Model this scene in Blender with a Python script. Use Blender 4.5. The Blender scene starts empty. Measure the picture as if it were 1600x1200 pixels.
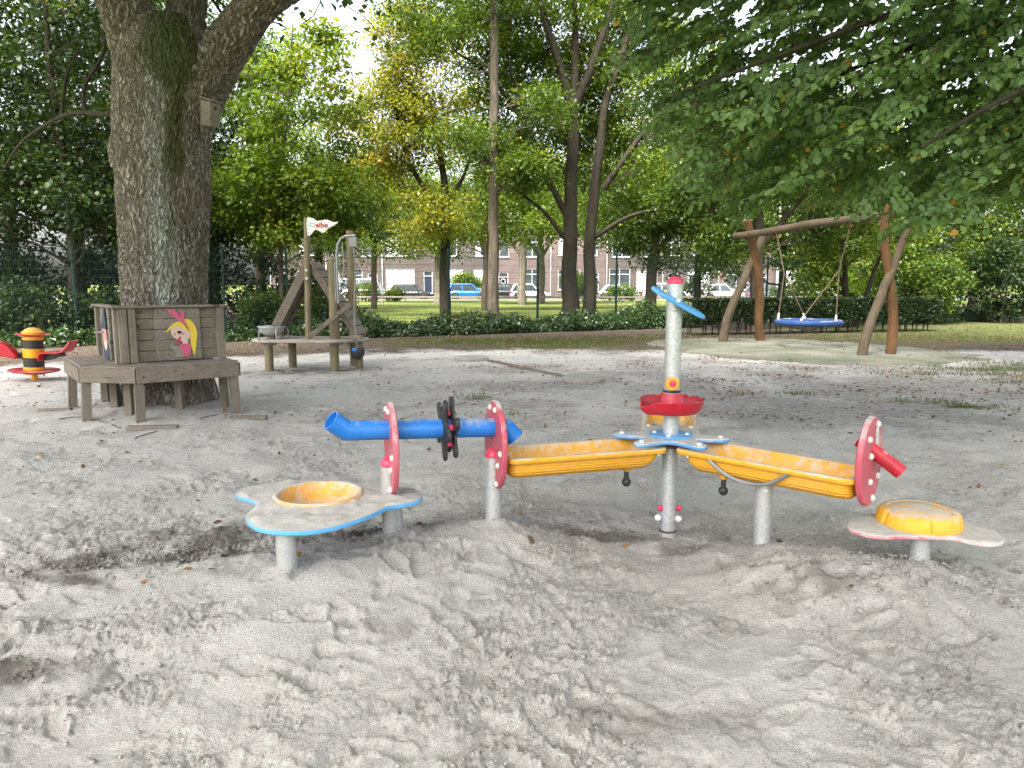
import bpy, math, random
import numpy as np
from mathutils import Vector, Matrix

# ------------------------------------------------------------------ camera, sky, sun, exposure
scene = bpy.context.scene
COL = scene.collection
random.seed(7)
RNG = np.random.default_rng(7)

cam_data = bpy.data.cameras.new('camera')
cam = bpy.data.objects.new('camera', cam_data)
COL.objects.link(cam)
cam.location = (0.0, 0.0, 1.5)
cam.rotation_euler = (math.radians(90) - math.atan(157 / 1150), 0, 0)
cam_data.sensor_fit = 'HORIZONTAL'
cam_data.sensor_width = 36.0
cam_data.lens = 36.0 * 1150 / 1600
cam_data.clip_start = 0.05
cam_data.clip_end = 2000
scene.camera = cam

SUN_EL, SUN_AZ = 54.0, -150.0         # degrees; azimuth clockwise from +Y (ahead): high, behind the camera's left shoulder
world = bpy.data.worlds.new('World')
scene.world = world
world.use_nodes = True
wn = world.node_tree.nodes
bg = wn['Background']
sky = wn.new('ShaderNodeTexSky')
sky.sky_type = 'NISHITA'
sky.sun_disc = False
sky.sun_elevation = math.radians(SUN_EL)
sky.sun_rotation = math.radians(SUN_AZ)
sky.air_density = 1.0
sky.dust_density = 6.0
sky.ozone_density = 0.6
hs = wn.new('ShaderNodeHueSaturation')
hs.inputs['Saturation'].default_value = 0.45
world.node_tree.links.new(sky.outputs[0], hs.inputs['Color'])
world.node_tree.links.new(hs.outputs[0], bg.inputs['Color'])
bg.inputs['Strength'].default_value = 0.15

sd = bpy.data.lights.new('sun', 'SUN')
sun = bpy.data.objects.new('sun', sd)
COL.objects.link(sun)
sd.energy = 2.0
sd.angle = math.radians(14.0)
sd.color = (1.0, 0.95, 0.86)
_el, _az = math.radians(SUN_EL), math.radians(SUN_AZ)
_to_sun = Vector((math.sin(_az) * math.cos(_el), math.cos(_az) * math.cos(_el), math.sin(_el)))
sun.rotation_euler = _to_sun.to_track_quat('Z', 'Y').to_euler()

vs = scene.view_settings
vs.view_transform = 'Standard'
vs.look = 'None'
vs.exposure = 2.35
vs.gamma = 1.0
vs.use_curve_mapping = False
scene.render.engine = 'CYCLES'
cy = scene.cycles
cy.use_denoising = True
try:
    cy.denoiser = 'OPENIMAGEDENOISE'
except Exception:
    pass
try:
    cy.denoising_input_passes = 'RGB_ALBEDO_NORMAL'
    cy.denoising_prefilter = 'NONE'
except Exception:
    pass
cy.max_bounces = 7
cy.diffuse_bounces = 4
cy.glossy_bounces = 3
cy.transmission_bounces = 5
cy.transparent_max_bounces = 6
cy.caustics_reflective = False
cy.caustics_refractive = False
cy.use_adaptive_sampling = True
cy.adaptive_threshold = 0.015

# ------------------------------------------------------------------ noise
_perm = np.random.default_rng(3).permutation(256)
_perm = np.concatenate([_perm, _perm])
_ga = np.random.default_rng(4).uniform(0, 2 * np.pi, 256)
_gx, _gy = np.cos(_ga), np.sin(_ga)


def pn(x, y, seed=0):
    """2-D gradient noise, about -1..1"""
    x = np.asarray(x, float) + seed * 17.31
    y = np.asarray(y, float) + seed * 9.17
    xi = np.floor(x).astype(int); yi = np.floor(y).astype(int)
    fx, fy = x - xi, y - yi
    u = fx * fx * fx * (fx * (fx * 6 - 15) + 10)
    v = fy * fy * fy * (fy * (fy * 6 - 15) + 10)

    def g(ix, iy, dx, dy):
        h = _perm[(_perm[ix & 255] + iy) & 255]
        return _gx[h] * dx + _gy[h] * dy
    a = g(xi, yi, fx, fy); b = g(xi + 1, yi, fx - 1, fy)
    c = g(xi, yi + 1, fx, fy - 1); d = g(xi + 1, yi + 1, fx - 1, fy - 1)
    return 1.5 * ((a + u * (b - a)) + v * ((c + u * (d - c)) - (a + u * (b - a))))


def sstep(a, b, x):
    t = np.clip((np.asarray(x, float) - a) / (b - a), 0, 1)
    return t * t * (3 - 2 * t)


# ------------------------------------------------------------------ mesh helpers
def tag(o, label=None, cat=None, group=None, kind=None):
    if label: o['label'] = label
    if cat: o['category'] = cat
    if group: o['group'] = group
    if kind: o['kind'] = kind
    return o


def root_org(o):
    p = Vector((0, 0, 0))
    while o is not None:
        p += o.location
        o = o.parent
    return p


def thing(name, label, cat, org, group=None):
    o = bpy.data.objects.new(name, None)
    o.empty_display_size = 0.2
    o.location = org
    COL.objects.link(o)
    return tag(o, label, cat, group)


def link(name, me, mat, parent=None, org=None):
    """object from a mesh given in world coordinates"""
    o = bpy.data.objects.new(name, me)
    COL.objects.link(o)
    if parent is not None:
        o.parent = parent
        og = root_org(parent)
    else:
        og = Vector(org) if org is not None else Vector((0, 0, 0))
        o.location = og
    if og.length > 1e-9:
        me.transform(Matrix.Translation(-og))
    if mat is not None and not me.materials:
        me.materials.append(mat)
    return o


def frame(origin, x=None, z=None):
    """4x4 with given x axis and approximate z axis"""
    if x is not None:
        X = Vector(x).normalized()
        Zt = Vector(z) if z is not None else Vector((0, 0, 1))
        Y = Zt.cross(X).normalized()
        Z = X.cross(Y)
    else:
        Z = Vector(z).normalized()
        t = Vector((1, 0, 0)) if abs(Z.x) < .9 else Vector((0, 1, 0))
        X = (t - Z * t.dot(Z)).normalized()
        Y = Z.cross(X)
    return Matrix(((X.x, Y.x, Z.x, origin[0]), (X.y, Y.y, Z.y, origin[1]), (X.z, Y.z, Z.z, origin[2]), (0, 0, 0, 1)))


class MB:
    def __init__(self):
        self.v = []; self.f = []

    def add(self, vs, fs, M=None):
        n = len(self.v)
        if M is not None:
            vs = [tuple(M @ Vector(p)) for p in vs]
        self.v.extend([tuple(p) for p in vs])
        self.f.extend([tuple(i + n for i in f) for f in fs])
        return self

    def box(self, c, s, M=None, bev=0.0, jit=0.0):
        """box of centre c, size s (local, then M); chamfered when bev > 0"""
        hx, hy, hz = s[0] / 2, s[1] / 2, s[2] / 2
        b = min(bev, hx * .9, hy * .9, hz * .9)
        if b <= 0:
            vs = [(c[0] + x * hx, c[1] + y * hy, c[2] + z * hz) for z in (-1, 1) for y in (-1, 1) for x in (-1, 1)]
            fs = [(0, 2, 3, 1), (4, 5, 7, 6), (0, 1, 5, 4), (2, 6, 7, 3), (0, 4, 6, 2), (1, 3, 7, 5)]
        else:
            vs = []; fs = []
            idx = {}
            for sx in (-1, 1):
                for sy in (-1, 1):
                    for sz in (-1, 1):
                        for ax in range(3):
                            p = [sx * (hx - b), sy * (hy - b), sz * (hz - b)]
                            p[ax] = (sx * hx, sy * hy, sz * hz)[ax]
                            idx[(sx, sy, sz, ax)] = len(vs)
                            vs.append((c[0] + p[0], c[1] + p[1], c[2] + p[2]))
            I = idx
            for s_ in (-1, 1):
                fs.append(tuple(I[(s_, a, d, 0)] for a, d in ((-1, -1), (1, -1), (1, 1), (-1, 1))))
                fs.append(tuple(I[(a, s_, d, 1)] for a, d in ((-1, -1), (1, -1), (1, 1), (-1, 1))))
                fs.append(tuple(I[(a, d, s_, 2)] for a, d in ((-1, -1), (1, -1), (1, 1), (-1, 1))))
            for a in (-1, 1):
                for d in (-1, 1):
                    fs.append((I[(a, d, -1, 0)], I[(a, d, 1, 0)], I[(a, d, 1, 1)], I[(a, d, -1, 1)]))
                    fs.append((I[(a, -1, d, 0)], I[(a, 1, d, 0)], I[(a, 1, d, 2)], I[(a, -1, d, 2)]))
                    fs.append((I[(-1, a, d, 1)], I[(1, a, d, 1)], I[(1, a, d, 2)], I[(-1, a, d, 2)]))
                    for e in (-1, 1):
                        fs.append((I[(a, d, e, 0)], I[(a, d, e, 1)], I[(a, d, e, 2)]))
        if jit:
            vs = [tuple(q + random.uniform(-jit, jit) for q in p) for p in vs]
        return self.add(vs, fs, M)

    def tube(self, pts, rad, seg=10, caps=True, M=None):
        pts = [Vector(p) for p in pts]
        n = len(pts)
        if not hasattr(rad, '__len__'): rad = [rad] * n
        T = []
        for i in range(n):
            d = pts[min(i + 1, n - 1)] - pts[max(i - 1, 0)]
            T.append(d.normalized() if d.length > 1e-9 else Vector((0, 0, 1)))
        t0 = T[0]
        N = Vector((1, 0, 0)) if abs(t0.x) < .8 else Vector((0, 1, 0))
        N = (N - t0 * N.dot(t0)).normalized()
        vs = []; fs = []
        for i in range(n):
            N = (N - T[i] * N.dot(T[i])).normalized()
            B = T[i].cross(N)
            for k in range(seg):
                a = 2 * math.pi * k / seg
                vs.append(pts[i] + (N * math.cos(a) + B * math.sin(a)) * rad[i])
        for i in range(n - 1):
            for k in range(seg):
                a, b = i * seg + k, i * seg + (k + 1) % seg
                fs.append((a, b, b + seg, a + seg))
        if caps:
            fs.append(tuple(range(seg - 1, -1, -1)))
            fs.append(tuple((n - 1) * seg + k for k in range(seg)))
        return self.add(vs, fs, M)

    def cyl(self, p0, p1, r0, r1=None, seg=20, bev=0.0):
        r1 = r0 if r1 is None else r1
        p0, p1 = Vector(p0), Vector(p1)
        if bev:
            d = (p1 - p0).normalized() * bev
            return self.tube([p0, p0 + d, p1 - d, p1], [r0 - bev, r0, r1, r1 - bev], seg)
        return self.tube([p0, p1], [r0, r1], seg)

    def lathe(self, prof, seg=32, M=None, closed=False, rfun=None):
        vs = []; fs = []
        for r, z in prof:
            for k in range(seg):
                a = 2 * math.pi * k / seg
                if rfun: vs.append(rfun(r, z, a))
                else: vs.append((r * math.cos(a), r * math.sin(a), z))
        n = len(prof)
        for i in range(n if closed else n - 1):
            j = (i + 1) % n
            for k in range(seg):
                k2 = (k + 1) % seg
                fs.append((i * seg + k, i * seg + k2, j * seg + k2, j * seg + k))
        if not closed:
            fs.append(tuple(range(seg - 1, -1, -1)))
            fs.append(tuple((n - 1) * seg + k for k in range(seg)))
        return self.add(vs, fs, M)

    def rings(self, rings, M=None, caps=True):
        """loft equal-length closed rings"""
        vs = []; fs = []
        s = len(rings[0])
        for r in rings: vs.extend(r)
        for i in range(len(rings) - 1):
            for k in range(s):
                k2 = (k + 1) % s
                fs.append((i * s + k, i * s + k2, (i + 1) * s + k2, (i + 1) * s + k))
        if caps:
            fs.append(tuple(range(s - 1, -1, -1)))
            fs.append(tuple((len(rings) - 1) * s + k for k in range(s)))
        return self.add(vs, fs, M)

    def plate(self, outline, z0, z1, M=None, bev=0.004):
        """outline (counter-clockwise 2-D) extruded z0..z1 with rounded edge"""
        n = len(outline)

        def off(d):
            out = []
            for i in range(n):
                ax, ay = outline[i - 1]; bx, by = outline[i]; cx, cy_ = outline[(i + 1) % n]
                e1 = Vector((bx - ax, by - ay)); e2 = Vector((cx - bx, cy_ - by))
                if e1.length > 1e-9: e1.normalize()
                if e2.length > 1e-9: e2.normalize()
                nn = Vector((e1.y + e2.y, -e1.x - e2.x))
                if nn.length > 1e-6: nn.normalize()
                out.append((bx + nn.x * d, by + nn.y * d))
            return out
        if bev:
            R = [[(x, y, z) for x, y in off(d)] for z, d in ((z0, -bev), (z0 + bev, 0), (z1 - bev, 0), (z1, -bev))]
        else:
            R = [[(x, y, z) for x, y in outline] for z in (z0, z1)]
        return self.rings(R, M)

    def mesh(self, name, smooth=False, angle=None):
        me = bpy.data.meshes.new(name)
        me.from_pydata(self.v, [], self.f)
        if smooth:
            me.polygons.foreach_set('use_smooth', [True] * len(me.polygons))
            if angle is not None:
                me.set_sharp_from_angle(angle=math.radians(angle))
        me.update()
        return me

    def build(self, name, mat, parent=None, org=None, smooth=True, angle=35):
        return link(name, self.mesh(name, smooth, angle), mat, parent, org)


def np_mesh(name, V, F, attrs=None, smooth=False):
    """V (n,3), F (m,4) or (m,3) arrays; attrs: name -> per-vertex float or (n,4) colour"""
    me = bpy.data.meshes.new(name)
    V = np.ascontiguousarray(V, dtype=np.float32); F = np.ascontiguousarray(F, dtype=np.int32)
    k = F.shape[1]
    me.vertices.add(len(V)); me.vertices.foreach_set('co', V.ravel())
    me.loops.add(F.size); me.loops.foreach_set('vertex_index', F.ravel())
    me.polygons.add(len(F))
    me.polygons.foreach_set('loop_start', np.arange(0, F.size, k, dtype=np.int32))
    try:
        me.polygons.foreach_set('loop_total', np.full(len(F), k, dtype=np.int32))
    except Exception:
        pass
    if smooth: me.polygons.foreach_set('use_smooth', np.ones(len(F), dtype=bool))
    for an, arr in (attrs or {}).items():
        arr = np.asarray(arr, dtype=np.float32)
        if arr.ndim == 1:
            a = me.attributes.new(an, 'FLOAT', 'POINT'); a.data.foreach_set('value', arr)
        else:
            a = me.attributes.new(an, 'FLOAT_COLOR', 'POINT'); a.data.foreach_set('color', np.ascontiguousarray(arr).ravel())
    me.update()
    me.validate()
    return me


def grid_faces(nr, nc, wrap=False):
    r = np.arange(nr - 1)[:, None]; c = np.arange(nc if wrap else nc - 1)[None, :]
    c2 = (c + 1) % nc
    a = r * nc + c; b = r * nc + c2
    return np.stack([a, b, b + nc, a + nc], -1).reshape(-1, 4)


def bez(p0, p1, p2, n):
    p0, p1, p2 = map(np.asarray, (p0, p1, p2))
    t = np.linspace(0, 1, n)[:, None]
    return (1 - t) ** 2 * p0 + 2 * t * (1 - t) * p1 + t * t * p2


def smooth_curve(pts, sub=6, closed=True):
    """Catmull-Rom through 2-D points"""
    n = len(pts); out = []
    P = [np.asarray(p, float) for p in pts]
    for i in range(n if closed else n - 1):
        a, b, c, d = (P[(i - 1) % n] if closed else P[max(i - 1, 0)]), P[i], P[(i + 1) % n], (P[(i + 2) % n] if closed else P[min(i + 2, n - 1)])
        for k in range(sub):
            t = k / sub
            out.append(tuple(.5 * ((2 * b) + (c - a) * t + (2 * a - 5 * b + 4 * c - d) * t * t + (3 * b - a - 3 * c + d) * t ** 3)))
    if not closed: out.append(tuple(P[-1]))
    return out
# ------------------------------------------------------------------ materials
class NT:
    def __init__(self, name):
        self.m = bpy.data.materials.new(name); self.m.use_nodes = True
        self.t = self.m.node_tree; self.n = self.t.nodes; self.l = self.t.links
        self.bsdf = self.n['Principled BSDF']; self.out = self.n['Material Output']

    def node(self, typ, **kw):
        nd = self.n.new(typ)
        for k, v in kw.items():
            if k in nd.inputs: nd.inputs[k].default_value = v
            else: setattr(nd, k, v)
        return nd

    def set(self, sock, val):
        if isinstance(val, bpy.types.NodeSocket): self.l.new(val, sock)
        else: sock.default_value = val

    def coord(self, kind='Object', scale=None):
        tc = self.n.new('ShaderNodeTexCoord')
        o = tc.outputs[kind]
        if scale is not None:
            mp = self.n.new('ShaderNodeMapping'); mp.inputs['Scale'].default_value = scale
            self.l.new(o, mp.inputs['Vector']); o = mp.outputs[0]
        return o

    def noise(self, vec, scale, detail=4.0, rough=0.55, dist=0.0):
        nd = self.n.new('ShaderNodeTexNoise')
        nd.inputs['Scale'].default_value = scale; nd.inputs['Detail'].default_value = detail
        nd.inputs['Roughness'].default_value = rough; nd.inputs['Distortion'].default_value = dist
        self.l.new(vec, nd.inputs['Vector'])
        return nd.outputs['Fac']

    def ramp(self, fac, stops):
        nd = self.n.new('ShaderNodeValToRGB')
        el = nd.color_ramp.elements
        while len(el) < len(stops): el.new(0.5)
        for e, (p, c) in zip(el, stops):
            e.position = p
            e.color = (*c, 1) if hasattr(c, '__len__') else (c, c, c, 1)
        self.set(nd.inputs['Fac'], fac)
        return nd.outputs['Color']

    def mix(self, fac, a, b, mode='MIX'):
        nd = self.n.new('ShaderNodeMix'); nd.data_type = 'RGBA'; nd.blend_type = mode
        self.set(nd.inputs['Factor'], fac)
        for s, v in (('A', a), ('B', b)):
            sock = [i for i in nd.inputs if i.name == s and i.type == 'RGBA'][0]
            if not isinstance(v, bpy.types.NodeSocket): v = (*v, 1) if len(v) == 3 else v
            self.set(sock, v)
        return [o for o in nd.outputs if o.type == 'RGBA'][0]

    def math(self, op, a, b=0.0, clamp=False):
        nd = self.n.new('ShaderNodeMath'); nd.operation = op; nd.use_clamp = clamp
        self.set(nd.inputs[0], a); self.set(nd.inputs[1], b)
        return nd.outputs[0]

    def attr(self, name, out='Fac'):
        nd = self.n.new('ShaderNodeAttribute'); nd.attribute_name = name
        return nd.outputs[out]

    def bump(self, height, strength=0.3, dist=0.01, normal=None):
        nd = self.n.new('ShaderNodeBump')
        nd.inputs['Strength'].default_value = strength; nd.inputs['Distance'].default_value = dist
        self.l.new(height, nd.inputs['Height'])
        if normal is not None: self.l.new(normal, nd.inputs['Normal'])
        return nd.outputs['Normal']

    def fin(self, color, rough=0.6, normal=None, metal=0.0, spec=0.5, coat=0.0):
        b = self.bsdf
        self.set(b.inputs['Base Color'], color if isinstance(color, bpy.types.NodeSocket) else (*color, 1))
        self.set(b.inputs['Roughness'], rough)
        self.set(b.inputs['Metallic'], metal)
        b.inputs['Specular IOR Level'].default_value = spec
        if coat: b.inputs['Coat Weight'].default_value = coat; b.inputs['Coat Roughness'].default_value = .15
        if normal is not None: self.l.new(normal, b.inputs['Normal'])
        return self.m


SAND = (0.525, 0.508, 0.484)
SAND_D = (0.185, 0.17, 0.152)


def dusted(nt, vec, col, amount=0.5, up=True, sandc=SAND):
    """old sand and dirt lying in uneven patches, mostly on faces that point up"""
    n1 = nt.noise(vec, 22.0, 6, .65)
    n2 = nt.noise(vec, 4.0, 3, .5)
    f = nt.math('ADD', nt.math('MULTIPLY', n1, 0.6), nt.math('MULTIPLY', n2, 0.5))
    if up:
        g = nt.n.new('ShaderNodeNewGeometry')
        sx = nt.n.new('ShaderNodeSeparateXYZ'); nt.l.new(g.outputs['Normal'], sx.inputs[0])
        upz = nt.math('MAXIMUM', sx.outputs['Z'], 0.0)
        f = nt.math('ADD', f, nt.math('MULTIPLY', upz, 0.28))
    lo = 0.95 - amount * 0.5
    msk = nt.ramp(f, [(lo - .1, 0.0), (lo + .1, 1.0)])
    sc = nt.mix(nt.noise(vec, 60, 3, .6), tuple(c * .75 for c in sandc), sandc)
    return nt.mix(msk, col, sc), msk


def plastic(name, col, rough=0.42, dust=0.25, fade=0.25, scratch=True):
    nt = NT(name); v = nt.coord('Object')
    big = nt.noise(v, 3.0, 3)
    fad = tuple(min(1, c * (1 - fade) + .55 * fade) for c in col)
    c = nt.mix(nt.ramp(big, [(.4, 0.0), (.75, 1.0)]), col, fad)
    sp = nt.noise(v, 90, 4, .7)
    c = nt.mix(nt.ramp(sp, [(.62, 0.0), (.72, .5)]), c, tuple(x * .55 for x in col))
    # fine scratches and dark grime spots
    sc = nt.noise(nt.coord('Object', (9, 60, 40)), 3.0, 3, .6)
    c = nt.mix(nt.ramp(sc, [(.66, 0.0), (.70, .45)]), c, fad)
    gm = nt.noise(v, 7, 7, .75)
    c = nt.mix(nt.ramp(gm, [(.52, 0.0), (.72, .55)]), c, tuple(x * .45 + .02 for x in col))
    if dust: c, m = dusted(nt, v, c, dust)
    r = nt.ramp(nt.noise(v, 12, 5, .65), [(.3, rough - .08), (.75, rough + .25)])
    nb = nt.bump(nt.noise(v, 140, 3, .6), .12, .002)
    return nt.fin(c, r, nb, spec=.45)


def wood(name, c1, c2, grain=(3, 60, 60), rough=.85, green=0.0, axis=None, crack=.5):
    nt = NT(name)
    v = nt.coord('Object', grain)
    v0 = nt.coord('Object')
    oi = nt.n.new('ShaderNodeObjectInfo')
    n1 = nt.noise(v, 1.0, 6, .65, .3)
    n2 = nt.noise(v0, 3.2, 5, .6)
    c = nt.mix(nt.ramp(n1, [(.25, 0.0), (.72, 1.0)]), c1, c2)
    c = nt.mix(nt.ramp(n2, [(.35, 0.0), (.75, .7)]), c, tuple(x * .55 for x in c1))
    c = nt.mix(nt.math('MULTIPLY', oi.outputs['Random'], .35), c, tuple(x * .6 for x in c2))
    kn = nt.noise(nt.coord('Object', tuple(a * .25 for a in grain)), 1.0, 2, .5)
    c = nt.mix(nt.ramp(kn, [(.66, 0.0), (.72, .8)]), c, tuple(x * .35 for x in c1))
    if green:
        c = nt.mix(nt.ramp(nt.noise(v0, 2.1, 5, .65), [(.45, 0.0), (.75, green)]), c, (.13, .15, .06))
    nb = nt.bump(n1, .55 * crack + .2, .006)
    return nt.fin(c, rough, nb, spec=.25)


def galv(name, dust=.25):
    nt = NT(name); v = nt.coord('Object')
    vo = nt.n.new('ShaderNodeTexVoronoi'); vo.inputs['Scale'].default_value = 90; nt.l.new(v, vo.inputs['Vector'])
    bw = nt.n.new('ShaderNodeRGBToBW'); nt.l.new(vo.outputs['Color'], bw.inputs[0])
    c = nt.mix(bw.outputs[0], (.36, .38, .40), (.58, .60, .62))
    st = nt.noise(nt.coord('Object', (14, 14, 1.6)), 1.0, 5, .65)
    c = nt.mix(nt.ramp(st, [(.45, 0.0), (.75, .7)]), c, (.42, .41, .38))
    if dust: c, m = dusted(nt, v, c, dust, up=False)
    r = nt.ramp(nt.noise(v, 25, 4), [(.3, .38), (.8, .62)])
    return nt.fin(c, r, nt.bump(nt.noise(v, 160, 2), .06, .002), metal=.55)


def plain(name, col, rough=.6, metal=0.0, var=.2, spec=.4, scale=6.0, coat=0.0):
    nt = NT(name); v = nt.coord('Object')
    c = nt.mix(nt.ramp(nt.noise(v, scale, 5, .6), [(.3, 0.0), (.75, 1.0)]), col, tuple(x * (1 - var) for x in col))
    return nt.fin(c, rough, None, metal, spec, coat)


def leafmat(name, stops, trans=.45, gloss=.35, rough=.45):
    nt = NT(name)
    t = nt.attr('tint')
    c = nt.ramp(t, stops)
    d = nt.n.new('ShaderNodeBsdfPrincipled')
    nt.l.new(c, nt.bsdf.inputs['Base Color'])
    nt.bsdf.inputs['Roughness'].default_value = rough
    nt.bsdf.inputs['Specular IOR Level'].default_value = gloss
    nt.n.remove(d)
    tr = nt.n.new('ShaderNodeBsdfTranslucent')
    tc = nt.mix(1.0, c, (1.35, 1.25, .45), 'MULTIPLY')
    nt.l.new(tc, tr.inputs['Color'])
    mx = nt.n.new('ShaderNodeMixShader'); mx.inputs[0].default_value = trans
    nt.l.new(nt.bsdf.outputs[0], mx.inputs[1]); nt.l.new(tr.outputs[0], mx.inputs[2])
    nt.l.new(mx.outputs[0], nt.out.inputs['Surface'])
    return nt.m


def bark(name, c1, c2, scale=(9, 9, 1.6), green=.25):
    nt = NT(name); v = nt.coord('Object', scale); v0 = nt.coord('Object')
    n1 = nt.noise(v, 1.0, 7, .7, .6)
    c = nt.mix(nt.ramp(n1, [(.3, 0.0), (.7, 1.0)]), c1, c2)
    c = nt.mix(nt.ramp(nt.noise(v0, .9, 4, .6), [(.45, 0.0), (.75, green)]), c, (.07, .085, .03))
    return nt.fin(c, .9, nt.bump(n1, .8, .03), spec=.15)


M = {}
M['pink'] = plastic('pink_plastic', (.44, .06, .10), dust=.42, fade=.18)
M['pinkcap'] = plastic('pink_cap', (.60, .04, .10), dust=0, fade=.05, rough=.35)
M['red'] = plastic('red_plastic', (.40, .006, .022), dust=.16, fade=.04, rough=.33)
M['blue'] = plastic('blue_pipe_plastic', (.006, .17, .60), dust=.22, fade=.06, rough=.36)
M['yellow'] = plastic('yellow_plastic', (.64, .31, .016), dust=.40, fade=.1, rough=.42)
M['yellow2'] = plastic('yellow_worn_plastic', (.70, .35, .02), dust=.3, fade=.1, rough=.5)
M['lblue'] = plastic('light_blue_plastic', (.07, .27, .56), dust=.52, fade=.22, rough=.5)
M['lblue2'] = plastic('light_blue_sandy_plastic', (.10, .32, .62), dust=.84, fade=.25, rough=.55)
M['lblue3'] = plastic('light_blue_clean_plastic', (.08, .33, .68), dust=.0, fade=.2, rough=.4)
M['pink2'] = plastic('pink_sandy_plastic', (.55, .09, .14), dust=.84, fade=.2, rough=.55)
M['black'] = plastic('black_rubber', (.018, .019, .022), dust=.08, fade=.02, rough=.45)
M['white'] = plain('white_bolt_cap', (.72, .71, .68), .4, var=.3, scale=40)
M['galv'] = galv('galvanised_steel')
M['galv2'] = galv('sandy_concrete_grey_steel', .62)
M['steel'] = plain('grey_steel_bar', (.33, .34, .35), .45, .6, .3, scale=20)
M['rust'] = plain('rust_stain', (.12, .06, .035), .9, 0, .4, scale=30)

M['wood'] = wood('grey_weathered_wood', (.135, .115, .095), (.30, .265, .225), (2.5, 45, 45))
M['wood_b'] = wood('brown_weathered_wood', (.125, .10, .08), (.27, .23, .19), (2.5, 45, 45))
M['wood_v'] = wood('grey_upright_wood', (.13, .11, .088), (.29, .255, .21), (40, 40, 2.2), green=.15)
M['wood_o'] = wood('green_brown_pole_wood', (.15, .125, .075), (.30, .25, .165), (30, 30, 1.6), green=.45)
M['wood_deck'] = wood('sandy_deck_wood', (.36, .33, .28), (.50, .46, .40), (3, 3, 3))
M['robinia'] = wood('orange_robinia_wood', (.085, .048, .025), (.21, .105, .046), (16, 16, 1.2), rough=.8, green=.15)
M['robinia_g'] = wood('grey_brown_robinia_wood', (.075, .055, .038), (.17, .13, .09), (16, 16, 1.2), rough=.85, green=.25)
# ------------------------------------------------------------------ ground
def fence_y(x):
    return 19.8 + .486 * (np.asarray(x, float) + 7.7)


def fence_sd(x, y):
    """distance behind (+) or in front (-) of the fence line"""
    return (np.asarray(y, float) - fence_y(x)) / 1.112


BUMPS = [(-.80, 3.45, .17, .75, .55), (-.12, 3.95, .14, .38, .35), (.93, 4.25, -.12, .36, .34), (1.36, 3.80, .05, .35, .35),
         (1.95, 3.42, .11, .42, .35), (1.55, 3.48, .05, .3, .18), (-4.12, 8.75, .15, .65, .6), (-1.75, 3.95, -.015, .5, .35),
         (-7.2, 11.1, .05, .5, .4), (-3.6, 12.9, -.03, .9, .6), (.2, 3.2, .015, .6, .35), (-2.6, 2.9, .05, .5, .4), (2.6, 2.6, .04, .5, .4),
         (-1.045, 3.228, .0356, .42, .42), (-.63, 3.755, -.0046, .38, .38), (-.1, 3.905, -.0255, .32, .32), (.937, 4.224, .0927, .3, .3), (1.36, 3.805, .0268, .34, .34), (2.02, 3.453, .0122, .36, .36),
         (-1.05, 3.26, .02, .075, .07), (-.61, 3.79, .02, .08, .06), (-.08, 3.93, .025, .08, .06), (.95, 4.24, .03, .08, .06), (1.38, 3.83, .02, .08, .06), (2.03, 3.48, .03, .09, .07), (.78, 4.0, -.02, .12, .08), (-.95, 3.05, -.015, .1, .07), (1.2, 3.68, -.02, .12, .07)]


def ground_h(x, y):
    x = np.asarray(x, float); y = np.asarray(y, float)
    h = .035 * pn(x * .33, y * .33, 1) + .014 * pn(x * .9, y * .9, 2)
    near = 1 - sstep(5.5, 9, y)
    h = h * (.35 + .65 * near) * (1 - .8 * sstep(10, 15, y))
    for cx, cy_, a, sx, sy in BUMPS:
        h = h + a * np.exp(-.5 * (((x - cx) / sx) ** 2 + ((y - cy_) / sy) ** 2))
    return h


def gh(x, y):
    return float(ground_h(x, y))


def patch(x, y, spots):
    m = np.zeros_like(np.asarray(x, float))
    for cx, cy_, sx, sy, a in spots:
        m = np.maximum(m, a * np.exp(-.5 * (((x - cx) / sx) ** 2 + ((y - cy_) / sy) ** 2)))
    return m


DAMP = [(-1.80, 4.05, .48, .36, .62), (-1.35, 3.65, .25, .2, .45), (-2.35, 3.72, .3, .16, .7), (-1.6, 4.35, .35, .2, .6), (-2.9, 3.6, .25, .12, .5), (-.3, 2.9, .25, .1, .4), (.9, 3.1, .3, .1, .4), (1.9, 2.7, .25, .1, .4), (-1.9, 2.6, .3, .1, .4), (.5, 2.4, .3, .1, .35), (-1.0, 4.95, .22, .05, 1.0), (-.85, 3.95, .4, .18, .45),
        (.75, 4.25, .4, .25, .5), (1.45, 3.35, .22, .1, .55), (-2.1, 3.45, .12, .08, .7), (1.2, 4.1, .4, .3, .35), (-3.6, 12.6, 1.0, .5, .5)]
GRASS = [(-.9, 19.4, 1.8, .7, 1.1), (1.4, 18.8, 1.6, .8, 1.0), (.6, 17.2, 1.2, .5, .55), (3.0, 20.3, 1.5, .5, .5), (12.5, 20.2, 3.5, 1.1, 1.2), (17, 22.5, 4, 1.6, 1.2), (15, 23.5, 4, 2.0, 1.3), (21, 26, 5, 3, 1.3),
         (5.6, 8.9, .25, .12, 1.0), (5.2, 9.3, .4, .15, .6), (3.9, 9.9, .2, .1, .7), (7.8, 12.2, 1.2, .25, .7), (9.3, 12.9, 1.8, .3, .8), (10.8, 13.6, 1.5, .35, .8), (-.4, 9.6, .35, .2, .5),
         (-.2, 8.4, .4, .15, .5), (.35, 6.35, .22, .08, .7), (-.1, 6.2, .15, .08, .5), (8.2, 11.2, .8, .25, .5)]


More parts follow.
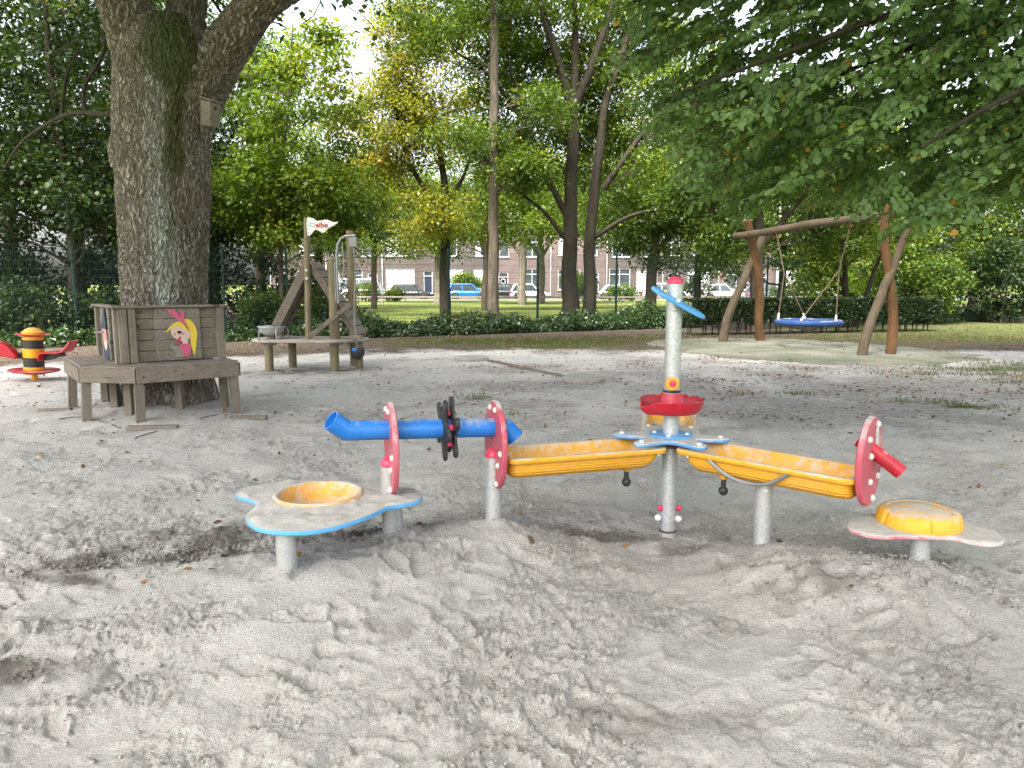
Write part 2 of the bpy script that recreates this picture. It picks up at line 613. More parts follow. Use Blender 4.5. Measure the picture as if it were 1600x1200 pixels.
def sand_zone(x, y):
    sd = fence_sd(x, y)
    n = pn(x * .8, y * .8, 5) * .5 + pn(x * 2.3, y * 2.3, 6) * .3
    dirt = sstep(-6.4, -4.2, sd + n * 1.8)
    far = sstep(15.3, 17.6, y + n * 1.6) * sstep(-5, -2.5, x)
    dirt = np.maximum(dirt, .9 * far)
    litter = .44 * sstep(.30, .80, .5 + .5 * n + .5 * patch(x, y, [(4.2, 9.4, 3.2, 2.6, .55), (8.5, 11.5, 3, 2.2, .8), (5.5, 8.0, 2.5, 1.6, .5), (.2, 12.6, 1.6, .6, .5)]) - .35 * (1 - sstep(5.5, 8.5, y)))
    d = np.clip(patch(x, y, DAMP) * (1.1 + 1.5 * pn(x * 3.5, y * 3.5, 8)), 0, 1)
    g = np.clip(patch(x, y, GRASS) * (1.1 + 1.2 * n), 0, 1)
    g = np.maximum(g, .75 * far * sstep(-.15, .35, pn(x * .9, y * 1.6, 33) + .5 * pn(x * 3, y * 3, 34)) * (1 - sstep(-3.0, -1.2, sd)))
    brown = np.maximum(dirt, litter * sstep(5.5, 8, y))
    return d, brown, g


def build_sand():
    rows = [1.2]
    while rows[-1] < 34:
        yv = rows[-1]
        rows.append(yv + max(.005 * yv, .009) * (1.0 if yv < 7 else 1.0 + (yv - 7) * .16))
    yr = np.array(rows); nc = 640
    s = np.linspace(-1, 1, nc)
    s = .72 * s + .28 * s ** 3
    Y = np.repeat(yr[:, None], nc, 1)
    W = .9 + .88 * yr
    X = s[None, :] * W[:, None]
    Z = ground_h(X, Y)
    spacing = (W / (nc / 2))[:, None]
    # crumbly and trodden-smooth areas
    mask = sstep(-.35, .35, pn(X * 1.1, Y * 1.1, 11) + .6 * pn(X * 2.9, Y * 2.9, 12) + .4 * pn(X * 7, Y * 7, 17))
    mask = np.clip(mask + patch(X, Y, DAMP), 0, 1.3)
    # pressed prints and scuffs: smooth floor, broken rim
    RP = np.random.default_rng(77)
    press = np.zeros_like(Z); lump = np.zeros_like(Z)
    for i in range(150):
        py_ = 2.0 + 3.6 * RP.random() ** 1.1; px_ = (RP.random() * 2 - 1) * (.3 + .74 * py_)
        L = RP.uniform(.10, .16); Wd = L * RP.uniform(.32, .42); a = RP.uniform(0, 2 * np.pi); dep = RP.uniform(.010, .024)
        r0, r1 = np.searchsorted(yr, [py_ - L * 2, py_ + L * 2])
        if r1 - r0 < 3: continue
        cc = np.where(np.abs(X[(r0 + r1) // 2] - px_) < L * 2.4)[0]
        if len(cc) < 3: continue
        c0, c1 = cc[0], cc[-1] + 1
        xx = X[r0:r1, c0:c1] - px_; yy = Y[r0:r1, c0:c1] - py_
        u = (xx * math.cos(a) + yy * math.sin(a)) / L; v = (-xx * math.sin(a) + yy * math.cos(a)) / Wd
        v = v * (1 + .30 * u - .35 * np.exp(-((u + .15) / .3) ** 2) * -1); q = np.sqrt(u * u + v * v) + .10 * pn(xx * 16, yy * 16, i) + .07 * pn(xx * 40, yy * 40, i + 3)
        fl = 1 - sstep(.84, 1.02, q)
        press[r0:r1, c0:c1] = np.maximum(press[r0:r1, c0:c1], fl)
        rm = np.exp(-((q - 1.18) / .16) ** 2) * (.35 + .65 * sstep(-.2, .4, pn(xx * 9, yy * 9, i + 9)))
        lump[r0:r1, c0:c1] += rm
        Z[r0:r1, c0:c1] += -dep * fl * (1 + .5 * u) + dep * .55 * rm
        if RP.random() < .4: Z[r0:r1, c0:c1] += fl * .0024 * np.sin(u * L * 2 * np.pi / .017 + 2 * v)
    mask = np.clip(mask * (1 - .85 * press) + .5 * np.clip(lump, 0, 1), 0, 1.4)
    wx = X + .05 * pn(X * 4, Y * 4, 13); wy = Y + .05 * pn(X * 4, Y * 4, 14)
    fade = 1 - .75 * sstep(6, 11, Y)
    Z += fade * (.020 * pn(wx * 2.1, wy * 2.6, 15) + .012 * pn(wx * 4.5, wy * 5.5, 16))
    for fr, am, pw in ((9, .0070, 1.0), (17, .0085, 1.0), (31, .0100, 1.0), (55, .0085, 1.0), (95, .0055, 1.0)):
        ok = 1 - sstep(.45, 1.0, spacing * fr)
        b = 2.4 * np.abs(pn(wx * fr, wy * fr, 20 + fr)) - .6
        c = pn(wx * fr * 1.1, wy * fr * 1.1, 40 + fr)
        Z += ok * fade * am * (.06 + 1.0 * mask) * (.75 * b + .3 * c)
    Z += np.random.default_rng(5).normal(size=Z.shape) * .0011 * fade * (.1 + mask) * (1 - sstep(5, 9, Y))
    # footprints, scuffs and heel marks
    R = np.random.default_rng(21)
    ndent = 1700
    dy = 1.3 + 12 * R.random(ndent) ** 1.35
    dx = (R.random(ndent) * 2 - 1) * (.8 + .8 * dy)
    rim_z = np.zeros_like(Z)
    for i in range(ndent):
        L = R.uniform(.09, .17); Wd = L * R.uniform(.28, .5); a = R.uniform(0, np.pi); dep = R.uniform(.003, .014)
        if R.random() < .25: L *= .5; dep *= .8
        if dy[i] < 4.2 and R.random() < .3: continue
        r0, r1 = np.searchsorted(yr, [dy[i] - L * 2, dy[i] + L * 2])
        if r1 - r0 < 2: continue
        xs = X[r0:r1]; ys = Y[r0:r1]
        cx0 = int(np.argmin(np.abs(xs[0] - (dx[i] - 2 * L)))); cx1 = int(np.argmin(np.abs(xs[0] - (dx[i] + 2 * L)))) + 1
        ex = int(nc * .02); cx0 = max(0, cx0 - ex); cx1 = min(nc, cx1 + ex)
        xx = xs[:, cx0:cx1] - dx[i]; yy = ys[:, cx0:cx1] - dy[i]
        u = (xx * math.cos(a) + yy * math.sin(a)) / L; v = (-xx * math.sin(a) + yy * math.cos(a)) / Wd
        v = v * (1 + .35 * u); q = np.sqrt(u * u + v * v) + .16 * pn(xx * 14, yy * 14, i % 50) + .10 * pn(xx * 34, yy * 34, i % 37)
        flat = 1 - sstep(.75, 1.05, q)
        rim = np.exp(-((q - 1.2) / .2) ** 2)
        sub = Z[r0:r1, cx0:cx1]
        sub -= dep * flat; sub += dep * .3 * rim * (.5 + .8 * sstep(-.3, .5, u * R.uniform(-1, 1)))
        if R.random() < .22 and dy[i] < 4.5:           # tread marks
            sub += flat * .0022 * np.sin(u * L * 2 * np.pi / .016)
    sd = fence_sd(X, Y)
    Z -= .25 * sstep(3.0, 5.0, sd)
    # sink the sheet's outer edge
    edge = sstep(.94, 1.0, np.abs(s))[None, :]
    Z -= .2 * edge
    Z[0] -= .2; Z[-1] -= .3
    d, b, g = sand_zone(X, Y)
    zone = np.stack([d, b, g, mask], -1).reshape(-1, 4)
    V = np.stack([X, Y, Z], -1).reshape(-1, 3)
    me = np_mesh('sand', V, grid_faces(len(yr), nc), {'zone': zone}, smooth=True)
    nt = NT('playground_sand')
    v = nt.coord('Object')
    z = nt.n.new('ShaderNodeAttribute'); z.attribute_name = 'zone'
    sp = nt.n.new('ShaderNodeSeparateColor'); nt.l.new(z.outputs['Color'], sp.inputs[0])
    n_big = nt.noise(v, 1.3, 5, .6); n_mid = nt.noise(v, 9, 6, .65); n_fine = nt.noise(v, 120, 5, .7)
    c = nt.mix(nt.ramp(n_big, [(.3, 0.0), (.7, 1.0)]), tuple(x * .86 for x in SAND), tuple(x * 1.08 for x in SAND))
    c = nt.mix(nt.ramp(n_mid, [(.45, 0.0), (.75, .4)]), c, (.38, .365, .34))
    c = nt.mix(nt.ramp(n_fine, [(.37, .6), (.50, 0.0)]), c, (.20, .185, .165))
    c = nt.mix(nt.ramp(nt.noise(v, 55, 5, .7), [(.55, 0.0), (.72, .5)]), c, (.62, .605, .58))
    c = nt.mix(nt.ramp(nt.noise(v, 260, 2, .5), [(.66, 0.0), (.72, .6)]), c, (.11, .09, .07))
    crumb = nt.math('MULTIPLY', z.outputs['Alpha'], nt.ramp(nt.noise(v, 24, 6, .72), [(.42, 0.0), (.66, .6)]))
    c = nt.mix(crumb, c, (.27, .255, .235))
    damp = nt.ramp(nt.math('ADD', sp.outputs[0], nt.math('MULTIPLY', nt.math('SUBTRACT', n_mid, .5), .9)), [(.25, 0.0), (.7, .95)])
    c = nt.mix(damp, c, SAND_D)
    dirt = nt.ramp(nt.math('ADD', sp.outputs[1], nt.math('MULTIPLY', nt.math('SUBTRACT', n_mid, .5), .9)), [(.2, 0.0), (.85, .95)])
    c = nt.mix(dirt, c, nt.mix(nt.noise(v, 30, 5, .7), (.035, .027, .020), (.11, .085, .064)))
    gr = nt.ramp(nt.math('ADD', sp.outputs[2], nt.math('MULTIPLY', nt.math('SUBTRACT', n_mid, .5), .9)), [(.3, 0.0), (.9, .8)])
    c = nt.mix(gr, c, nt.mix(nt.noise(v, 40, 4, .6), (.045, .06, .018), (.125, .135, .04)))
    b1 = nt.bump(n_fine, .9, .008)
    b2 = nt.bump(nt.noise(v, 38, 7, .76), .8, .022, b1)
    b3 = nt.bump(nt.noise(v, 420, 2, .6), .35, .0022, b2)
    o = link('sand', me, nt.fin(c, .95, b3, spec=.12))
    return tag(o, kind='structure')


build_sand()


def flat_sheet(name, x0, x1, y0, y1, z, mat, nx=2, ny=2, kind='structure'):
    xs = np.linspace(x0, x1, nx); ys = np.linspace(y0, y1, ny)
    X, Y = np.meshgrid(xs, ys)
    V = np.stack([X, Y, np.full_like(X, z)], -1).reshape(-1, 3)
    me = np_mesh(name, V, grid_faces(ny, nx))
    return tag(link(name, me, mat), kind=kind)


def mat_lawn():
    nt = NT('lawn_grass'); v = nt.coord('Object')
    n1 = nt.noise(v, .5, 6, .65); n2 = nt.noise(v, 7, 6, .7)
    c = nt.mix(nt.ramp(n1, [(.35, 0.0), (.7, 1.0)]), (.075, .115, .022), (.15, .19, .04))
    c = nt.mix(nt.ramp(n2, [(.35, 0.0), (.75, .9)]), c, (.21, .22, .06))
    return nt.fin(c, .9, nt.bump(n2, .8, .06), spec=.15)


def mat_soil():
    nt = NT('woodland_soil'); v = nt.coord('Object')
    n2 = nt.noise(v, 5, 7, .7)
    c = nt.mix(nt.ramp(n2, [(.3, 0.0), (.75, 1.0)]), (.028, .022, .016), (.105, .078, .052))
    return nt.fin(c, .95, nt.bump(n2, .9, .06), spec=.1)


def mat_asphalt():
    nt = NT('asphalt'); v = nt.coord('Object')
    n1 = nt.noise(v, 3, 6, .7)
    return nt.fin(nt.mix(n1, (.045, .045, .047), (.085, .083, .08)), .85, nt.bump(nt.noise(v, 60, 3), .3, .01), spec=.3)


def mat_paving():
    nt = NT('pavement_slabs'); v = nt.coord('Object')
    br = nt.n.new('ShaderNodeTexBrick'); nt.l.new(v, br.inputs['Vector'])
    br.inputs['Scale'].default_value = 1.6
    br.inputs['Color1'].default_value = (.27, .26, .245, 1); br.inputs['Color2'].default_value = (.22, .21, .20, 1)
    br.inputs['Mortar'].default_value = (.09, .09, .08, 1); br.inputs['Mortar Size'].default_value = .012
    return nt.fin(nt.mix(nt.noise(v, 2, 5), br.outputs['Color'], (.30, .29, .27)), .85, spec=.2)


M['lawn'] = mat_lawn(); M['soil'] = mat_soil(); M['asphalt'] = mat_asphalt(); M['paving'] = mat_paving()
gx = np.concatenate([np.linspace(-400, -64, 8), np.linspace(-60, 60, 61), np.linspace(64, 400, 8)]); gy = np.concatenate([np.linspace(-60, 0, 8), np.linspace(2, 80, 53), np.linspace(90, 700, 20)])
GX, GY = np.meshgrid(gx, gy)
GZ = np.where(fence_sd(GX, GY) > 1.6, -.06, -.5)
tag(link('ground', np_mesh('ground', np.stack([GX, GY, GZ], -1).reshape(-1, 3), grid_faces(len(gy), len(gx))), M['lawn']), kind='structure')
flat_sheet('woodland_floor', -60, -9, 24, 48, -.045, M['soil'])
flat_sheet('woodland_floor', 13, 60, 28, 52, -.045, M['soil'])
flat_sheet('road', -120, 120, 69.5, 78.6, -.05, M['asphalt'])
mb = MB(); mb.box((0, 81.7, -.02), (240, 5.6, .2), bev=.02)
tag(mb.build('pavement', M['paving'], smooth=False), kind='structure')
mb = MB(); mb.box((0, 69.2, -.03), (240, .18, .18), bev=.02)
tag(mb.build('kerb', M['paving'], smooth=False), kind='structure')


# pale green safety surface under the basket swing, half covered by sand
def build_safety():
    th = np.linspace(0, 2 * np.pi, 96, endpoint=False); rr = np.linspace(0, 1, 26)
    TH, RR = np.meshgrid(th, rr)
    ca, sa = math.cos(math.radians(-62)), math.sin(math.radians(-62))
    rg = 1 + .10 * pn(np.cos(TH) * 1.6, np.sin(TH) * 1.6, 7) + .06 * pn(np.cos(TH) * 5, np.sin(TH) * 5, 8)
    a = RR * 4.4 * np.cos(TH) * rg; b = RR * 3.3 * np.sin(TH) * rg
    X = 6.5 + a * ca - b * sa; Y = 16.9 + a * sa + b * ca
    Z = ground_h(X, Y) + .022 + .012 * pn(X * 1.3, Y * 1.3, 3) + .03 * pn(X * 2.5, Y * 2.5, 9) * sstep(.5, 1, RR) - .05 * sstep(.75, 1, RR)
    me = np_mesh('safety_surface', np.stack([X, Y, Z], -1).reshape(-1, 3), grid_faces(26, 96, True), smooth=True)
    nt = NT('green_safety_surface'); v = nt.coord('Object')
    c = nt.mix(nt.ramp(nt.noise(v, .8, 5, .6), [(.38, 0.0), (.66, 1.0)]), (.125, .135, .095), (.235, .23, .195))
    c = nt.mix(nt.ramp(nt.noise(v, 12, 5, .7), [(.5, 0.0), (.8, .7)]), c, (.14, .14, .09))
    tag(link('safety_surface', me, nt.fin(c, .95, nt.bump(nt.noise(v, 60, 4), .4, .01), spec=.1)), kind='structure')


build_safety()
# ------------------------------------------------------------------ sand and water play station
CX, CY, ZS = .937, 4.27, .60
UL = Vector((math.cos(math.radians(197)), math.sin(math.radians(197)), 0))     # pipe and left trough
UR = Vector((math.cos(math.radians(318)), math.sin(math.radians(318)), 0))     # right trough
UB = Vector((math.cos(math.radians(79)), math.sin(math.radians(79)), 0))       # rear trough
C0 = Vector((CX, CY, 0))
st = thing('sand_play_station', 'colourful sand and water play station with blue pipe, yellow troughs and tall galvanised post', 'play equipment', (CX, CY, 0))


def dome(mb, p, d, r, h=None):
    """rounded bolt cap at p looking along d"""
    h = h or r * .9
    mb.lathe([(r, 0), (r, h * .35), (r * .85, h * .7), (r * .5, h * .95), (r * .12, h)], 14, frame(p, z=d))


def bolt(p, d, r, parent, mat='white'):
    mb = MB(); dome(mb, p, d, r)
    return mb.build('bolt', M[mat], parent)


def pole(name, x, y, z0, z1, r, mat, parent, seg=28, bev=.004):
    mb = MB(); mb.cyl((x, y, z0), (x, y, z1), r, seg=seg, bev=bev)
    return mb.build(name, M[mat], parent)


# --- centre post
PR = .046
post = pole('centre_post', CX, CY, -.45, 1.50, PR, 'galv', st)
mb = MB(); mb.lathe([(PR * 1.03, 0), (PR * 1.03, .008), (PR * .93, .022), (PR * .6, .036), (PR * .15, .042)], 24, Matrix.Translation((CX, CY, 1.5)))
mb.build('post_cap', M['pinkcap'], st)
# lever plate on the post's front
lv = MB()
ol = []
for k in range(40):
    a = 2 * math.pi * k / 40
    x, y = .178 * math.cos(a), .062 * math.sin(a)
    x = math.copysign(abs(math.cos(a)) ** .7 * .178, math.cos(a)); y = math.copysign(abs(math.sin(a)) ** .8 * .055, math.sin(a))
    ol.append((x, y))
Ml = frame((.946, 4.21, 1.392), x=(.313, .02, -.172), z=(.42, -.25, .87))
lv.plate(ol, -.011, .011, Ml, .005)
lever = lv.build('lever_plate', M['lblue3'], st)
bolt((.935, 4.165, 1.402), (0, -1, .2), .012, lever)
bolt((.925, 4.215, 1.355), (0, -1, 0), .012, st)
# water spout
mb = MB()
Mo = frame((.925, 4.25, .932), z=(-.06, -1, -.02))
mb.lathe([(.034, .0), (.034, .055), (.03, .06)], 24, Mo)
spout = mb.build('spout', M['pinkcap'], st)
mb = MB(); mb.lathe([(.02, .055), (.038, .055), (.041, .06), (.041, .068), (.036, .074), (.02, .074)], 28, Mo, closed=True)
mb.build('spout_ring', M['yellow'], spout)
mb = MB(); mb.lathe([(.0195, .05), (.0195, .068), (.012, .071)], 18, Mo); mb.build('spout_core', M['pinkcap'], spout)
mb = MB(); mb.cyl((CX, CY, .868), (CX, CY, .884), PR + .006, seg=28, bev=.003); mb.build('seal_ring', M['black'], st)


# --- red tray round the post
def tray_r(r, z, a):
    sp = math.radians(212)
    d = (a - sp + math.pi) % (2 * math.pi) - math.pi
    k = math.exp(-(d / .2) ** 2) if r > .14 else 0.0
    rr = r + .05 * k * (r / .19)
    zz = z - (.028 * k if z > .79 else .0)
    return (CX + rr * math.cos(a), CY + rr * math.sin(a), zz)


mb = MB()
mb.lathe([(.05, .755), (.10, .748), (.150, .752), (.172, .772), (.183, .81), (.188, .828), (.184, .831), (.178, .826), (.171, .803), (.163, .783), (.145, .773),
          (.105, .775), (.082, .80), (.068, .838), (.060, .866), (.052, .87), (.050, .86)], 64, rfun=tray_r, closed=True)
mb.build('tray', M['red'], st)


# --- star plate with six lobes
def star_outline(R=.325, rin=.17):
    pts = []
    for u in (UL, UR, UB):
        a0 = math.atan2(u.y, u.x)
        for da in (-.47, .47):
            pts.append(a0 + da)
    pts = sorted(p % (2 * math.pi) for p in pts)
    ctrl = []
    n = len(pts)
    for i in range(n):
        a = pts[i]; b = pts[(i + 1) % n] + (2 * math.pi if i == n - 1 else 0)
        for da, r in ((-.20, R * .8), (-.135, R * .95), (0, R * 1.03), (.135, R * .95), (.20, R * .8)):
            ctrl.append((r * math.cos(a + da), r * math.sin(a + da)))
        m = (a + b) / 2
        ctrl.append((rin * math.cos(m), rin * math.sin(m)))
    return smooth_curve(ctrl, 4), pts


so, lobes = star_outline()
mb = MB(); mb.plate(so, ZS - .012, ZS + .012, Matrix.Translation((CX, CY, 0)), .006)
star = mb.build('star_plate', M['lblue'], st)
for a in lobes:
    bolt((CX + .285 * math.cos(a), CY + .285 * math.sin(a), ZS + .0118), (0, 0, 1), .015, star)
hexo = [(.13 * math.cos(a), .13 * math.sin(a)) for a in [k * math.pi / 3 + .3 for k in range(6)]]
mb = MB(); mb.plate(smooth_curve(hexo, 4), ZS + .0125, ZS + .022, Matrix.Translation((CX, CY, 0)), .003)
mb.build('hub_plate', M['lblue3'], star)
for k in range(4):
    a = .9 + k * math.pi / 2 + .35
    bolt((CX + .095 * math.cos(a), CY + .095 * math.sin(a), ZS + .0215), (0, 0, 1), .013, star)
mb = MB(); mb.lathe([(.05, ZS - .055), (.09, ZS - .052), (.10, ZS - .03), (.10, ZS - .0125)], 24, Matrix.Translation((CX, CY, 0)))
mb.build('hub_collar', M['rust'], st)


nt = NT('loose_sand_layer'); v_ = nt.coord('Object')
c_ = nt.mix(nt.ramp(nt.noise(v_, 14, 6, .65), [(.3, 0.0), (.7, 1.0)]), (.36, .345, .32), (.50, .485, .455))
c_ = nt.mix(nt.ramp(nt.noise(v_, 130, 4, .7), [(.34, .6), (.46, 0.0)]), c_, (.19, .175, .155))
M['sandlayer'] = nt.fin(c_, .95, nt.bump(nt.noise(v_, 90, 5, .7), .6, .006), spec=.1)

# --- troughs
def rrect(a0, a1, b, r, z, n=5):
    """rounded rectangle ring, x from a0 to a1, y from -b to b"""
    r = min(r, b * .98)
    out = []
    for cx, cy_, s in ((a1 - r, b - r, 0), (a0 + r, b - r, 1), (a0 + r, -b + r, 2), (a1 - r, -b + r, 3)):
        for k in range(n + 1):
            t = math.pi / 2 * (s + k / n)
            out.append((cx + r * math.cos(t), cy_ + r * math.sin(t), z))
    return out


def trough(u, a0, a1, z, mat='yellow', tilt=0.0, b=.158, dep=.122):
    """bath-shaped trough along u, from a0 to a1 metres out of the post"""
    Mt = frame((CX, CY, z), x=(u.x, u.y, tilt))
    R = []
    # outer skin bottom-up with moulded ribs
    R.append(rrect(a0 + .11, a1 - .035, b * .52, .05, -dep + .004))
    R.append(rrect(a0 + .085, a1 - .025, b * .62, .055, -dep))
    R.append(rrect(a0 + .065, a1 - .016, b * .74, .06, -dep + .014))
    for k in range(6):
        t = k / 5
        zz = -dep + .02 + t * (dep - .048)
        w = b * (.78 + .14 * math.sqrt(t)); e = .055 * (1 - t) ** 1.3
        R.append(rrect(a0 + e + .008, a1 - .012 + .004 * t, w, .06, zz))
        R.append(rrect(a0 + e + .006, a1 - .011 + .004 * t, w + .0035, .06, zz + .003))
        R.append(rrect(a0 + e + .005, a1 - .011 + .004 * t, w + .003, .06, zz + .007))
    R.append(rrect(a0 + .004, a1 - .006, b * .94, .05, -.03))
    R.append(rrect(a0 - .010, a1 + .006, b + .012, .045, -.028))
    R.append(rrect(a0 - .014, a1 + .008, b + .016, .045, -.020))
    R.append(rrect(a0 - .014, a1 + .008, b + .016, .045, -.006))
    R.append(rrect(a0 - .009, a1 + .004, b + .011, .042, 0))
    R.append(rrect(a0 + .012, a1 - .014, b - .012, .036, 0))
    R.append(rrect(a0 + .018, a1 - .019, b - .017, .036, -.006))
    R.append(rrect(a0 + .035, a1 - .024, b * .80, .05, -.045))
    R.append(rrect(a0 + .06, a1 - .035, b * .70, .05, -.085))
    R.append(rrect(a0 + .10, a1 - .06, b * .5, .05, -.100))
    mb = MB(); mb.rings(R, Mt)
    o = mb.build('trough', M[mat], st, angle=40)
    return o, Mt


tl, MtL = trough(UL, .115, 1.035, .575, tilt=.0)
tr, MtR = trough(UR, .135, 1.075, .580, tilt=-.012)
tb, MtB = trough(UB, .15, .66, .575, tilt=.14)


def plug(Mt, x, parent, y=-.02):
    p = Mt @ Vector((x, y, -.112))
    mb = MB(); mb.cyl(p, p + Vector((0, 0, -.035)), .024, .019, 14)
    s = mb.build('drain_socket', M['yellow'], parent)
    mb = MB(); mb.cyl(p + Vector((0, 0, -.035)), p + Vector((0, 0, -.085)), .014, seg=12)
    q = p + Vector((0, 0, -.102))
    mb.lathe([(.004, -.027), (.017, -.021), (.025, -.008), (.027, .003), (.024, .014), (.014, .024)], 16, Matrix.Translation(q))
    mb.build('drain_knob', M['black'], s)


def trough_sand(Mt, a0, a1, parent, seed):
    """sand left lying in a trough"""
    xs = np.linspace(a0 + .10, a1 - .06, 70); ys = np.linspace(-.105, .105, 22)
    X, Y = np.meshgrid(xs, ys)
    e = np.maximum(np.abs(Y) / .105, np.abs((X - (xs[0] + xs[-1]) / 2) / ((xs[-1] - xs[0]) / 2)) ** 3)
    Z = -.104 + .022 * np.clip(.2 + pn(X * 5, Y * 5, seed) + .5 * pn(X * 19, Y * 19, seed + 1) + .3 * pn(X * 50, Y * 50, seed + 2), -.4, 2) + .02 * (np.abs(Y) / .105) ** 2 - .02 * sstep(.9, 1, e)
    me = np_mesh('sand_residue', np.stack([X, Y, Z], -1).reshape(-1, 3), grid_faces(22, 70), smooth=True)
    me.transform(Mt)
    return link('sand_residue', me, M['sandlayer'], parent)


plug(MtL, .30, tl, .04)
plug(MtR, .38, tr, -.07)
trough_sand(MtL, .115, 1.035, tl, 81); trough_sand(MtR, .135, 1.075, tr, 85); trough_sand(MtB, .15, .62, tb, 89)
for (Mt, x, s_, par) in ((MtL, .16, 1, tl), (MtR, .20, -1, tr)):
    p = Mt @ Vector((x, s_ * .152, -.036)); d = Mt.to_3x3() @ Vector((0, s_, -.3))
    bolt(p, d, .009, par)
# rear trough's blue clips
for s_ in (-1, 1):
    p = MtB @ Vector((.66, s_ * .148, .012))
    mb = MB(); mb.box((0, 0, 0), (.09, .09, .018), frame(p, x=(UB.x, UB.y, 0)), bev=.006)
    mb.build('trough_clip', M['lblue'], tb)
pb = C0 + UB * .45
pole('support_post', pb.x - .02, pb.y, -.3, .462, .042, 'galv2', st)


# --- pink discs on slotted posts
def disc(u, L, zc, rz, rw, post_r, post_top, lbl, gz=-.2, cap=True):
    p = C0 + u * L
    px_ = pole('disc_post', p.x, p.y, gz, post_top, post_r, 'galv2', st)
    if cap:
        mb = MB(); mb.lathe([(post_r * 1.04, 0), (post_r * 1.04, .012), (post_r * .9, .03), (post_r * .55, .045), (post_r * .1, .05)], 24, Matrix.Translation((p.x, p.y, post_top)))
        mb.build('post_cap', M['pinkcap'], px_)
    return p


def round_plate(p, zc, u, rz, rw, th, off=0.0, egg=.0):
    """upright oval plate facing along u"""
    ol = []
    for k in range(56):
        a = 2 * math.pi * k / 56
        ol.append((rw * math.cos(a) * (1 - egg * math.sin(a)), rz * math.sin(a)))
    q = Vector((p.x, p.y, zc)) + u * off
    side = Vector((0, 0, 1)).cross(u)
    Mx = Matrix(((side.x, 0, u.x, q.x), (side.y, 0, u.y, q.y), (0, 1, 0, q.z), (0, 0, 0, 1)))
    mb = MB(); mb.plate(ol, -th / 2, th / 2, Mx, .006)
    o = mb.build('disc_plate', M['pink'], st)
    return o, Mx


p1 = disc(UL, 1.655, .64, .245, .2, .046, .55, '')
d1, Md1 = round_plate(p1, .643, UL, .245, .19, .03, -.012)
p2 = disc(UL, 1.088, .63, .245, .2, .045, .56, '')
d2, Md2 = round_plate(p2, .625, UL, .245, .19, .03, -.015)
for Md, dd in ((Md1, d1), (Md2, d2)):
    zf = .0148
    for (x, z) in ((.05, .2), (.15, -.02), (.07, -.205), (-.05, .2), (-.12, -.1), (.10, -.095)):
        q = Md @ Vector((x, z, zf)); bolt(q, Md.to_3x3() @ Vector((0, 0, 1)), .0165, dd)
# --- blue pipe through both discs
zp0, zp1 = .722, .75


def paxis(L): return Vector((CX + UL.x * L, CY + UL.y * L, zp0 + (zp1 - zp0) * (L - 1.09) / .78))


def tube_shell(mb, pts, ro, ri, seg=32):
    """open pipe: outer and inner wall with rims"""
    a = MB(); a.tube(pts, ro, seg, caps=False); b = MB(); b.tube(pts, ri, seg, caps=False)
    n = len(a.v); base = len(mb.v)
    mb.add(a.v + b.v, a.f + [tuple(reversed([i + n for i in f])) for f in b.f])
    last = n - seg
    ring = []
    for k in range(seg):
        k2 = (k + 1) % seg
        ring.append((k2, k, n + k, n + k2)); ring.append((last + k, last + k2, n + last + k2, n + last + k))
    mb.f.extend([tuple(i + base for i in f) for f in ring])


RP = .052
A = paxis(1.87); B = paxis(1.02)
dirp = (A - B).normalized()
mb = MB(); tube_shell(mb, [B - dirp * .0, A], RP, RP - .006); pipe = mb.build('pipe', M['blue'], st)
eld = Vector((-.66, -.42, .60)).normalized()
mb = MB(); tube_shell(mb, [A - dirp * .06, A, A + eld * .105], RP + .002, RP - .005)
mb.build('pipe_elbow', M['blue'], pipe)
erd = (-UL * .62 + Vector((0, -.18, -.70))).normalized()
mb = MB(); tube_shell(mb, [B + dirp * .05, B, B + erd * .085], RP + .002, RP - .005)
mb.build('pipe_elbow', M['blue'], pipe)


# --- black petal wheel on the pipe
def petals(R, rin, n=5, a0=.3):
    c = []
    for i in range(n):
        a = a0 + 2 * math.pi * i / n; st_ = 2 * math.pi / n
        for da, r in ((-.28, .75), (-.17, .97), (0, 1.03), (.17, .97), (.28, .75)):
            c.append((R * r * math.cos(a + da * st_ * .8), R * r * math.sin(a + da * st_ * .8)))
        c.append((rin * math.cos(a + st_ / 2), rin * math.sin(a + st_ / 2)))
    return smooth_curve(c, 3)


wc = paxis(1.335)
side = Vector((0, 0, 1)).cross(UL)
wheel = None
for off, a0 in ((.028, 1.15), (-.018, 1.6)):
    q = wc + UL * off
    Mx = Matrix(((side.x, 0, UL.x, q.x), (side.y, 0, UL.y, q.y), (0, 1, 0, q.z), (0, 0, 0, 1)))
    mb = MB(); mb.plate(petals(.168, .085, 5, a0), -.009, .009, Mx, .004)
    w = mb.build('petal_wheel', M['black'], pipe)
    wheel = wheel or w
    mb = MB(); mb.lathe([(.053, -.012), (.066, -.012), (.066, .012), (.053, .012)], 28, Mx, closed=True)
    mb.build('wheel_hub', M['black'], w)
for a in (1.5, 2.9, 4.2, 5.2, .2):
    q = wc + side * (.075 * math.cos(a)) + Vector((0, 0, .085 * math.sin(a))) + UL * .012
    mb = MB(); mb.box((0, 0, 0), (.045, .034, .03), frame(q, x=UL), bev=.005); mb.build('wheel_block', M['pinkcap'], wheel)

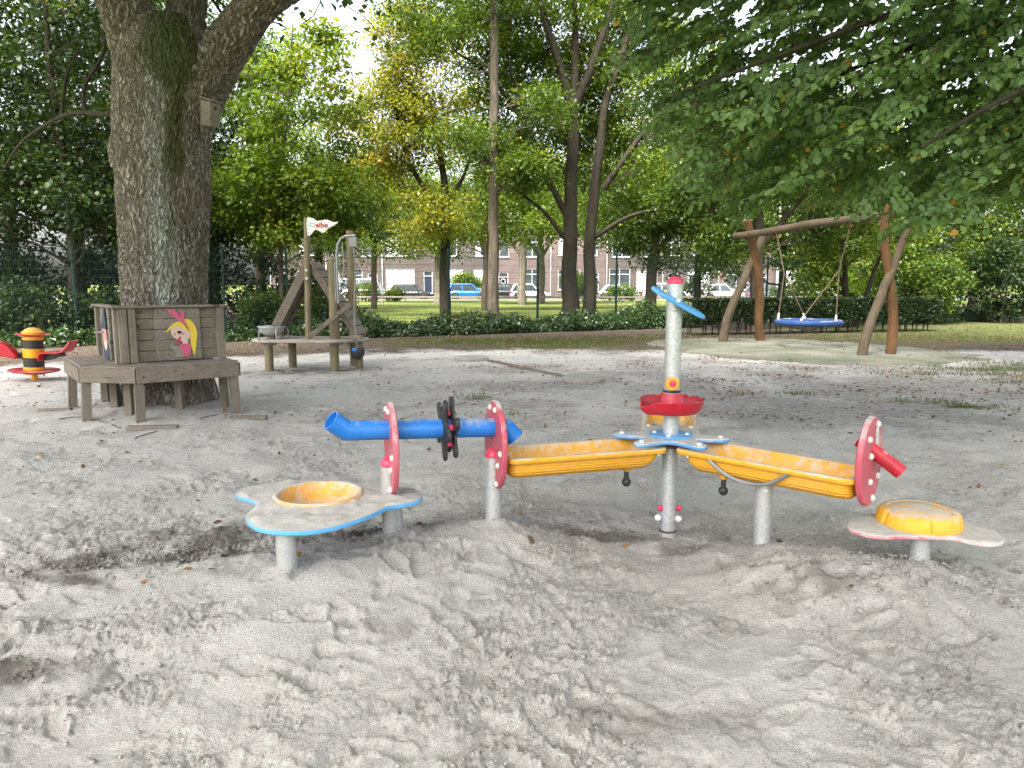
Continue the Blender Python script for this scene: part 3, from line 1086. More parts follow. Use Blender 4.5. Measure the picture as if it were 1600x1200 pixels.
# --- table with basin
tz = .40
TO = [(-1.456, 3.775), (-1.471, 3.859), (-1.432, 3.947), (-1.328, 4.001), (-1.204, 4.039), (-1.059, 4.043), (-0.947, 3.996), (-0.841, 3.919), (-0.725, 3.879), (-0.609, 3.907),
      (-0.517, 3.867), (-0.471, 3.753), (-0.478, 3.665), (-0.54, 3.60), (-0.607, 3.565), (-0.635, 3.517), (-0.681, 3.422), (-0.754, 3.314), (-0.866, 3.207), (-0.993, 3.179),
      (-1.142, 3.22), (-1.238, 3.325), (-1.278, 3.434), (-1.284, 3.577), (-1.306, 3.631), (-1.359, 3.681), (-1.422, 3.724)]
to = smooth_curve(list(reversed(TO)), 4)
BH = (-1.004, 3.712, .205)


def holed_plate(outline, hole, z0, z1, bev):
    """plate with a round hole: ring-shaped loft from the outline to the hole rim"""
    n = len(outline)

    def ring(d, z):
        out = []
        for i in range(n):
            ax, ay = outline[i - 1]; bx, by = outline[i]; cx, cy_ = outline[(i + 1) % n]
            nn = Vector((by - ay + cy_ - by, -(bx - ax) - (cx - bx)))
            if nn.length > 1e-9: nn.normalize()
            out.append((bx + nn.x * d, by + nn.y * d, z))
        return out

    def circ(z): return [(hole[0] + hole[2] * math.cos(a), hole[1] + hole[2] * math.sin(a), z) for a in [math.atan2(y - hole[1], x - hole[0]) for x, y in outline]]
    R = [circ(z0), ring(-bev, z0), ring(0, z0 + bev), ring(0, z1 - bev), ring(-bev, z1), circ(z1), circ(z0)]
    mb = MB(); mb.rings(R, caps=False)
    return mb


table = holed_plate(to, (BH[0], BH[1], .196), tz - .024, tz - .002, .005).build('table_top', M['lblue3'], st)
# the worn sandy top face of the plate
cx_, cy__ = np.mean([p[0] for p in to]), np.mean([p[1] for p in to])


def sand_layer(outline, z, base, parent, name, seed, hole=None, amp=.012):
    """thin uneven layer of sand lying on a plate"""
    cx0 = np.mean([p[0] for p in outline]); cy0 = np.mean([p[1] for p in outline])
    th = len(outline); nr = 26
    V = []
    for i in range(nr):
        t = i / (nr - 1)
        for x, y in outline:
            s_ = 1 - (1 - t) ** 1.0
            V.append((cx0 + (x - cx0) * s_ * .992, cy0 + (y - cy0) * s_ * .992, t))
    V = np.array(V)
    X, Y, T = V[:, 0], V[:, 1], V[:, 2]
    h = .0018 + amp * np.clip(.32 + .6 * pn(X * 6, Y * 6, seed) + .4 * pn(X * 17, Y * 17, seed + 1) + .3 * pn(X * 40, Y * 40, seed + 2), 0, 2)
    h = h * (1 - sstep(.93, 1.0, T)) + .0006
    if hole is not None:
        d = np.hypot(X - hole[0], Y - hole[1])
        h += amp * .7 * np.exp(-((d - hole[2] * 1.06) / .05) ** 2)
        h = np.where(d < hole[2] * .97, -.02, h)
    P3 = np.stack([X, Y, z + h], -1)
    F = grid_faces(nr, th, True)
    if hole is not None:
        dd = np.hypot(X - hole[0], Y - hole[1])
        F = F[(dd[F] > hole[2] * .9).all(1)]
    me = np_mesh(name, P3, F, smooth=True)
    return link(name, me, base, parent)


sl = sand_layer(to, tz - .002, M['sandlayer'], table, 'sand_cover', 61, BH, .017)
mb = MB()
mb.lathe([(.205, .0), (.226, .0), (.232, .008), (.229, .02), (.219, .028), (.207, .026), (.197, .012), (.186, -.03), (.162, -.075), (.115, -.105), (.03, -.115), (.03, -.122),
          (.12, -.113), (.17, -.083), (.194, -.03), (.203, -.012)], 56, Matrix.Translation((BH[0], BH[1], tz)), closed=True)
mb.build('basin', M['yellow'], table)
pole('table_leg', -1.045, 3.275, -.2, tz - .0245, .047, 'galv2', st)
pole('table_leg', -.63, 3.80, -.2, tz - .0245, .045, 'galv2', st)

# --- right trough: cradle, support post, end disc, slanting red tube
ps = C0 + UR * .575
pole('support_post', ps.x - .005, ps.y - .03, -.2, .452, .045, 'galv2', st)
bolt((ps.x - .01, ps.y - .074, .405), (0, -1, 0), .013, st)
mb = MB()
cr = []
for k in range(25):
    t = k / 24
    x = .33 + .44 * t
    s_ = abs(2 * t - 1)
    zz = -.125 + .10 * s_ ** 2.2
    yy = -.128 - .036 * s_ ** 1.2
    cr.append(MtR @ Vector((x, yy, zz)))
mb.tube(cr, .0105, 10); mb.build('cradle_bar', M['steel'], st)
pd = C0 + UR * 1.10
d3, Md3 = round_plate(pd, .635, UR, .225, .165, .03, 0.0)
zf = .0148
for (x, z) in ((.05, .18), (.1, -.09), (-.02, -.1), (.035, -.19), (-.03, .03), (-.07, .12)):
    q = Md3 @ Vector((x, z, zf)); bolt(q, Md3.to_3x3() @ Vector((0, 0, 1)), .0165, d3)
q0 = Vector((pd.x, pd.y, .70)) - UR * .05 + Vector((0, 0, .035))
q1 = q0 + (Vector((.72, -.32, 0)).normalized() * .80 + Vector((0, 0, -.60))).normalized() * .24
mb = MB(); tube_shell(mb, [q0, q1], .037, .032, 28); mb.build('outlet_tube', M['red'], d3)
mb = MB(); p_ = Md3 @ Vector((.01, .02, .012)); mb.tube([Md3 @ Vector((.03, .17, .02)), Md3 @ Vector((.03, .06, .022))], .009, 8); mb.build('strap', M['galv'], d3)
pe = C0 + UR * 1.125
# --- clamp at the foot of the centre post
mb = MB(); mb.lathe([(PR, -.018), (PR + .011, -.018), (PR + .011, .018), (PR, .018)], 28, Matrix.Translation((CX, CY, .115)), closed=True)
cl = mb.build('post_clamp', M['galv'], st)
mb = MB(); mb.lathe([(PR, -.006), (PR + .004, -.006), (PR + .004, .006), (PR, .006)], 28, Matrix.Translation((CX, CY, .03)), closed=True)
mb.build('rust_band', M['rust'], cl)
for dx, dy in ((-.068, -.03), (.05, -.05)):
    mb = MB(); dome(mb, (CX + dx, CY + dy, .118), (dx * .5, -1, .1), .02, .026); mb.build('clamp_bolt', M['white'], cl)
for dx in (-.05, .058):
    mb = MB(); dome(mb, (CX + dx, CY - .005, .165), (dx, -.4, .3), .018, .03); mb.build('clamp_cap', M['pinkcap'], cl)

# ------------------------------------------------------------------ round seat with worn yellow top
SO = [(1.699, 3.598), (1.759, 3.675), (1.831, 3.721), (1.922, 3.757), (2.145, 3.757), (2.28, 3.69), (2.318, 3.564), (2.365, 3.475), (2.345, 3.377), (2.292, 3.317), (2.223, 3.3),
      (2.162, 3.333), (2.102, 3.389), (1.993, 3.402), (1.877, 3.412), (1.771, 3.405), (1.71, 3.445), (1.674, 3.517)]
so2 = smooth_curve(list(reversed(SO)), 5)
seat = thing('play_stool', 'low pink edged plate with worn yellow round top on a short grey post', 'stool', (2.0, 3.5, gh(2.0, 3.5)))
mb = MB(); mb.plate(so2, .277, .299, None, .005); sp_ = mb.build('seat_plate', M['pink2'], seat)
sand_layer(so2, .299, M['sandlayer'], sp_, 'sand_cover', 71, None, .006)
# the mould-like top: round drum with bevelled rim and notches
mb = MB()


def drum(r, z, a):
    k = 1.0
    for n_ in range(5):
        a0 = 4.55 + n_ * 2 * math.pi / 5
        d = (a - a0 + math.pi) % (2 * math.pi) - math.pi
        if r > .14: k -= .07 * math.exp(-(d / .05) ** 2)
    return (2.055 + r * k * math.cos(a), 3.592 + r * k * math.sin(a), z)


mb.lathe([(.195, .2985), (.198, .312), (.192, .345), (.184, .362), (.172, .372), (.150, .376), (.143, .372), (.136, .376), (.05, .378), (.01, .378)], 90, rfun=drum)
mb.build('round_top', M['yellow2'], seat)
pole('seat_post', 2.02, 3.50, -.15, .2765, .047, 'galv2', seat)
# ------------------------------------------------------------------ wooden bench house round the oak
BC = Vector((-4.12, 8.80, 0))
BX = Vector((.79, .61, 0)).normalized(); BY = Vector((-BX.y, BX.x, 0))
MBN = Matrix(((BX.x, BY.x, 0, BC.x), (BX.y, BY.y, 0, BC.y), (0, 0, 1, 0), (0, 0, 0, 1)))
bench = thing('tree_bench_house', 'grey weathered wooden bench platform with low plank walls built round the big oak trunk', 'bench', (BC.x, BC.y, 0))
DZ = .635
octo = [(-.55, -1.0), (.55, -1.0), (1.0, -.55), (1.0, .55), (.55, 1.0), (-.55, 1.0), (-1.0, .55), (-1.0, -.55)]
for i in (0, 6, 7):                      # the seat runs along the two front sides and the cut corner between them
    a = octo[i]; b = octo[(i + 1) % 8]
    for k in range(3):
        s0, s1 = .60 + k * .137, .60 + (k + 1) * .137 - .008
        g = .004
        q = [(a[0] * s1, a[1] * s1), (b[0] * s1, b[1] * s1), (b[0] * s0, b[1] * s0), (a[0] * s0, a[1] * s0)]
        if i == 0: q[1] = (.50, q[1][1]); q[2] = (.50, q[2][1])
        if i == 6: q[0] = (q[0][0], .58); q[3] = (q[3][0], .58)
        cxm = sum(p[0] for p in q) / 4; cym = sum(p[1] for p in q) / 4
        q = [(cxm + (x - cxm) * .994, cym + (y - cym) * .994) for x, y in q]
        dz = random.uniform(-.004, .004)
        mb = MB(); mb.plate(q, DZ - .032 + dz, DZ + dz, MBN, .004); mb.build('deck_board', M['wood'], bench, smooth=False)
    # fascia
    ax, ay = a[0] * 1.012, a[1] * 1.012; bx_, by_ = b[0] * 1.012, b[1] * 1.012
    if i == 0: bx_ = .50
    if i == 6: ay = .58
    L = math.hypot(bx_ - ax, by_ - ay)
    Mf = MBN @ frame(((ax + bx_) / 2, (ay + by_) / 2, DZ - .10), x=(bx_ - ax, by_ - ay, 0))
    mb = MB(); mb.box((0, 0, 0), (L - .006, .03, .155), Mf, bev=.004, jit=.002); mb.build('fascia_board', M['wood_b'], bench, smooth=False)
for lx, ly in ((-.52, -.94), (.45, -.95), (-.95, -.52), (-.95, .50)):
    p = MBN @ Vector((lx, ly, 0)); q = MBN @ Vector((lx * 1.035, ly * 1.035, 0))
    z0 = gh(q.x, q.y) - .12
    mb = MB()
    R = []
    for z, pt in ((z0, q), (DZ - .033, p)):
        R.append([(pt + BX * sx * .045 + BY * sy * .04 + Vector((0, 0, z)))[:] for sx, sy in ((-1, -1), (1, -1), (1, 1), (-1, 1))])
    mb.rings(R); mb.build('leg', M['wood_v'], bench, smooth=False)
for (ex, ey, dx, dy) in ((.514, -.80, 0, 1), (-.80, .594, 1, 0)):
    Mf = MBN @ frame((ex, ey, DZ - .10), x=(dx, dy, 0)); mb = MB(); mb.box((0, 0, 0), (.40, .026, .15), Mf, bev=.004, jit=.002); mb.build('fascia_board', M['wood_b'], bench, smooth=False)
for (lx, ly) in ((.44, -.62), (-.62, .50), (-.05, -.62), (-.62, -.1), (-.56, -.56)):
    p = MBN @ Vector((lx, ly, 0)); z0 = gh(p.x, p.y) - .1
    mb = MB(); mb.box((p.x, p.y, (z0 + DZ - .04) / 2), (.08, .08, DZ - .04 - z0)); mb.build('inner_leg', M['wood_v'], bench, smooth=False)

WZ0, WZ1 = DZ + .006, 1.235


def wall_boards(x0, x1, y, along, thick=.022):
    n = 5; hgt = (WZ1 - WZ0) / n
    for k in range(n):
        z = WZ0 + hgt * (k + .5)
        if along == 'x': c, s = ((x0 + x1) / 2, y, z), (x1 - x0, thick, hgt - .006)
        else: c, s = (y, (x0 + x1) / 2, z), (thick, x1 - x0, hgt - .006)
        mb = MB(); mb.box(c, s, MBN, bev=.003, jit=.0015); mb.build('wall_board', M['wood_b'], bench, smooth=False)


wall_boards(-.60, .45, -.605, 'x')
wall_boards(-.60, .62, -.605, 'y')
for (x, y, w, d) in ((-.585, -.640, .085, .05), (-.495, -.638, .075, .045), (.43, -.636, .09, .045), (-.640, -.570, .05, .085), (-.638, .60, .045, .09), (.43, -.55, .06, .05)):
    mb = MB(); mb.box((x, y, (WZ0 + WZ1) / 2 - .002), (w, d, WZ1 - WZ0 - .004), MBN, bev=.004, jit=.001); mb.build('upright', M['wood_v'], bench, smooth=False)
mb = MB(); mb.box((-.09, -.625, WZ1 + .013), (1.19, .12, .026), MBN, bev=.004); mb.build('cap_board', M['wood'], bench, smooth=False)
mb = MB(); mb.box((-.625, .07, WZ1 + .012), (.12, 1.24, .024), MBN, bev=.004); mb.build('cap_board', M['wood'], bench, smooth=False)
# raised picture panels
for k in range(5):
    hgt = (WZ1 - WZ0 - .01) / 5
    z = WZ0 + .004 + hgt * (k + .5)
    mb = MB(); mb.box((-.03, -.632, z), (.48, .026, hgt - .004), MBN, bev=.003, jit=.0012); mb.build('panel_board', M['wood'], bench, smooth=False)
    mb = MB(); mb.box((-.632, .06, z), (.026, .52, hgt - .004), MBN, bev=.003, jit=.0012); mb.build('panel_board', M['wood'], bench, smooth=False)


def paint(name, col):
    nt = NT(name); v = nt.coord('Object')
    c = nt.mix(nt.ramp(nt.noise(v, 30, 6, .7), [(.35, 0.0), (.75, .6)]), col, tuple(x * .65 + .04 for x in col))
    return nt.fin(c, .65, nt.bump(nt.noise(v, 60, 4), .2, .003), spec=.3)


M['p_yel'] = paint('faded_yellow_paint', (.72, .52, .055)); M['p_pink'] = paint('faded_pink_paint', (.58, .10, .21)); M['p_skin'] = paint('pale_pink_paint', (.62, .46, .40))
M['p_dark'] = paint('dark_paint', (.035, .025, .015)); M['p_red'] = paint('crimson_paint', (.50, .03, .12)); M['p_blue'] = paint('slate_blue_paint', (.018, .04, .068)); M['p_pk2'] = paint('salmon_paint', (.60, .28, .26))
M['p_grey'] = paint('bare_grey_cutout', (.27, .25, .22)); M['p_rose'] = paint('rose_paint', (.55, .22, .28))


def art(name, pts, mat, lvl, face='x'):
    """painted cut-out piece; pts in the panel picture's own 1440 x 1200 units"""
    sm = smooth_curve(pts, 4)
    out = []
    for a, b in sm:
        z = 1.232 - (b - 130) / 1000 * .575
        out.append((-.27 + (a - 150) / 850 * .48, z))
    ar = sum(out[i - 1][0] * out[i][1] - out[i][0] * out[i - 1][1] for i in range(len(out)))
    if ar < 0: out.reverse()
    y0 = -.6455 - lvl * .004
    Mx = MBN @ Matrix(((1, 0, 0, 0), (0, 0, -1, y0), (0, 1, 0, 0), (0, 0, 0, 1)))
    mb = MB(); mb.plate(out, 0.0, .006, Mx, .001)
    return mb.build(name, M[mat], bench)


art('painted_hair', [(700, 365), (780, 350), (860, 430), (915, 540), (930, 660), (905, 830), (885, 960), (862, 1078), (840, 1040), (812, 930), (795, 800), (790, 640), (760, 520)], 'p_yel', 0)
art('painted_body', [(540, 900), (640, 850), (780, 850), (800, 920), (770, 1085), (660, 1090), (540, 1095), (490, 1080), (520, 1000)], 'p_grey', 0)
art('painted_face', [(440, 540), (520, 480), (640, 470), (760, 580), (790, 640), (785, 720), (740, 770), (740, 860), (650, 860), (640, 790), (560, 760), (480, 700), (440, 620)], 'p_skin', 1)
art('painted_dress', [(560, 890), (640, 835), (770, 845), (800, 925), (760, 1000), (750, 1085), (660, 1080), (640, 980), (590, 940)], 'p_pink', 2)
art('painted_fringe', [(345, 595), (400, 520), (500, 430), (600, 395), (680, 460), (770, 600), (700, 560), (600, 490), (480, 500), (400, 570)], 'p_yel', 2)
art('painted_ribbon', [(385, 175), (540, 180), (640, 330), (620, 185), (660, 180), (705, 250), (695, 380), (775, 590), (700, 470), (590, 380)], 'p_pink', 3)
art('painted_cheek', [(620, 630), (670, 610), (690, 640), (650, 665)], 'p_rose', 2)
art('painted_cheek', [(480, 620), (520, 620), (520, 660), (485, 660)], 'p_rose', 2)
art('painted_eye', [(545, 600), (580, 578), (625, 590), (630, 625), (585, 640)], 'p_dark', 2)
art('painted_mouth', [(530, 790), (600, 690), (615, 730), (550, 840)], 'p_red', 2)
art('painted_hand', [(400, 880), (450, 830), (490, 870), (530, 850), (540, 950), (520, 1000), (460, 940)], 'p_grey', 1)


def art2(name, pts, mat, lvl):
    """pieces on the side panel: (along, height) in metres"""
    out = [(a, b) for a, b in smooth_curve(pts, 4)]
    ar = sum(out[i - 1][0] * out[i][1] - out[i][0] * out[i - 1][1] for i in range(len(out)))
    if ar < 0: out.reverse()
    x0 = -.6455 - lvl * .004
    Mx = MBN @ Matrix(((0, 0, -1, x0), (-1, 0, 0, 0), (0, 1, 0, 0), (0, 0, 0, 1)))
    mb = MB(); mb.plate(out, 0.0, .006, Mx, .001); return mb.build(name, M[mat], bench)


art2('painted_coat', [(-.22, .66), (.10, .66), (.08, .80), (.0, .88), (-.14, .86)], 'p_blue', 0)
art2('painted_beard', [(-.16, .90), (.05, .90), (.03, .78), (-.06, .74), (-.14, .80)], 'p_skin', 1)
art2('painted_face', [(-.16, .98), (-.02, 1.0), (.06, .96), (.05, .86), (-.12, .85)], 'p_pk2', 2)
art2('painted_hat', [(-.22, 1.0), (-.12, 1.08), (-.02, 1.215), (.06, 1.20), (.08, 1.08), (.10, 1.0), (-.05, .985)], 'p_blue', 3)
p = MBN @ Vector((-.66, .05, .95)); mb = MB(); mb.cyl(p, p - BX * .10, .012, seg=10); mb.build('metal_peg', M['galv'], bench)

# planks lying in the sand by the bench
for (x, y, L, rz, rx, lab) in ((-2.93, 8.05, .40, .12, .12, 'short grey plank lying in the sand right of the bench legs'), (-5.30, 8.42, .34, .25, -.1, 'short grey plank half buried left of the bench legs'),
                               (-3.70, 7.45, .50, .10, .03, 'thin plank sunk in sand in front of the bench')):
    z = gh(x, y)
    Mp = Matrix.Translation((x, y, z + .012)) @ Matrix.Rotation(rz, 4, 'Z') @ Matrix.Rotation(rx, 4, 'X')
    mb = MB(); mb.box((0, 0, 0), (L, .09, .045), Mp, bev=.005, jit=.003)
    tag(mb.build('plank', M['wood'], None, (x, y, z), smooth=False), lab, 'plank', 'planks in the sand by the bench')

# ------------------------------------------------------------------ striped bee rocker
bx, by = -7.28, 11.13
bz = gh(bx, by)
bee = thing('bee_rocker', 'bee shaped rocker with black and yellow stripes and red wing seats', 'play equipment', (bx, by, bz))
T = Matrix.Translation((bx, by, bz)) @ Matrix.Rotation(.05, 4, 'Y')
M['b_yel'] = plastic('bee_yellow_plastic', (.72, .33, .012), dust=.1, fade=.04, rough=.35)
M['b_red'] = plastic('bee_red_plastic', (.42, .006, .022), dust=.08, fade=.05, rough=.35)
mb = MB(); mb.lathe([(.045, -.2), (.045, .12)], 20, T); mb.build('foot_post', M['b_yel'], bee)
mb = MB(); mb.lathe([(.12, .085), (.14, .088), (.14, .115)], 28, T); mb.build('foot_collar', M['b_yel'], bee)
mb = MB(); mb.lathe([(.14, .118), (.30, .126), (.345, .142), (.348, .152), (.335, .158), (.14, .150)], 44, T); mb.build('foot_rim', M['b_red'], bee)
z = .152
for h_, c, r in ((.05, 'b_yel', .143), (.14, 'black', .138), (.14, 'b_yel', .143), (.13, 'black', .138), (.055, 'b_yel', .143)):
    mb = MB(); mb.lathe([(r - .004, z), (r, z + .004), (r, z + h_ - .004), (r - .004, z + h_ - .0005)], 36, T); mb.build('body_band', M[c], bee); z += h_
mb = MB(); mb.lathe([(.14, z), (.175, z + .006), (.225, z + .02), (.228, z + .032), (.22, z + .036), (.14, z + .03)], 40, T); mb.build('collar_rim', M['b_red'], bee)
mb = MB(); mb.lathe([(.145, z + .030), (.148, z + .034), (.148, z + .065), (.125, z + .075), (.105, z + .10), (.06, z + .122), (.012, z + .13)], 36, T); mb.build('head_dome', M['b_yel'], bee)


def strip(pts, w, th, ang, base, name, mat, parent, wfun=None):
    """curved plate: side profile pts (out, up), width w, turned by ang round the rocker"""
    ca, sa = math.cos(ang), math.sin(ang)
    sm = smooth_curve(pts, 6, closed=False)
    R = []
    n = len(sm)
    for i, (o, u) in enumerate(sm):
        a = sm[max(0, i - 1)]; b = sm[min(n - 1, i + 1)]
        t = Vector((b[0] - a[0], b[1] - a[1])).normalized(); nn = (-t.y, t.x)
        ww = (wfun(i / (n - 1)) if wfun else 1) * w / 2
        ring = []
        for s_, d in ((-1, -1), (1, -1), (1, 1), (-1, 1)):
            oo = o + nn[0] * d * th / 2; uu = u + nn[1] * d * th / 2; ss = s_ * ww
            ring.append((base[0] + oo * ca - ss * sa, base[1] + oo * sa + ss * ca, base[2] + uu))
        R.append(ring)
    mb = MB(); mb.rings(R)
    return mb.build(name, M[mat], parent, angle=60)


wf = lambda t: .55 + .45 * math.sin(math.pi * min(1, .15 + t * .9))
for ang, fl in ((-.12, 0), (math.pi + .25, 1)):
    b0 = (bx, by, bz)
    if fl:
        wo = smooth_curve([(.17, .35), (.20, .44), (.29, .55), (.42, .61), (.56, .60), (.69, .53), (.74, .44), (.64, .40), (.48, .40), (.32, .37)], 4)
        wo = list(reversed(wo)) if sum(wo[i - 1][0] * wo[i][1] - wo[i][0] * wo[i - 1][1] for i in range(len(wo))) < 0 else wo
        mb = MB(); mb.plate(wo, -.16, .02, frame((bx, by, bz), x=(math.cos(ang), math.sin(ang), 0)) @ Matrix(((1, 0, 0, 0), (0, 0, -1, 0), (0, 1, 0, 0), (0, 0, 0, 1))), .012); wing = mb.build('wing_seat', M['b_red'], bee)
    else:
      wing = strip([(.20, .30), (.215, .37), (.27, .42), (.36, .425), (.50, .425), (.60, .47), (.70, .60)] if not fl else [(.19, .32), (.215, .40), (.30, .49), (.42, .58), (.55, .60), (.68, .53), (.78, .40)],
                 .34 + .2 * fl, .022, ang, b0, 'wing_seat', 'b_red', bee, wf)
    strip([(.12, .37), (.25, .345), (.40, .385), (.52, .41)] if not fl else [(.12, .37), (.25, .39), (.40, .47), (.50, .54)], .10, .085, ang, b0, 'wing_arm', 'black', bee, lambda t: 1 - .3 * t)
    ca, sa = math.cos(ang), math.sin(ang)
    mb = MB(); p = Vector((bx + .2 * ca, by + .2 * sa, bz + .36)); mb.cyl(p + Vector((-sa, ca, 0)) * .10, p - Vector((-sa, ca, 0)) * .10, .032, seg=14, bev=.004); mb.build('wing_hinge', M['b_red'], wing)

# ------------------------------------------------------------------ sand crane table with flag
hx, hy = -3.60, 13.10
hut = thing('sand_crane_table', 'wooden sand table with pennant pole, lean-to slide roof and metal crane', 'play equipment', (hx, hy, 0))
hz = .535
ho = [(-.98, -.18), (-.62, -.48), (.55, -.52), (1.0, -.15), (1.0, .25), (.62, .55), (-.58, .55), (-.98, .2)]
mb = MB(); mb.plate([(hx + a, hy + b) for a, b in ho], hz - .05, hz, None, .01); mb.build('table_top', M['wood_deck'], hut, smooth=False)
for (x, y, r) in ((-.66, -.25, .075), (.5, -.30, .08), (-.42, .33, .075), (.86, .05, .07)):
    g0 = gh(hx + x, hy + y)
    mb = MB(); mb.cyl((hx + x, hy + y, g0 - .15), (hx + x, hy + y, hz - .052), r, r * .97, 16); mb.build('leg', M['wood_o'], hut)
for (x, y) in ((-.66, -.25), (.62, -.30)):
    mb = MB(); mb.box((hx + x, hy + y, hz - .075), (.26, .16, .045), bev=.004); mb.build('bearer', M['wood'], hut, smooth=False)
mb = MB(); mb.cyl((hx + .03, hy - .2, hz - .02), (hx + .08, hy - .2, 2.62), .058, .052, 16); fp = mb.build('flag_pole', M['wood_o'], hut)
for z in (1.72, 1.58):
    bolt((hx + .06, hy - .258, z), (0, -1, 0), .028, fp, 'galv')
mb = MB(); mb.cyl((hx + .50, hy - .22, hz - .02), (hx + .50, hy - .22, 1.92), .092, .075, 16); mb.build('crane_post', M['wood_o'], hut)
mb = MB(); mb.cyl((hx + .68, hy + .5, -.05), (hx + .66, hy + .5, 2.45), .085, .07, 14); mb.build('rear_post', M['wood_o'], hut)


def beam(a, b, w, h, name, mat, parent, up=(0, 0, 1)):
    a, b = Vector(a), Vector(b)
    mb = MB(); mb.box(((b - a).length / 2, 0, 0), ((b - a).length, w, h), frame(a, x=b - a, z=up), bev=.005, jit=.002)
    return mb.build(name, M[mat], parent, smooth=False)


# slide on the left, stepped boards on the right
for yy in (-.16, .34):
    beam((hx - .66, hy + yy, hz + .01), (hx + .06, hy + yy, 1.86), .05, .15, 'slide_rail', 'wood_b', hut)
    beam((hx + .90, hy + yy, hz + .01), (hx + .08, hy + yy, 1.86), .05, .12, 'ladder_rail', 'wood_b', hut)
for k in range(5):
    y0 = -.13 + k * .094
    beam((hx - .62, hy + y0 + .04, hz + .06), (hx + .04, hy + y0 + .04, 1.80), .088, .022, 'slide_board', 'wood_b', hut)
for k in range(9):
    t = (k + .35) / 9
    p = Vector((hx + .92, 0, hz + .1)).lerp(Vector((hx + .10, 0, 1.90)), t)
    beam((p.x, hy - .24, p.z), (p.x, hy + .42, p.z), .15, .028, 'step_board', 'wood', hut, up=(.82, 0, .57))
beam((hx + .12, hy - .42, hz + .06), (hx + .82, hy - .35, 1.15), .06, .08, 'brace', 'wood_b', hut)
beam((hx + .80, hy - .36, hz + .04), (hx + 1.0, hy - .36, hz + .04), .12, .06, 'foot_block', 'wood', hut)
# crane
M['chain'] = plain('dull_chain', (.34, .34, .34), .5, .7, .3, scale=50)
cxp, cyp = hx + .60, hy - .32
mb = MB()
mb.tube([(cxp, cyp, 1.16), (cxp, cyp, 2.0), (cxp + .02, cyp, 2.16), (cxp + .08, cyp, 2.26), (cxp + .16, cyp, 2.30), (cxp + .33, cyp, 2.31)], .022, 10); crane = mb.build('crane_arm', M['steel'], hut)
mb = MB(); mb.tube([(cxp - .04, cyp, 1.20), (cxp - .04, cyp, 1.86)], .012, 8); mb.tube([(cxp + .02, cyp, 1.18), (cxp + .05, cyp, 1.5), (cxp + .12, cyp, 1.75), (cxp + .10, cyp, 2.2)], .009, 8); mb.build('crane_rod', M['steel'], crane)
mb = MB(); mb.box((cxp + .29, cyp, 2.20), (.13, .09, .17), bev=.01); mb.build('pulley_box', M['steel'], crane)
mb = MB()
n = 58
for k in range(n):
    z = 2.12 - k * .029
    xx = cxp + .29 + .02 * math.sin(k * .12)
    if k % 2: mb.box((xx, cyp, z), (.03, .010, .038), bev=.003)
    else: mb.box((xx, cyp, z), (.010, .03, .038), bev=.003)
tag(mb.build('chain', M['chain'], crane), kind='stuff')
mb = MB(); q = Vector((cxp + .31, cyp, .31))
mb.lathe([(.02, .14), (.06, .125), (.115, .09), (.128, .02), (.115, -.05), (.07, -.11), (.02, -.125)], 12, Matrix.Translation(q)); bk = mb.build('bucket', M['black'], crane, angle=20)
mb = MB(); mb.box((q.x - .03, q.y - .105, q.z + .06), (.09, .03, .04), frame((0, 0, 0), x=(1, 0, 0)), bev=.006); mb.build('bucket_badge', M['blue'], bk)
# sieve bowl on legs
mb = MB()
bwx, bwy = hx - .62, hy - .16
mb.lathe([(.22, .15), (.245, .152), (.245, .168), (.22, .165), (.19, .09), (.12, .03), (.04, .01), (.04, .0), (.13, .015), (.20, .075)], 28, Matrix.Translation((bwx, bwy, hz + .06)), closed=True)
bw = mb.build('sieve_bowl', M['galv'], hut)
for a in (.3, 2.2, 4.1, 5.3):
    mb = MB(); mb.tube([(bwx + .24 * math.cos(a), bwy + .24 * math.sin(a), hz + .20), (bwx + .27 * math.cos(a), bwy + .27 * math.sin(a), hz + .16), (bwx + .27 * math.cos(a), bwy + .27 * math.sin(a), hz - .01)], .013, 8); mb.build('bowl_leg', M['steel'], bw)
# pennant
fo = [(0, 0), (.0, -.275), (.06, -.27), (.12, -.20), (.18, -.195), (.24, -.235), (.30, -.225), (.36, -.165), (.43, -.13), (.50, -.09), (.53, -.055), (.46, -.06), (.38, -.035), (.33, -.02), (.25, -.03), (.17, -.04), (.12, -.005), (.07, .01)]
fx, fy, fz = hx + .10, hy - .265, 2.60
fo2 = smooth_curve(list(reversed(fo)), 3)
fo2 = [p for p in fo2]
ar = sum(fo2[i - 1][0] * fo2[i][1] - fo2[i][0] * fo2[i - 1][1] for i in range(len(fo2)))
if ar < 0: fo2.reverse()
Mfl = Matrix(((1, 0, 0, fx), (0, 0, -1, fy), (0, 1, 0, fz), (0, 0, 0, 1)))
M['flag'] = plain('white_pennant_plastic', (.74, .78, .80), .45, var=.12)
M['flagred'] = plain('red_print', (.55, .02, .03), .5, var=.05); M['flaggrey'] = plain('grey_print', (.16, .18, .20), .5, var=.05)
mb = MB(); mb.plate(fo2, 0, .012, Mfl, .002); pen = mb.build('pennant', M['flag'], hut)
for z in (-.06, -.12, -.18, -.24):
    mb = MB(); dome(mb, Mfl @ Vector((.018, z, .012)), (0, -1, 0), .009); mb.build('rivet', M['flaggrey'], pen)


def text_mesh(txt, size):
    cu = bpy.data.curves.new('lettering', 'FONT'); cu.body = txt; cu.size = size; cu.extrude = .001; cu.offset = .0025
    ob = bpy.data.objects.new('lettering_tmp', cu); COL.objects.link(ob)
    bpy.context.view_layer.update()
    me = bpy.data.meshes.new_from_object(ob.evaluated_get(bpy.context.evaluated_depsgraph_get()))
    bpy.data.objects.remove(ob)
    return me


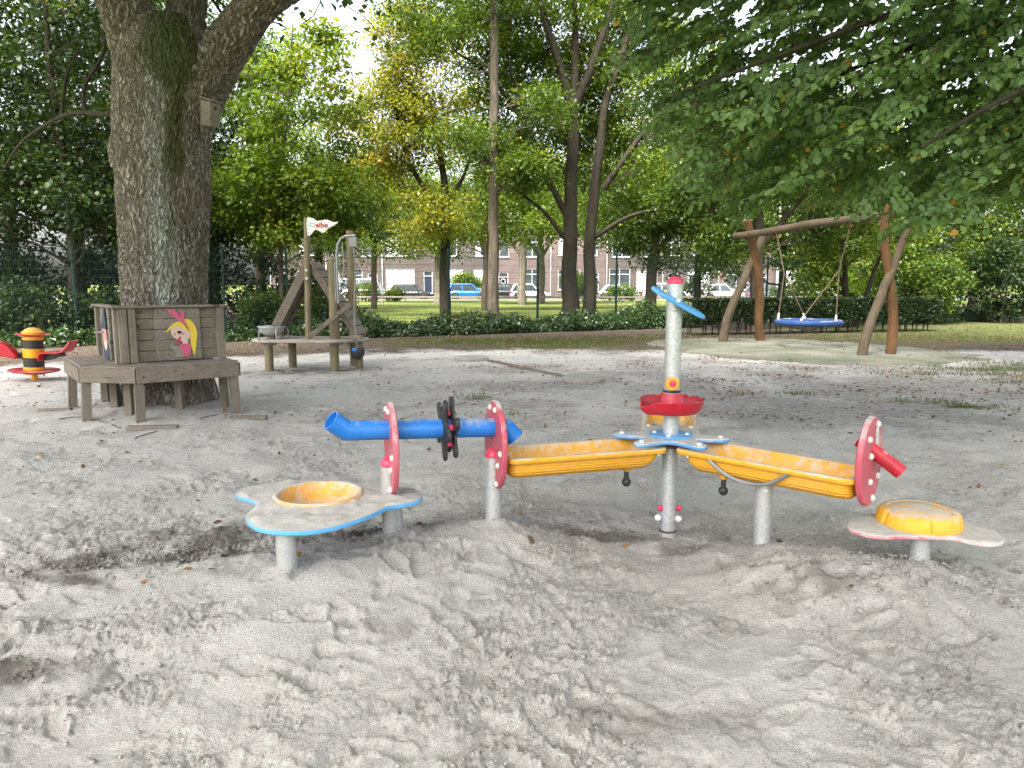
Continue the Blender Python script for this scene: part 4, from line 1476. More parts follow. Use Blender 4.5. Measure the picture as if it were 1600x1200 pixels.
me = text_mesh('eibe', .125)
me.transform(Mfl @ Matrix.Translation((.145, -.15, .0145)))
link('lettering', me, M['flagred'], pen)
mb = MB()
lo = [(.055, -.085), (.13, -.085), (.135, -.10), (.12, -.135), (.07, -.14), (.05, -.11)]
mb.tube([Mfl @ Vector((a, b, .0135)) for a, b in lo + lo[:1]], .0042, 6); mb.build('logo_mark', M['flaggrey'], pen)

# ------------------------------------------------------------------ log swing frame
sw = thing('log_swing_frame', 'swing frame of crooked debarked logs with a long cross beam', 'swing frame', (6.9, 17.2, 0))


def log(pts, radii, name, mat, parent, seed, seg=16, n=40):
    """crooked log through control points"""
    P3 = np.array([p for p in smooth_curve(pts, 12, closed=False)]); rr = np.interp(np.linspace(0, 1, len(P3)), np.linspace(0, 1, len(radii)), radii) * .84
    mb = MB(); mb.tube([tuple(p) for p in P3], [float(r * (1 + .07 * pn(i * .23, seed * 3.1) + .04 * pn(i * .7, seed))) for i, r in enumerate(rr)], seg)
    vs_ = np.array(mb.v)
    vs_ += .012 * np.stack([pn(vs_[:, 2] * 2 + vs_[:, 0] * 5, vs_[:, 1] * 5, seed), pn(vs_[:, 2] * 2, vs_[:, 1] * 5 + vs_[:, 0] * 3, seed + 1), 0 * vs_[:, 0]], -1)
    mb.v = [tuple(p) for p in vs_]
    return mb.build(name, M[mat], parent, angle=60)


log([(7.22, 15.2, -.2), (7.36, 15.25, .5), (7.62, 15.33, 1.2), (7.92, 15.42, 1.95), (8.30, 15.55, 2.98)], [.125, .115, .105, .10, .09], 'leaning_post', 'robinia_g', sw, 3)
log([(7.99, 15.50, -.2), (8.0, 15.48, .7), (7.86, 15.44, 1.5), (7.66, 15.38, 2.3), (7.60, 15.32, 3.2)], [.125, .115, .115, .105, .10], 'upright_post', 'robinia', sw, 5)
log([(5.40, 18.9, -.2), (5.50, 18.93, .5), (5.72, 19.0, 1.1), (6.08, 19.1, 1.9), (6.5, 19.22, 2.85)], [.15, .135, .125, .12, .10], 'leaning_post', 'robinia_g', sw, 7)
log([(6.55, 19.25, -.2), (6.42, 19.2, .5), (6.40, 19.15, 1.2), (6.22, 19.05, 2.1), (5.93, 18.92, 3.08)], [.15, .13, .13, .12, .10], 'upright_post', 'robinia', sw, 9)
log([(5.70, 19.22, 2.70), (6.3, 18.4, 2.76), (6.9, 17.4, 2.86), (7.6, 16.2, 2.90), (8.35, 15.05, 2.99)], [.10, .11, .115, .11, .09], 'cross_beam', 'robinia_g', sw, 11)

nest = thing('basket_swing', 'blue round basket swing with net hanging from the log frame', 'swing', (6.95, 17.3, .55))
nc_ = Vector((6.95, 17.3, .60)); nr_ = .70
mb = MB(); mb.tube([(nc_.x + nr_ * math.cos(a), nc_.y + nr_ * math.sin(a), nc_.z) for a in np.linspace(0, 2 * math.pi, 49)], .066, 14, caps=False)
M['sw_blue'] = plastic('swing_blue_wrap', (.005, .045, .18), dust=.12, fade=.06, rough=.55); M['rope'] = plain('dark_net_rope', (.03, .022, .018), .9, var=.4, scale=30); M['rope2'] = plain('brown_rope', (.16, .115, .085), .9, var=.4, scale=30)
ring = mb.build('ring', M['sw_blue'], nest)
mb = MB()
for k in range(12):
    a = 2 * math.pi * k / 12
    mb.tube([(nc_.x + nr_ * math.cos(a) * t, nc_.y + nr_ * math.sin(a) * t, nc_.z - .16 * (1 - t * t) - .02) for t in np.linspace(.05, 1, 8)], .009, 5)
for rr_ in (.15, .3, .45, .58):
    mb.tube([(nc_.x + rr_ * math.cos(a), nc_.y + rr_ * math.sin(a), nc_.z - .16 * (1 - (rr_ / nr_) ** 2) - .02) for a in np.linspace(0, 2 * math.pi, 25)], .009, 5, caps=False)
mb.build('net', M['rope'], nest)
hangs = [((6.42, 18.15, 2.66), (6.53, 17.85, 1.74)), ((7.42, 16.45, 2.78), (7.36, 16.75, 1.80))]
for (h0, j0), aa in zip(hangs, ((2.5, 1.3), (5.3, 4.1))):
    mb = MB(); mb.tube([h0, j0], .016, 6)
    rope = mb.build('rope', M['rope2'], nest)
    mb = MB(); mb.cyl(Vector(h0) + Vector((0, 0, .10)), Vector(h0) - Vector((0, 0, .06)), .028, seg=10, bev=.004); mb.build('hanger', M['rust'], rope)
    for a in aa:
        e = Vector((nc_.x + nr_ * math.cos(a), nc_.y + nr_ * math.sin(a), nc_.z + .07))
        mb = MB(); mb.tube([j0, e], .014, 6); r2 = mb.build('rope', M['rope2'], nest)
        mb = MB(); mb.cyl(e + Vector((0, 0, -.01)), e + (Vector(j0) - e).normalized() * .13, .03, .022, 10); mb.build('rope_sleeve', M['white'], r2)

# ------------------------------------------------------------------ concrete covers and buried edge
M['conc'] = plain('weathered_concrete', (.33, .32, .29), .9, var=.35, scale=12)
for (x, y, r, lab) in ((1.10, 11.36, .33, 'round concrete cover lying in the sand left of the tall post'), (-.80, 14.5, .34, 'half buried flat concrete cover near the far leaf line')):
    z = gh(x, y)
    mb = MB(); mb.lathe([(r, -.06), (r, .028), (r - .012, .042), (.05, .047), (.01, .047)], 40, Matrix.Translation((x, y, z + .02)) @ Matrix.Rotation(.03, 4, 'X')); tag(mb.build('concrete_cover', M['conc'], None, (x, y, z)), lab, 'cover')
pts = [(-.45, 14.25), (-.1, 13.6), (.25, 12.9), (.62, 12.2), (.85, 11.8)]
mb = MB()
for i in range(4):
    a, b = pts[i], pts[i + 1]
    mb.box((0, 0, 0), (math.hypot(b[0] - a[0], b[1] - a[1]) - .02, .07, .16), frame(((a[0] + b[0]) / 2, (a[1] + b[1]) / 2, gh((a[0] + b[0]) / 2, (a[1] + b[1]) / 2) - .045), x=(b[0] - a[0], b[1] - a[1], 0)), bev=.006)
tag(mb.build('buried_edging', M['wood_b'], None, (.2, 13, 0), smooth=False), 'low buried timber edging with dead leaves between the two concrete covers', 'edging')
# ------------------------------------------------------------------ vegetation
GREEN = [(0.0, (.030, .062, .012)), (.45, (.062, .115, .018)), (.8, (.115, .175, .026)), (1.0, (.20, .235, .04))]
M['leaf_mid'] = leafmat('leaf_mid_green', GREEN)
M['leaf_dark'] = leafmat('leaf_dark_green', [(0.0, (.011, .024, .008)), (.5, (.022, .046, .012)), (.9, (.045, .080, .018)), (1.0, (.09, .12, .026))], .35)
M['leaf_bright'] = leafmat('leaf_bright_green', [(0.0, (.055, .105, .014)), (.5, (.115, .185, .024)), (.85, (.19, .255, .036)), (1.0, (.28, .30, .055))], .5)
M['leaf_yel'] = leafmat('leaf_yellowing', [(0.0, (.10, .14, .018)), (.4, (.21, .235, .032)), (.8, (.30, .28, .042)), (.95, (.36, .26, .045)), (1.0, (.36, .17, .03))], .5)
M['leaf_beech'] = leafmat('leaf_beech', [(0.0, (.09, .17, .058)), (.5, (.145, .25, .076)), (.88, (.20, .305, .08)), (.97, (.26, .34, .075)), (.985, (.35, .22, .03)), (1.0, (.42, .25, .03))], .45, .5, .4)
M['leaf_ivy'] = leafmat('leaf_ivy', [(0.0, (.016, .038, .012)), (.5, (.032, .068, .016)), (.9, (.06, .11, .022)), (1.0, (.14, .18, .04))], .28, .6, .32)
M['bark_grey'] = bark('bark_grey', (.055, .043, .032), (.17, .14, .11))
M['bark_dark'] = bark('bark_dark', (.018, .015, .012), (.060, .048, .037))
M['bark_pale'] = bark('bark_pale', (.10, .085, .065), (.27, .24, .20), (7, 7, 3.0), .2)
M['bark_moss'] = bark('bark_moss', (.045, .04, .022), (.14, .125, .08), (9, 9, 1.6), .6)


def leaf_arrays(P, D, N, L, W, R, kind=4):
    """quads (kind 4) or six-point leaves (kind 6): P base points, D along, N normal"""
    D = D / np.linalg.norm(D, axis=1, keepdims=True)
    N = N - D * (N * D).sum(1, keepdims=True); N = N / (np.linalg.norm(N, axis=1, keepdims=True) + 1e-9)
    S = np.cross(D, N)
    L = L[:, None]; W = W[:, None]
    n = len(P)
    if kind == 4:
        fold = (R.uniform(-.05, .35, n))[:, None]
        v = np.stack([P, P + D * L * .45 + S * W * .5 + N * W * fold * .5, P + D * L, P + D * L * .45 - S * W * .5 + N * W * fold * .5], 1)
        V = v.reshape(-1, 3)
        F = np.arange(n * 4).reshape(-1, 4)
        return V, F, 4
    fold = (R.uniform(.0, .3, n))[:, None]; curl = R.uniform(-.25, .05, n)[:, None]
    e = N * W * fold * .5
    v = np.stack([P, P + D * L * .25 + S * W * .42 + e, P + D * L * .62 + S * W * .44 + e + N * L * curl * .3, P + D * L + N * L * curl,
                  P + D * L * .62 - S * W * .44 + e + N * L * curl * .3, P + D * L * .25 - S * W * .42 + e], 1)
    V = v.reshape(-1, 3)
    i = (np.arange(n) * 6)[:, None]
    F = np.concatenate([i + np.array([[0, 1, 2, 3]]), i + np.array([[0, 3, 4, 5]])], 0)
    return V, F, 6


def leaves_mesh(name, P, D, N, L, W, tint, R, kind=4):
    V, F, k = leaf_arrays(P, D, N, L, W, R, kind)
    return np_mesh(name, V, F, {'tint': np.repeat(np.clip(tint, 0, 1), k)})


def rand_dirs(n, R):
    v = R.normal(size=(n, 3)); return v / np.linalg.norm(v, axis=1, keepdims=True)


def clump_leaves(centres, radii, per, size, R, flat=.6, droop=.35, tone=None, sizevar=.3, upb=1.0):
    """leaves through the volume of many clumps"""
    m = len(centres)
    cnt = np.maximum(4, (per * (radii / radii.mean()) ** 2 * R.uniform(.6, 1.4, m))).astype(int)
    idx = np.repeat(np.arange(m), cnt); n = len(idx)
    d = rand_dirs(n, R); r = R.random(n) ** .45
    off = d * r[:, None] * radii[idx][:, None]; off[:, 2] *= flat
    # twig sheets: leaves gather on a few sloping layers inside a clump
    P = centres[idx] + off
    D = off * .8 / radii[idx][:, None] + rand_dirs(n, R) * .75; D[:, 2] -= droop
    N = rand_dirs(n, R) * .55 + np.array([0, 0, upb])
    L = size * R.uniform(1 - sizevar, 1 + sizevar, n); W = L * R.uniform(.6, .85, n)
    t = .42 + .20 * R.normal(size=n) + (.16 * R.normal(size=m) if tone is None else tone)[idx]
    return P, D, N, L, W, t


def sample_env(ell, n, R, hollow=.35):
    """points in a union of ellipsoids (cx,cy,cz,rx,ry,rz,weight)"""
    w = np.array([e[6] if len(e) > 6 else e[3] * e[4] * e[5] for e in ell], float); w /= w.sum()
    out = []
    k = R.multinomial(n, w)
    for e, c in zip(ell, k):
        d = rand_dirs(c, R); r = hollow + (1 - hollow) * R.random(c) ** .6
        out.append(np.array(e[:3]) + d * r[:, None] * np.array(e[3:6]))
    return np.concatenate(out)


class Skel:
    """skeleton points with radii; branches grow from the best nearby point"""
    def __init__(self):
        self.P = []; self.R = []; self.paths = []

    def path(self, pts, rad, reg=True):
        self.paths.append((pts, rad))
        if reg:
            for p, r in zip(pts, rad):
                self.P.append(p); self.R.append(r)

    def grow(self, tips, R, rtip=.012, rmax=.09, bend=.25, minz=None, steep=.45, thin=.8):
        tips = np.asarray(tips)
        base = np.array(self.P[0])
        order = np.argsort(np.linalg.norm(tips - np.array(self.P).mean(0), axis=1))
        for i in order:
            t = tips[i]
            A = np.array(self.P); RR = np.array(self.R)
            d = np.linalg.norm(A - t, axis=1)
            hor = np.hypot(A[:, 0] - t[0], A[:, 1] - t[1])
            cost = d + 3.0 * np.maximum(0, A[:, 2] - (t[2] - steep * hor)) + thin * (RR < .02)
            if minz is not None: cost = cost + 8 * np.maximum(0, minz - A[:, 2])
            j = int(np.argmin(cost)); p0 = A[j]; L = d[j]
            if L < .12: continue
            mid = (p0 + t) / 2 + np.array([0, 0, -.10 * L]) * R.uniform(-.3, 1.2) + R.normal(size=3) * bend * .25 * L
            n = max(4, min(9, int(L / .45) + 3))
            pts = bez(p0, mid, t, n)
            pts[1:-1] += R.normal(size=(n - 2, 3)) * .03 * min(L, 2)
            r0 = min(RR[j] * .72, rmax, rtip + .020 * L)
            rad = np.linspace(r0, rtip * .6, n)
            self.path([tuple(p) for p in pts], [float(q) for q in rad])

    def mesh(self, seg=7, thick=.05):
        mb = MB()
        for pts, rad in self.paths:
            sg = 14 if max(rad) > .15 else (seg if max(rad) > thick else (5 if max(rad) > .02 else 4))
            mb.tube(pts, rad, sg, caps=False)
        return mb


def tree(name, label, base, trunks, env, nclump, crad, per, size, leaf, barkm, seed, group='trees beyond the fence', flat=.6, droop=.35, minz=None, rmax=.09, hollow=.3, upb=1.0, cut=None, tone_h=.0, kind=4, steep=.45, cat='tree'):
    R = np.random.default_rng(seed)
    t = thing(name, label, cat, (base[0], base[1], 0), group)
    sk = Skel()
    for pts in trunks:
        P3 = np.array([q[:3] for q in pts], float); rr = np.array([q[3] for q in pts], float)
        sm = np.array(smooth_curve([tuple(p) for p in P3], 5, closed=False))
        rs = np.interp(np.linspace(0, len(pts) - 1, len(sm)), np.arange(len(pts)), rr)
        sm[:, :2] += .35 * rs[:, None] * np.stack([pn(sm[:, 2] * .7, sm[:, 0] + seed, 3), pn(sm[:, 2] * .7, sm[:, 1] + seed, 4)], -1)
        sk.path([tuple(p) for p in sm], [float(r) for r in rs])
    C = sample_env(env, nclump, R, hollow)
    if cut is not None: C = C[cut(C)]
    sk.grow(C, R, minz=minz, rmax=rmax, steep=steep)
    tr = sk.mesh().build('trunk', M[barkm], t, angle=60)
    rad = crad * R.uniform(.65, 1.35, len(C))
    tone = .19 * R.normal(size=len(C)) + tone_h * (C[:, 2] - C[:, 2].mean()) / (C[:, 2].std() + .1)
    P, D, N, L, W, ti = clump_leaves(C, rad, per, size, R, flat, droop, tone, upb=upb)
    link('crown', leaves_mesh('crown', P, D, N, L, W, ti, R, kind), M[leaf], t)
    return t


# ------------------------------------------------------------------ the big oak
def worley(x, y, wrapx, seed):
    """F1 and F2 distances on a jittered unit grid, wrapping in x"""
    R = np.random.default_rng(seed); J = R.random((512, 512, 2))
    xi = np.floor(x).astype(int); yi = np.floor(y).astype(int)
    f1 = np.full(x.shape, 9.0); f2 = np.full(x.shape, 9.0)
    for dx in (-1, 0, 1):
        for dy in (-1, 0, 1):
            cx = xi + dx; cy_ = yi + dy
            j = J[(cx % wrapx) % 512, cy_ % 512]
            d = np.hypot(cx + j[..., 0] - x, cy_ + j[..., 1] - y)
            f2 = np.minimum(f2, np.maximum(f1, d)); f1 = np.minimum(f1, d)
    return f1, f2


def build_oak():
    R = np.random.default_rng(101)
    oak = thing('oak_tree', 'massive old oak with deeply furrowed lichen covered trunk inside the bench', 'tree', (-4.12, 8.8, 0))
    # trunk as a finely displaced surface: rings of (cx, cy, r) over z
    zs = np.linspace(-.25, 4.45, 370)
    kz = [-.25, .05, .35, 1.3, 2.0, 2.6, 3.06, 3.5, 3.9, 4.2, 4.45]
    cx_ = np.interp(zs, kz, [-4.15, -4.15, -4.14, -4.115, -4.09, -4.06, -4.04, -4.0, -3.93, -3.90, -3.88])
    rx = np.interp(zs, kz, [.66, .56, .495, .475, .485, .50, .515, .535, .56, .50, .32])
    na = 290
    th = np.linspace(0, 2 * np.pi, na, endpoint=False)
    TH, ZZ = np.meshgrid(th, zs)
    # furrow coordinates on a cylinder, kept seamless by blending
    U = TH * 9.0 / (2 * np.pi) * 2.2
    wob = .35 * pn(np.cos(TH) * 2.2 + 5, ZZ * 1.6 + np.sin(TH) * 2.2, 31)

    def cyln(fr, fz, s):
        return pn(np.cos(TH) * fr + wob * 1.4, np.sin(TH) * fr + ZZ * fz + 40, s)
    ridge = 1 - np.abs(cyln(5.2, .0, 33) * .0 + pn(TH * 11.5 + 1.6 * wob + .8 * pn(TH * 5, ZZ * 6, 34), ZZ * 5.0 + 3 * wob, 35)) * 2.0
    ridge2 = 1 - np.abs(pn(TH * 22 + 2 * wob, ZZ * 15, 36)) * 2.0
    seam = sstep(0, .25, TH) * sstep(0, .25, 2 * np.pi - TH)
    n3 = pn(TH * 34 + 3 * wob, ZZ * 30, 38)
    wx_ = TH / (2 * np.pi) * 56 + 1.3 * pn(np.cos(TH) * 6 + 9, ZZ * 4.5 + np.sin(TH) * 6, 43) + .6 * pn(np.cos(TH) * 14, ZZ * 12 + np.sin(TH) * 14, 44)
    f1, f2 = worley(wx_, ZZ * 2.5 + 1.2 * wob, 56, 45)
    g1, g2 = worley(wx_ * 2.0, ZZ * 8 + 2 * wob, 112, 46)
    cav = sstep(-.05, .40, f2 - f1) * (.62 + .38 * sstep(-.02, .30, g2 - g1))
    disp = .030 * cav + .008 * n3 * cav - .018
    disp += .02 * pn(TH * 1.5, ZZ * .9, 37)
    # healed branch scar on the left front
    a0 = math.radians(228); q = np.sqrt(((TH - a0) / .36) ** 2 + ((ZZ - 2.95) / .22) ** 2)
    disp += .045 * np.exp(-((q - .7) / .35) ** 2) - .02 * np.exp(-(q / .4) ** 2) + .012 * np.sin(q * 16) * np.exp(-(q / 1.3) ** 2)
    RR = rx[:, None] * (1 + .04 * np.cos(3 * TH + .4) * sstep(1.2, .0, ZZ)) + disp
    X = cx_[:, None] + RR * np.cos(TH) * 1.0; Y = 8.8 + RR * np.sin(TH) * .95
    front = np.exp(-((TH - math.radians(287)) / .40) ** 2)
    nn = pn(TH * 3, ZZ * 4, 41) * .45 + pn(TH * 9, ZZ * 16, 42) * .25
    lich = np.clip((front * sstep(.9, 1.6, ZZ) * .8 + .65 * np.exp(-((TH - math.radians(300)) / .28) ** 2) * (1 - sstep(1.9, 2.4, ZZ))) + nn * .6 - .12, 0, 1)
    mossf = np.exp(-((TH - math.radians(308)) / .30) ** 2) * sstep(2.2, 2.9, ZZ) + np.exp(-((TH - math.radians(290)) / .7) ** 2) * sstep(3.5, 3.95, ZZ) + .8 * np.exp(-((TH - math.radians(303)) / .2) ** 2) * np.exp(-((ZZ - 2.15) / .3) ** 2)
    mossf += .7 * np.exp(-((TH - math.radians(185)) / .2) ** 2) * sstep(1.8, 2.6, ZZ)
    moss = np.clip(mossf * 1.5 + nn * .9 - .45, 0, 1)
    att = np.stack([lich, moss, cav, np.ones_like(lich)], -1).reshape(-1, 4)
    me = np_mesh('trunk', np.stack([X, Y, ZZ], -1).reshape(-1, 3), grid_faces(len(zs), na, True), {'barkz': att}, smooth=True)
    nt = NT('oak_bark'); v = nt.coord('Object'); vs_ = nt.coord('Object', (22, 22, 5))
    z = nt.n.new('ShaderNodeAttribute'); z.attribute_name = 'barkz'
    sp = nt.n.new('ShaderNodeSeparateColor'); nt.l.new(z.outputs['Color'], sp.inputs[0])
    n1 = nt.noise(vs_, 1.0, 6, .65)
    nd_ = nt.n.new('ShaderNodeTexNoise'); nd_.inputs['Scale'].default_value = 5.0; nd_.inputs['Detail'].default_value = 3; nt.l.new(v, nd_.inputs['Vector'])
    vm = nt.n.new('ShaderNodeVectorMath'); vm.operation = 'MULTIPLY_ADD'; nt.l.new(nd_.outputs['Color'], vm.inputs[0]); vm.inputs[1].default_value = (.20, .20, .30); nt.l.new(v, vm.inputs[2])
    mp_ = nt.n.new('ShaderNodeMapping'); mp_.inputs['Scale'].default_value = (26, 26, 2.7); nt.l.new(vm.outputs[0], mp_.inputs['Vector'])
    vo = nt.n.new('ShaderNodeTexVoronoi'); vo.feature = 'DISTANCE_TO_EDGE'; vo.inputs['Scale'].default_value = 1.0; nt.l.new(mp_.outputs[0], vo.inputs['Vector'])
    plate_ = nt.ramp(vo.outputs['Distance'], [(.0, 0.0), (.30, 1.0)])
    fiss = nt.math('MULTIPLY', plate_, nt.ramp(sp.outputs[2], [(.0, .45), (.7, 1.0)]))
    c = nt.mix(fiss, (.10, .085, .07), nt.mix(nt.ramp(n1, [(.3, 0.0), (.7, 1.0)]), (.25, .222, .19), (.44, .395, .34)))
    c = nt.mix(nt.ramp(nt.noise(v, 2.2, 5, .6), [(.5, 0.0), (.75, .4)]), c, (.21, .165, .135))
    lf = nt.math('MULTIPLY', nt.ramp(nt.math('ADD', sp.outputs[0], nt.math('MULTIPLY', nt.math('SUBTRACT', nt.noise(v, 22, 7, .75), .5), 1.3)), [(.25, 0.0), (.75, .9)]), nt.ramp(plate_, [(.2, .25), (.8, 1.0)]))
    c = nt.mix(lf, c, nt.mix(nt.noise(v, 40, 3), (.25, .29, .27), (.42, .46, .43)))
    mf = nt.ramp(nt.math('ADD', sp.outputs[1], nt.math('MULTIPLY', nt.math('SUBTRACT', nt.noise(v, 14, 7, .75), .5), 1.8)), [(.25, 0.0), (.85, .85)])
    c = nt.mix(mf, c, nt.mix(nt.noise(v, 50, 4, .7), (.03, .036, .010), (.085, .10, .026)))
    M['oak_bark'] = nt.fin(c, .92, nt.bump(plate_, .9, .022, nt.bump(n1, .7, .012, nt.bump(nt.noise(v, 90, 4, .7), .5, .006))), spec=.15)
    link('trunk', me, M['oak_bark'], oak)

    # big limbs with the same bark, own displacement
    def limb(name, pts, seed, na=110, step=.022, moss_up=.8):
        P3 = np.array([p[:3] for p in pts], float); r3 = np.array([p[3] for p in pts], float)
        sm = np.array(smooth_curve([tuple(p) for p in P3], 24, closed=False))
        rs = np.interp(np.linspace(0, len(pts) - 1, len(sm)), np.arange(len(pts)), r3)
        s = np.concatenate([[0], np.cumsum(np.linalg.norm(np.diff(sm, axis=0), axis=1))])
        ns = int(s[-1] / step); si = s[-1] * np.linspace(0, 1, ns) ** 1.0
        vis_ = np.interp(si, s, sm[:, 2]) < 5.3; si = np.concatenate([si[vis_], si[~vis_][::9]]); ns = len(si)
        Pm = np.stack([np.interp(si, s, sm[:, k]) for k in range(3)], -1); rm = np.interp(si, s, rs)
        Tn = np.gradient(Pm, axis=0); Tn /= np.linalg.norm(Tn, axis=1, keepdims=True)
        ref = np.array([0, -1.0, .05]); Nv = ref - Tn * (Tn @ ref)[:, None]; Nv /= np.linalg.norm(Nv, axis=1, keepdims=True)
        Bv = np.cross(Tn, Nv)
        t = np.linspace(0, 2 * np.pi, na, endpoint=False)
        TT, SS = np.meshgrid(t, si)
        w = .4 * pn(np.cos(TT) * 2, SS * 2 + np.sin(TT) * 2, seed)
        r1 = 1 - 2 * np.abs(pn(TT * 7 + 1.5 * w, SS * 6 + 3 * w, seed + 1)); r2 = 1 - 2 * np.abs(pn(TT * 14 + 2 * w, SS * 18, seed + 2))
        u1, u2 = worley(TT / (2 * np.pi) * 34 + w + .5 * pn(TT * 6, SS * 10, seed + 5), SS * 6.5 + 2 * w, 34, seed)
        cv = sstep(.02, .42, u2 - u1) * (.7 + .3 * sstep(-.3, .5, r2))
        dd = (.036 * cv - .018 + .006 * r2) * np.minimum(1, rm / .2)[:, None]
        Rr = rm[:, None] + dd
        V = Pm[:, None, :] + Rr[..., None] * (np.cos(TT)[..., None] * Nv[:, None, :] + np.sin(TT)[..., None] * Bv[:, None, :])
        nz = np.cos(TT) * Nv[:, None, 2] + np.sin(TT) * Bv[:, None, 2]
        nn = pn(TT * 3, SS * 8, seed + 3) * .5 + pn(TT * 8, SS * 22, seed + 4) * .5
        moss = np.clip(moss_up * sstep(-.1, .7, nz) * 1.3 + nn * .8 - .35, 0, 1); lich = np.clip(.55 * np.exp(-((nz - .1) / .35) ** 2) + nn - .35, 0, 1)
        att = np.stack([lich, moss, cv, np.ones_like(lich)], -1).reshape(-1, 4)
        link(name, np_mesh(name, V.reshape(-1, 3), grid_faces(ns, na, True), {'barkz': att}, smooth=True), M['oak_bark'], oak)
        return [tuple(p) for p in sm[::4]], [float(q) for q in rs[::4]]
    sk = Skel()
    sk.path([(-4.1, 8.8, 3.6)], [.4])
    for nm, pts, sd, mu in (('limb', [(-3.98, 8.8, 3.25, .40), (-4.13, 8.78, 3.9, .34), (-4.32, 8.75, 4.55, .275), (-4.62, 8.7, 5.5, .25), (-5.0, 8.5, 7.0, .21), (-5.2, 8.4, 9.0, .15)], 201, .5),
                            ('limb', [(-3.93, 8.8, 3.2, .40), (-3.60, 8.8, 3.72, .32), (-3.20, 8.78, 4.20, .235), (-2.72, 8.75, 4.68, .18), (-1.6, 8.7, 5.3, .18), (-.6, 8.8, 6.2, .14), (.4, 9.2, 7.4, .09)], 211, .9),
                            ('limb', [(-3.95, 8.95, 3.5, .38), (-3.86, 9.1, 4.2, .24), (-3.80, 9.2, 4.9, .19), (-3.6, 9.5, 6.5, .17), (-3.3, 9.9, 8.5, .13)], 221, .6)):
        a, b = limb(nm, pts, sd, moss_up=mu)
        sk.path(a, b)
    sk.paths = []                       # limbs already have their own skin
    sk.P = sk.P[1:]; sk.R = sk.R[1:]
    for l_, r_ in (([(-4.45, 9.1, 3.50), (-5.0, 9.4, 3.56), (-5.75, 10.0, 3.70), (-6.4, 10.5, 3.66), (-7.1, 11.0, 3.50), (-7.8, 11.6, 3.2)], (.048, .012)), ([(-5.4, 9.7, 3.62), (-5.5, 9.9, 4.0), (-5.2, 9.9, 4.5), (-5.25, 9.9, 5.2)], (.035, .012)), ([(-6.0, 10.2, 3.68), (-5.9, 10.2, 4.2), (-5.6, 10.1, 4.6)], (.03, .01))):
        q_ = smooth_curve(l_, 6, closed=False); sk.path([tuple(map(float, p)) for p in q_], [float(q) for q in np.linspace(r_[0], r_[1], len(q_))], reg=False)
    env = [(-4.5, 8.0, 10.5, 8.0, 8.0, 4.2, 6), (-2.5, 3.0, 9.0, 7.0, 5.5, 3.0, 4.2), (-1.5, -2.5, 9.0, 7.0, 4.5, 2.8, 2.6), (-9, 7.0, 8.5, 4, 5, 2.5, 1.5), (-6.5, .5, 8.6, 4.5, 4.5, 2.4, 2.0), (-4, 14.5, 10.8, 8, 4.0, 2.0, 3)]  # crown masses out of view, spread past the camera to shade the sand
    C = sample_env(env, 840, R, .3)
    C = C[~((C[:, 2] < 6.2 + .42 * np.maximum(0, C[:, 1] - 9)))]
    # drooping sprays that hang into the top of the picture
    low = np.repeat(np.array([(-1.9, 8.9, 5.2), (-2.4, 9.0, 4.85), (-1.3, 9.0, 5.35), (-.6, 9.2, 5.6), (-.1, 9.4, 5.5), (-2.95, 9.4, 5.0), (-.9, 8.6, 5.55), (.3, 9.2, 5.75), (-3.2, 9.5, 4.7), (-2.7, 9.9, 4.75), (-1.75, 10.2, 5.35)]), 3, 0) + R.normal(size=(33, 3)) * np.array([.3, .3, .12])
    C = np.concatenate([C, low])
    sk.grow(C, R, rmax=.08, minz=5.0)
    sk.mesh().build('branches', M['bark_dark'], oak, angle=60)
    rad = np.concatenate([.95 * R.uniform(.6, 1.3, len(C) - len(low)), .38 * R.uniform(.7, 1.2, len(low))])
    P, D, N, L, W, ti = clump_leaves(C, rad, 42, .30, R, .6, .3)
    lo_ = P[:, 2] < 6.3; L[lo_] *= .4; W[lo_] *= .4
    link('crown', leaves_mesh('crown', P, D, N, L, W, ti - .08, R), M['leaf_mid'], oak)
    # left low dark limb carries twigs
    return oak


build_oak()

# bird nest box on the oak
nb = thing('nest_box', 'small grey wooden bird nest box fixed to the right side of the oak', 'nest box', (-3.40, 8.62, 3.24))
Mn = Matrix.Translation((-3.375, 8.56, 3.40)) @ Matrix.Rotation(math.radians(-28), 4, 'Z') @ Matrix.Rotation(math.radians(4), 4, 'Y')
mb = MB(); mb.plate([(-.075, -.15), (.085, -.165), (.085, .09), (-.075, .13)], -.065, .065, Mn @ Matrix(((1, 0, 0, 0), (0, 0, -1, 0), (0, 1, 0, 0), (0, 0, 0, 1))), .003); mb.build('box_body', M['wood'], nb, smooth=False)
mb = MB(); mb.box((0, 0, 0), (.21, .17, .018), Mn @ Matrix.Translation((.01, 0, .128)) @ Matrix.Rotation(math.radians(14), 4, 'Y'), bev=.003); mb.build('box_roof', M['wood'], nb, smooth=False)
mb = MB(); mb.box((-.09, 0, .0), (.022, .09, .46), Mn, bev=.003); mb.build('back_batten', M['wood_b'], nb, smooth=False)
mb = MB(); p = Mn @ Vector((.083, -.0, .035)); mb.cyl(p, p + (Mn.to_3x3() @ Vector((.006, 0, 0))), .019, seg=14); mb.build('dark_hole_disc', M['bark_dark'], nb)  # raised dark disc, its colour stands in for the shaded opening

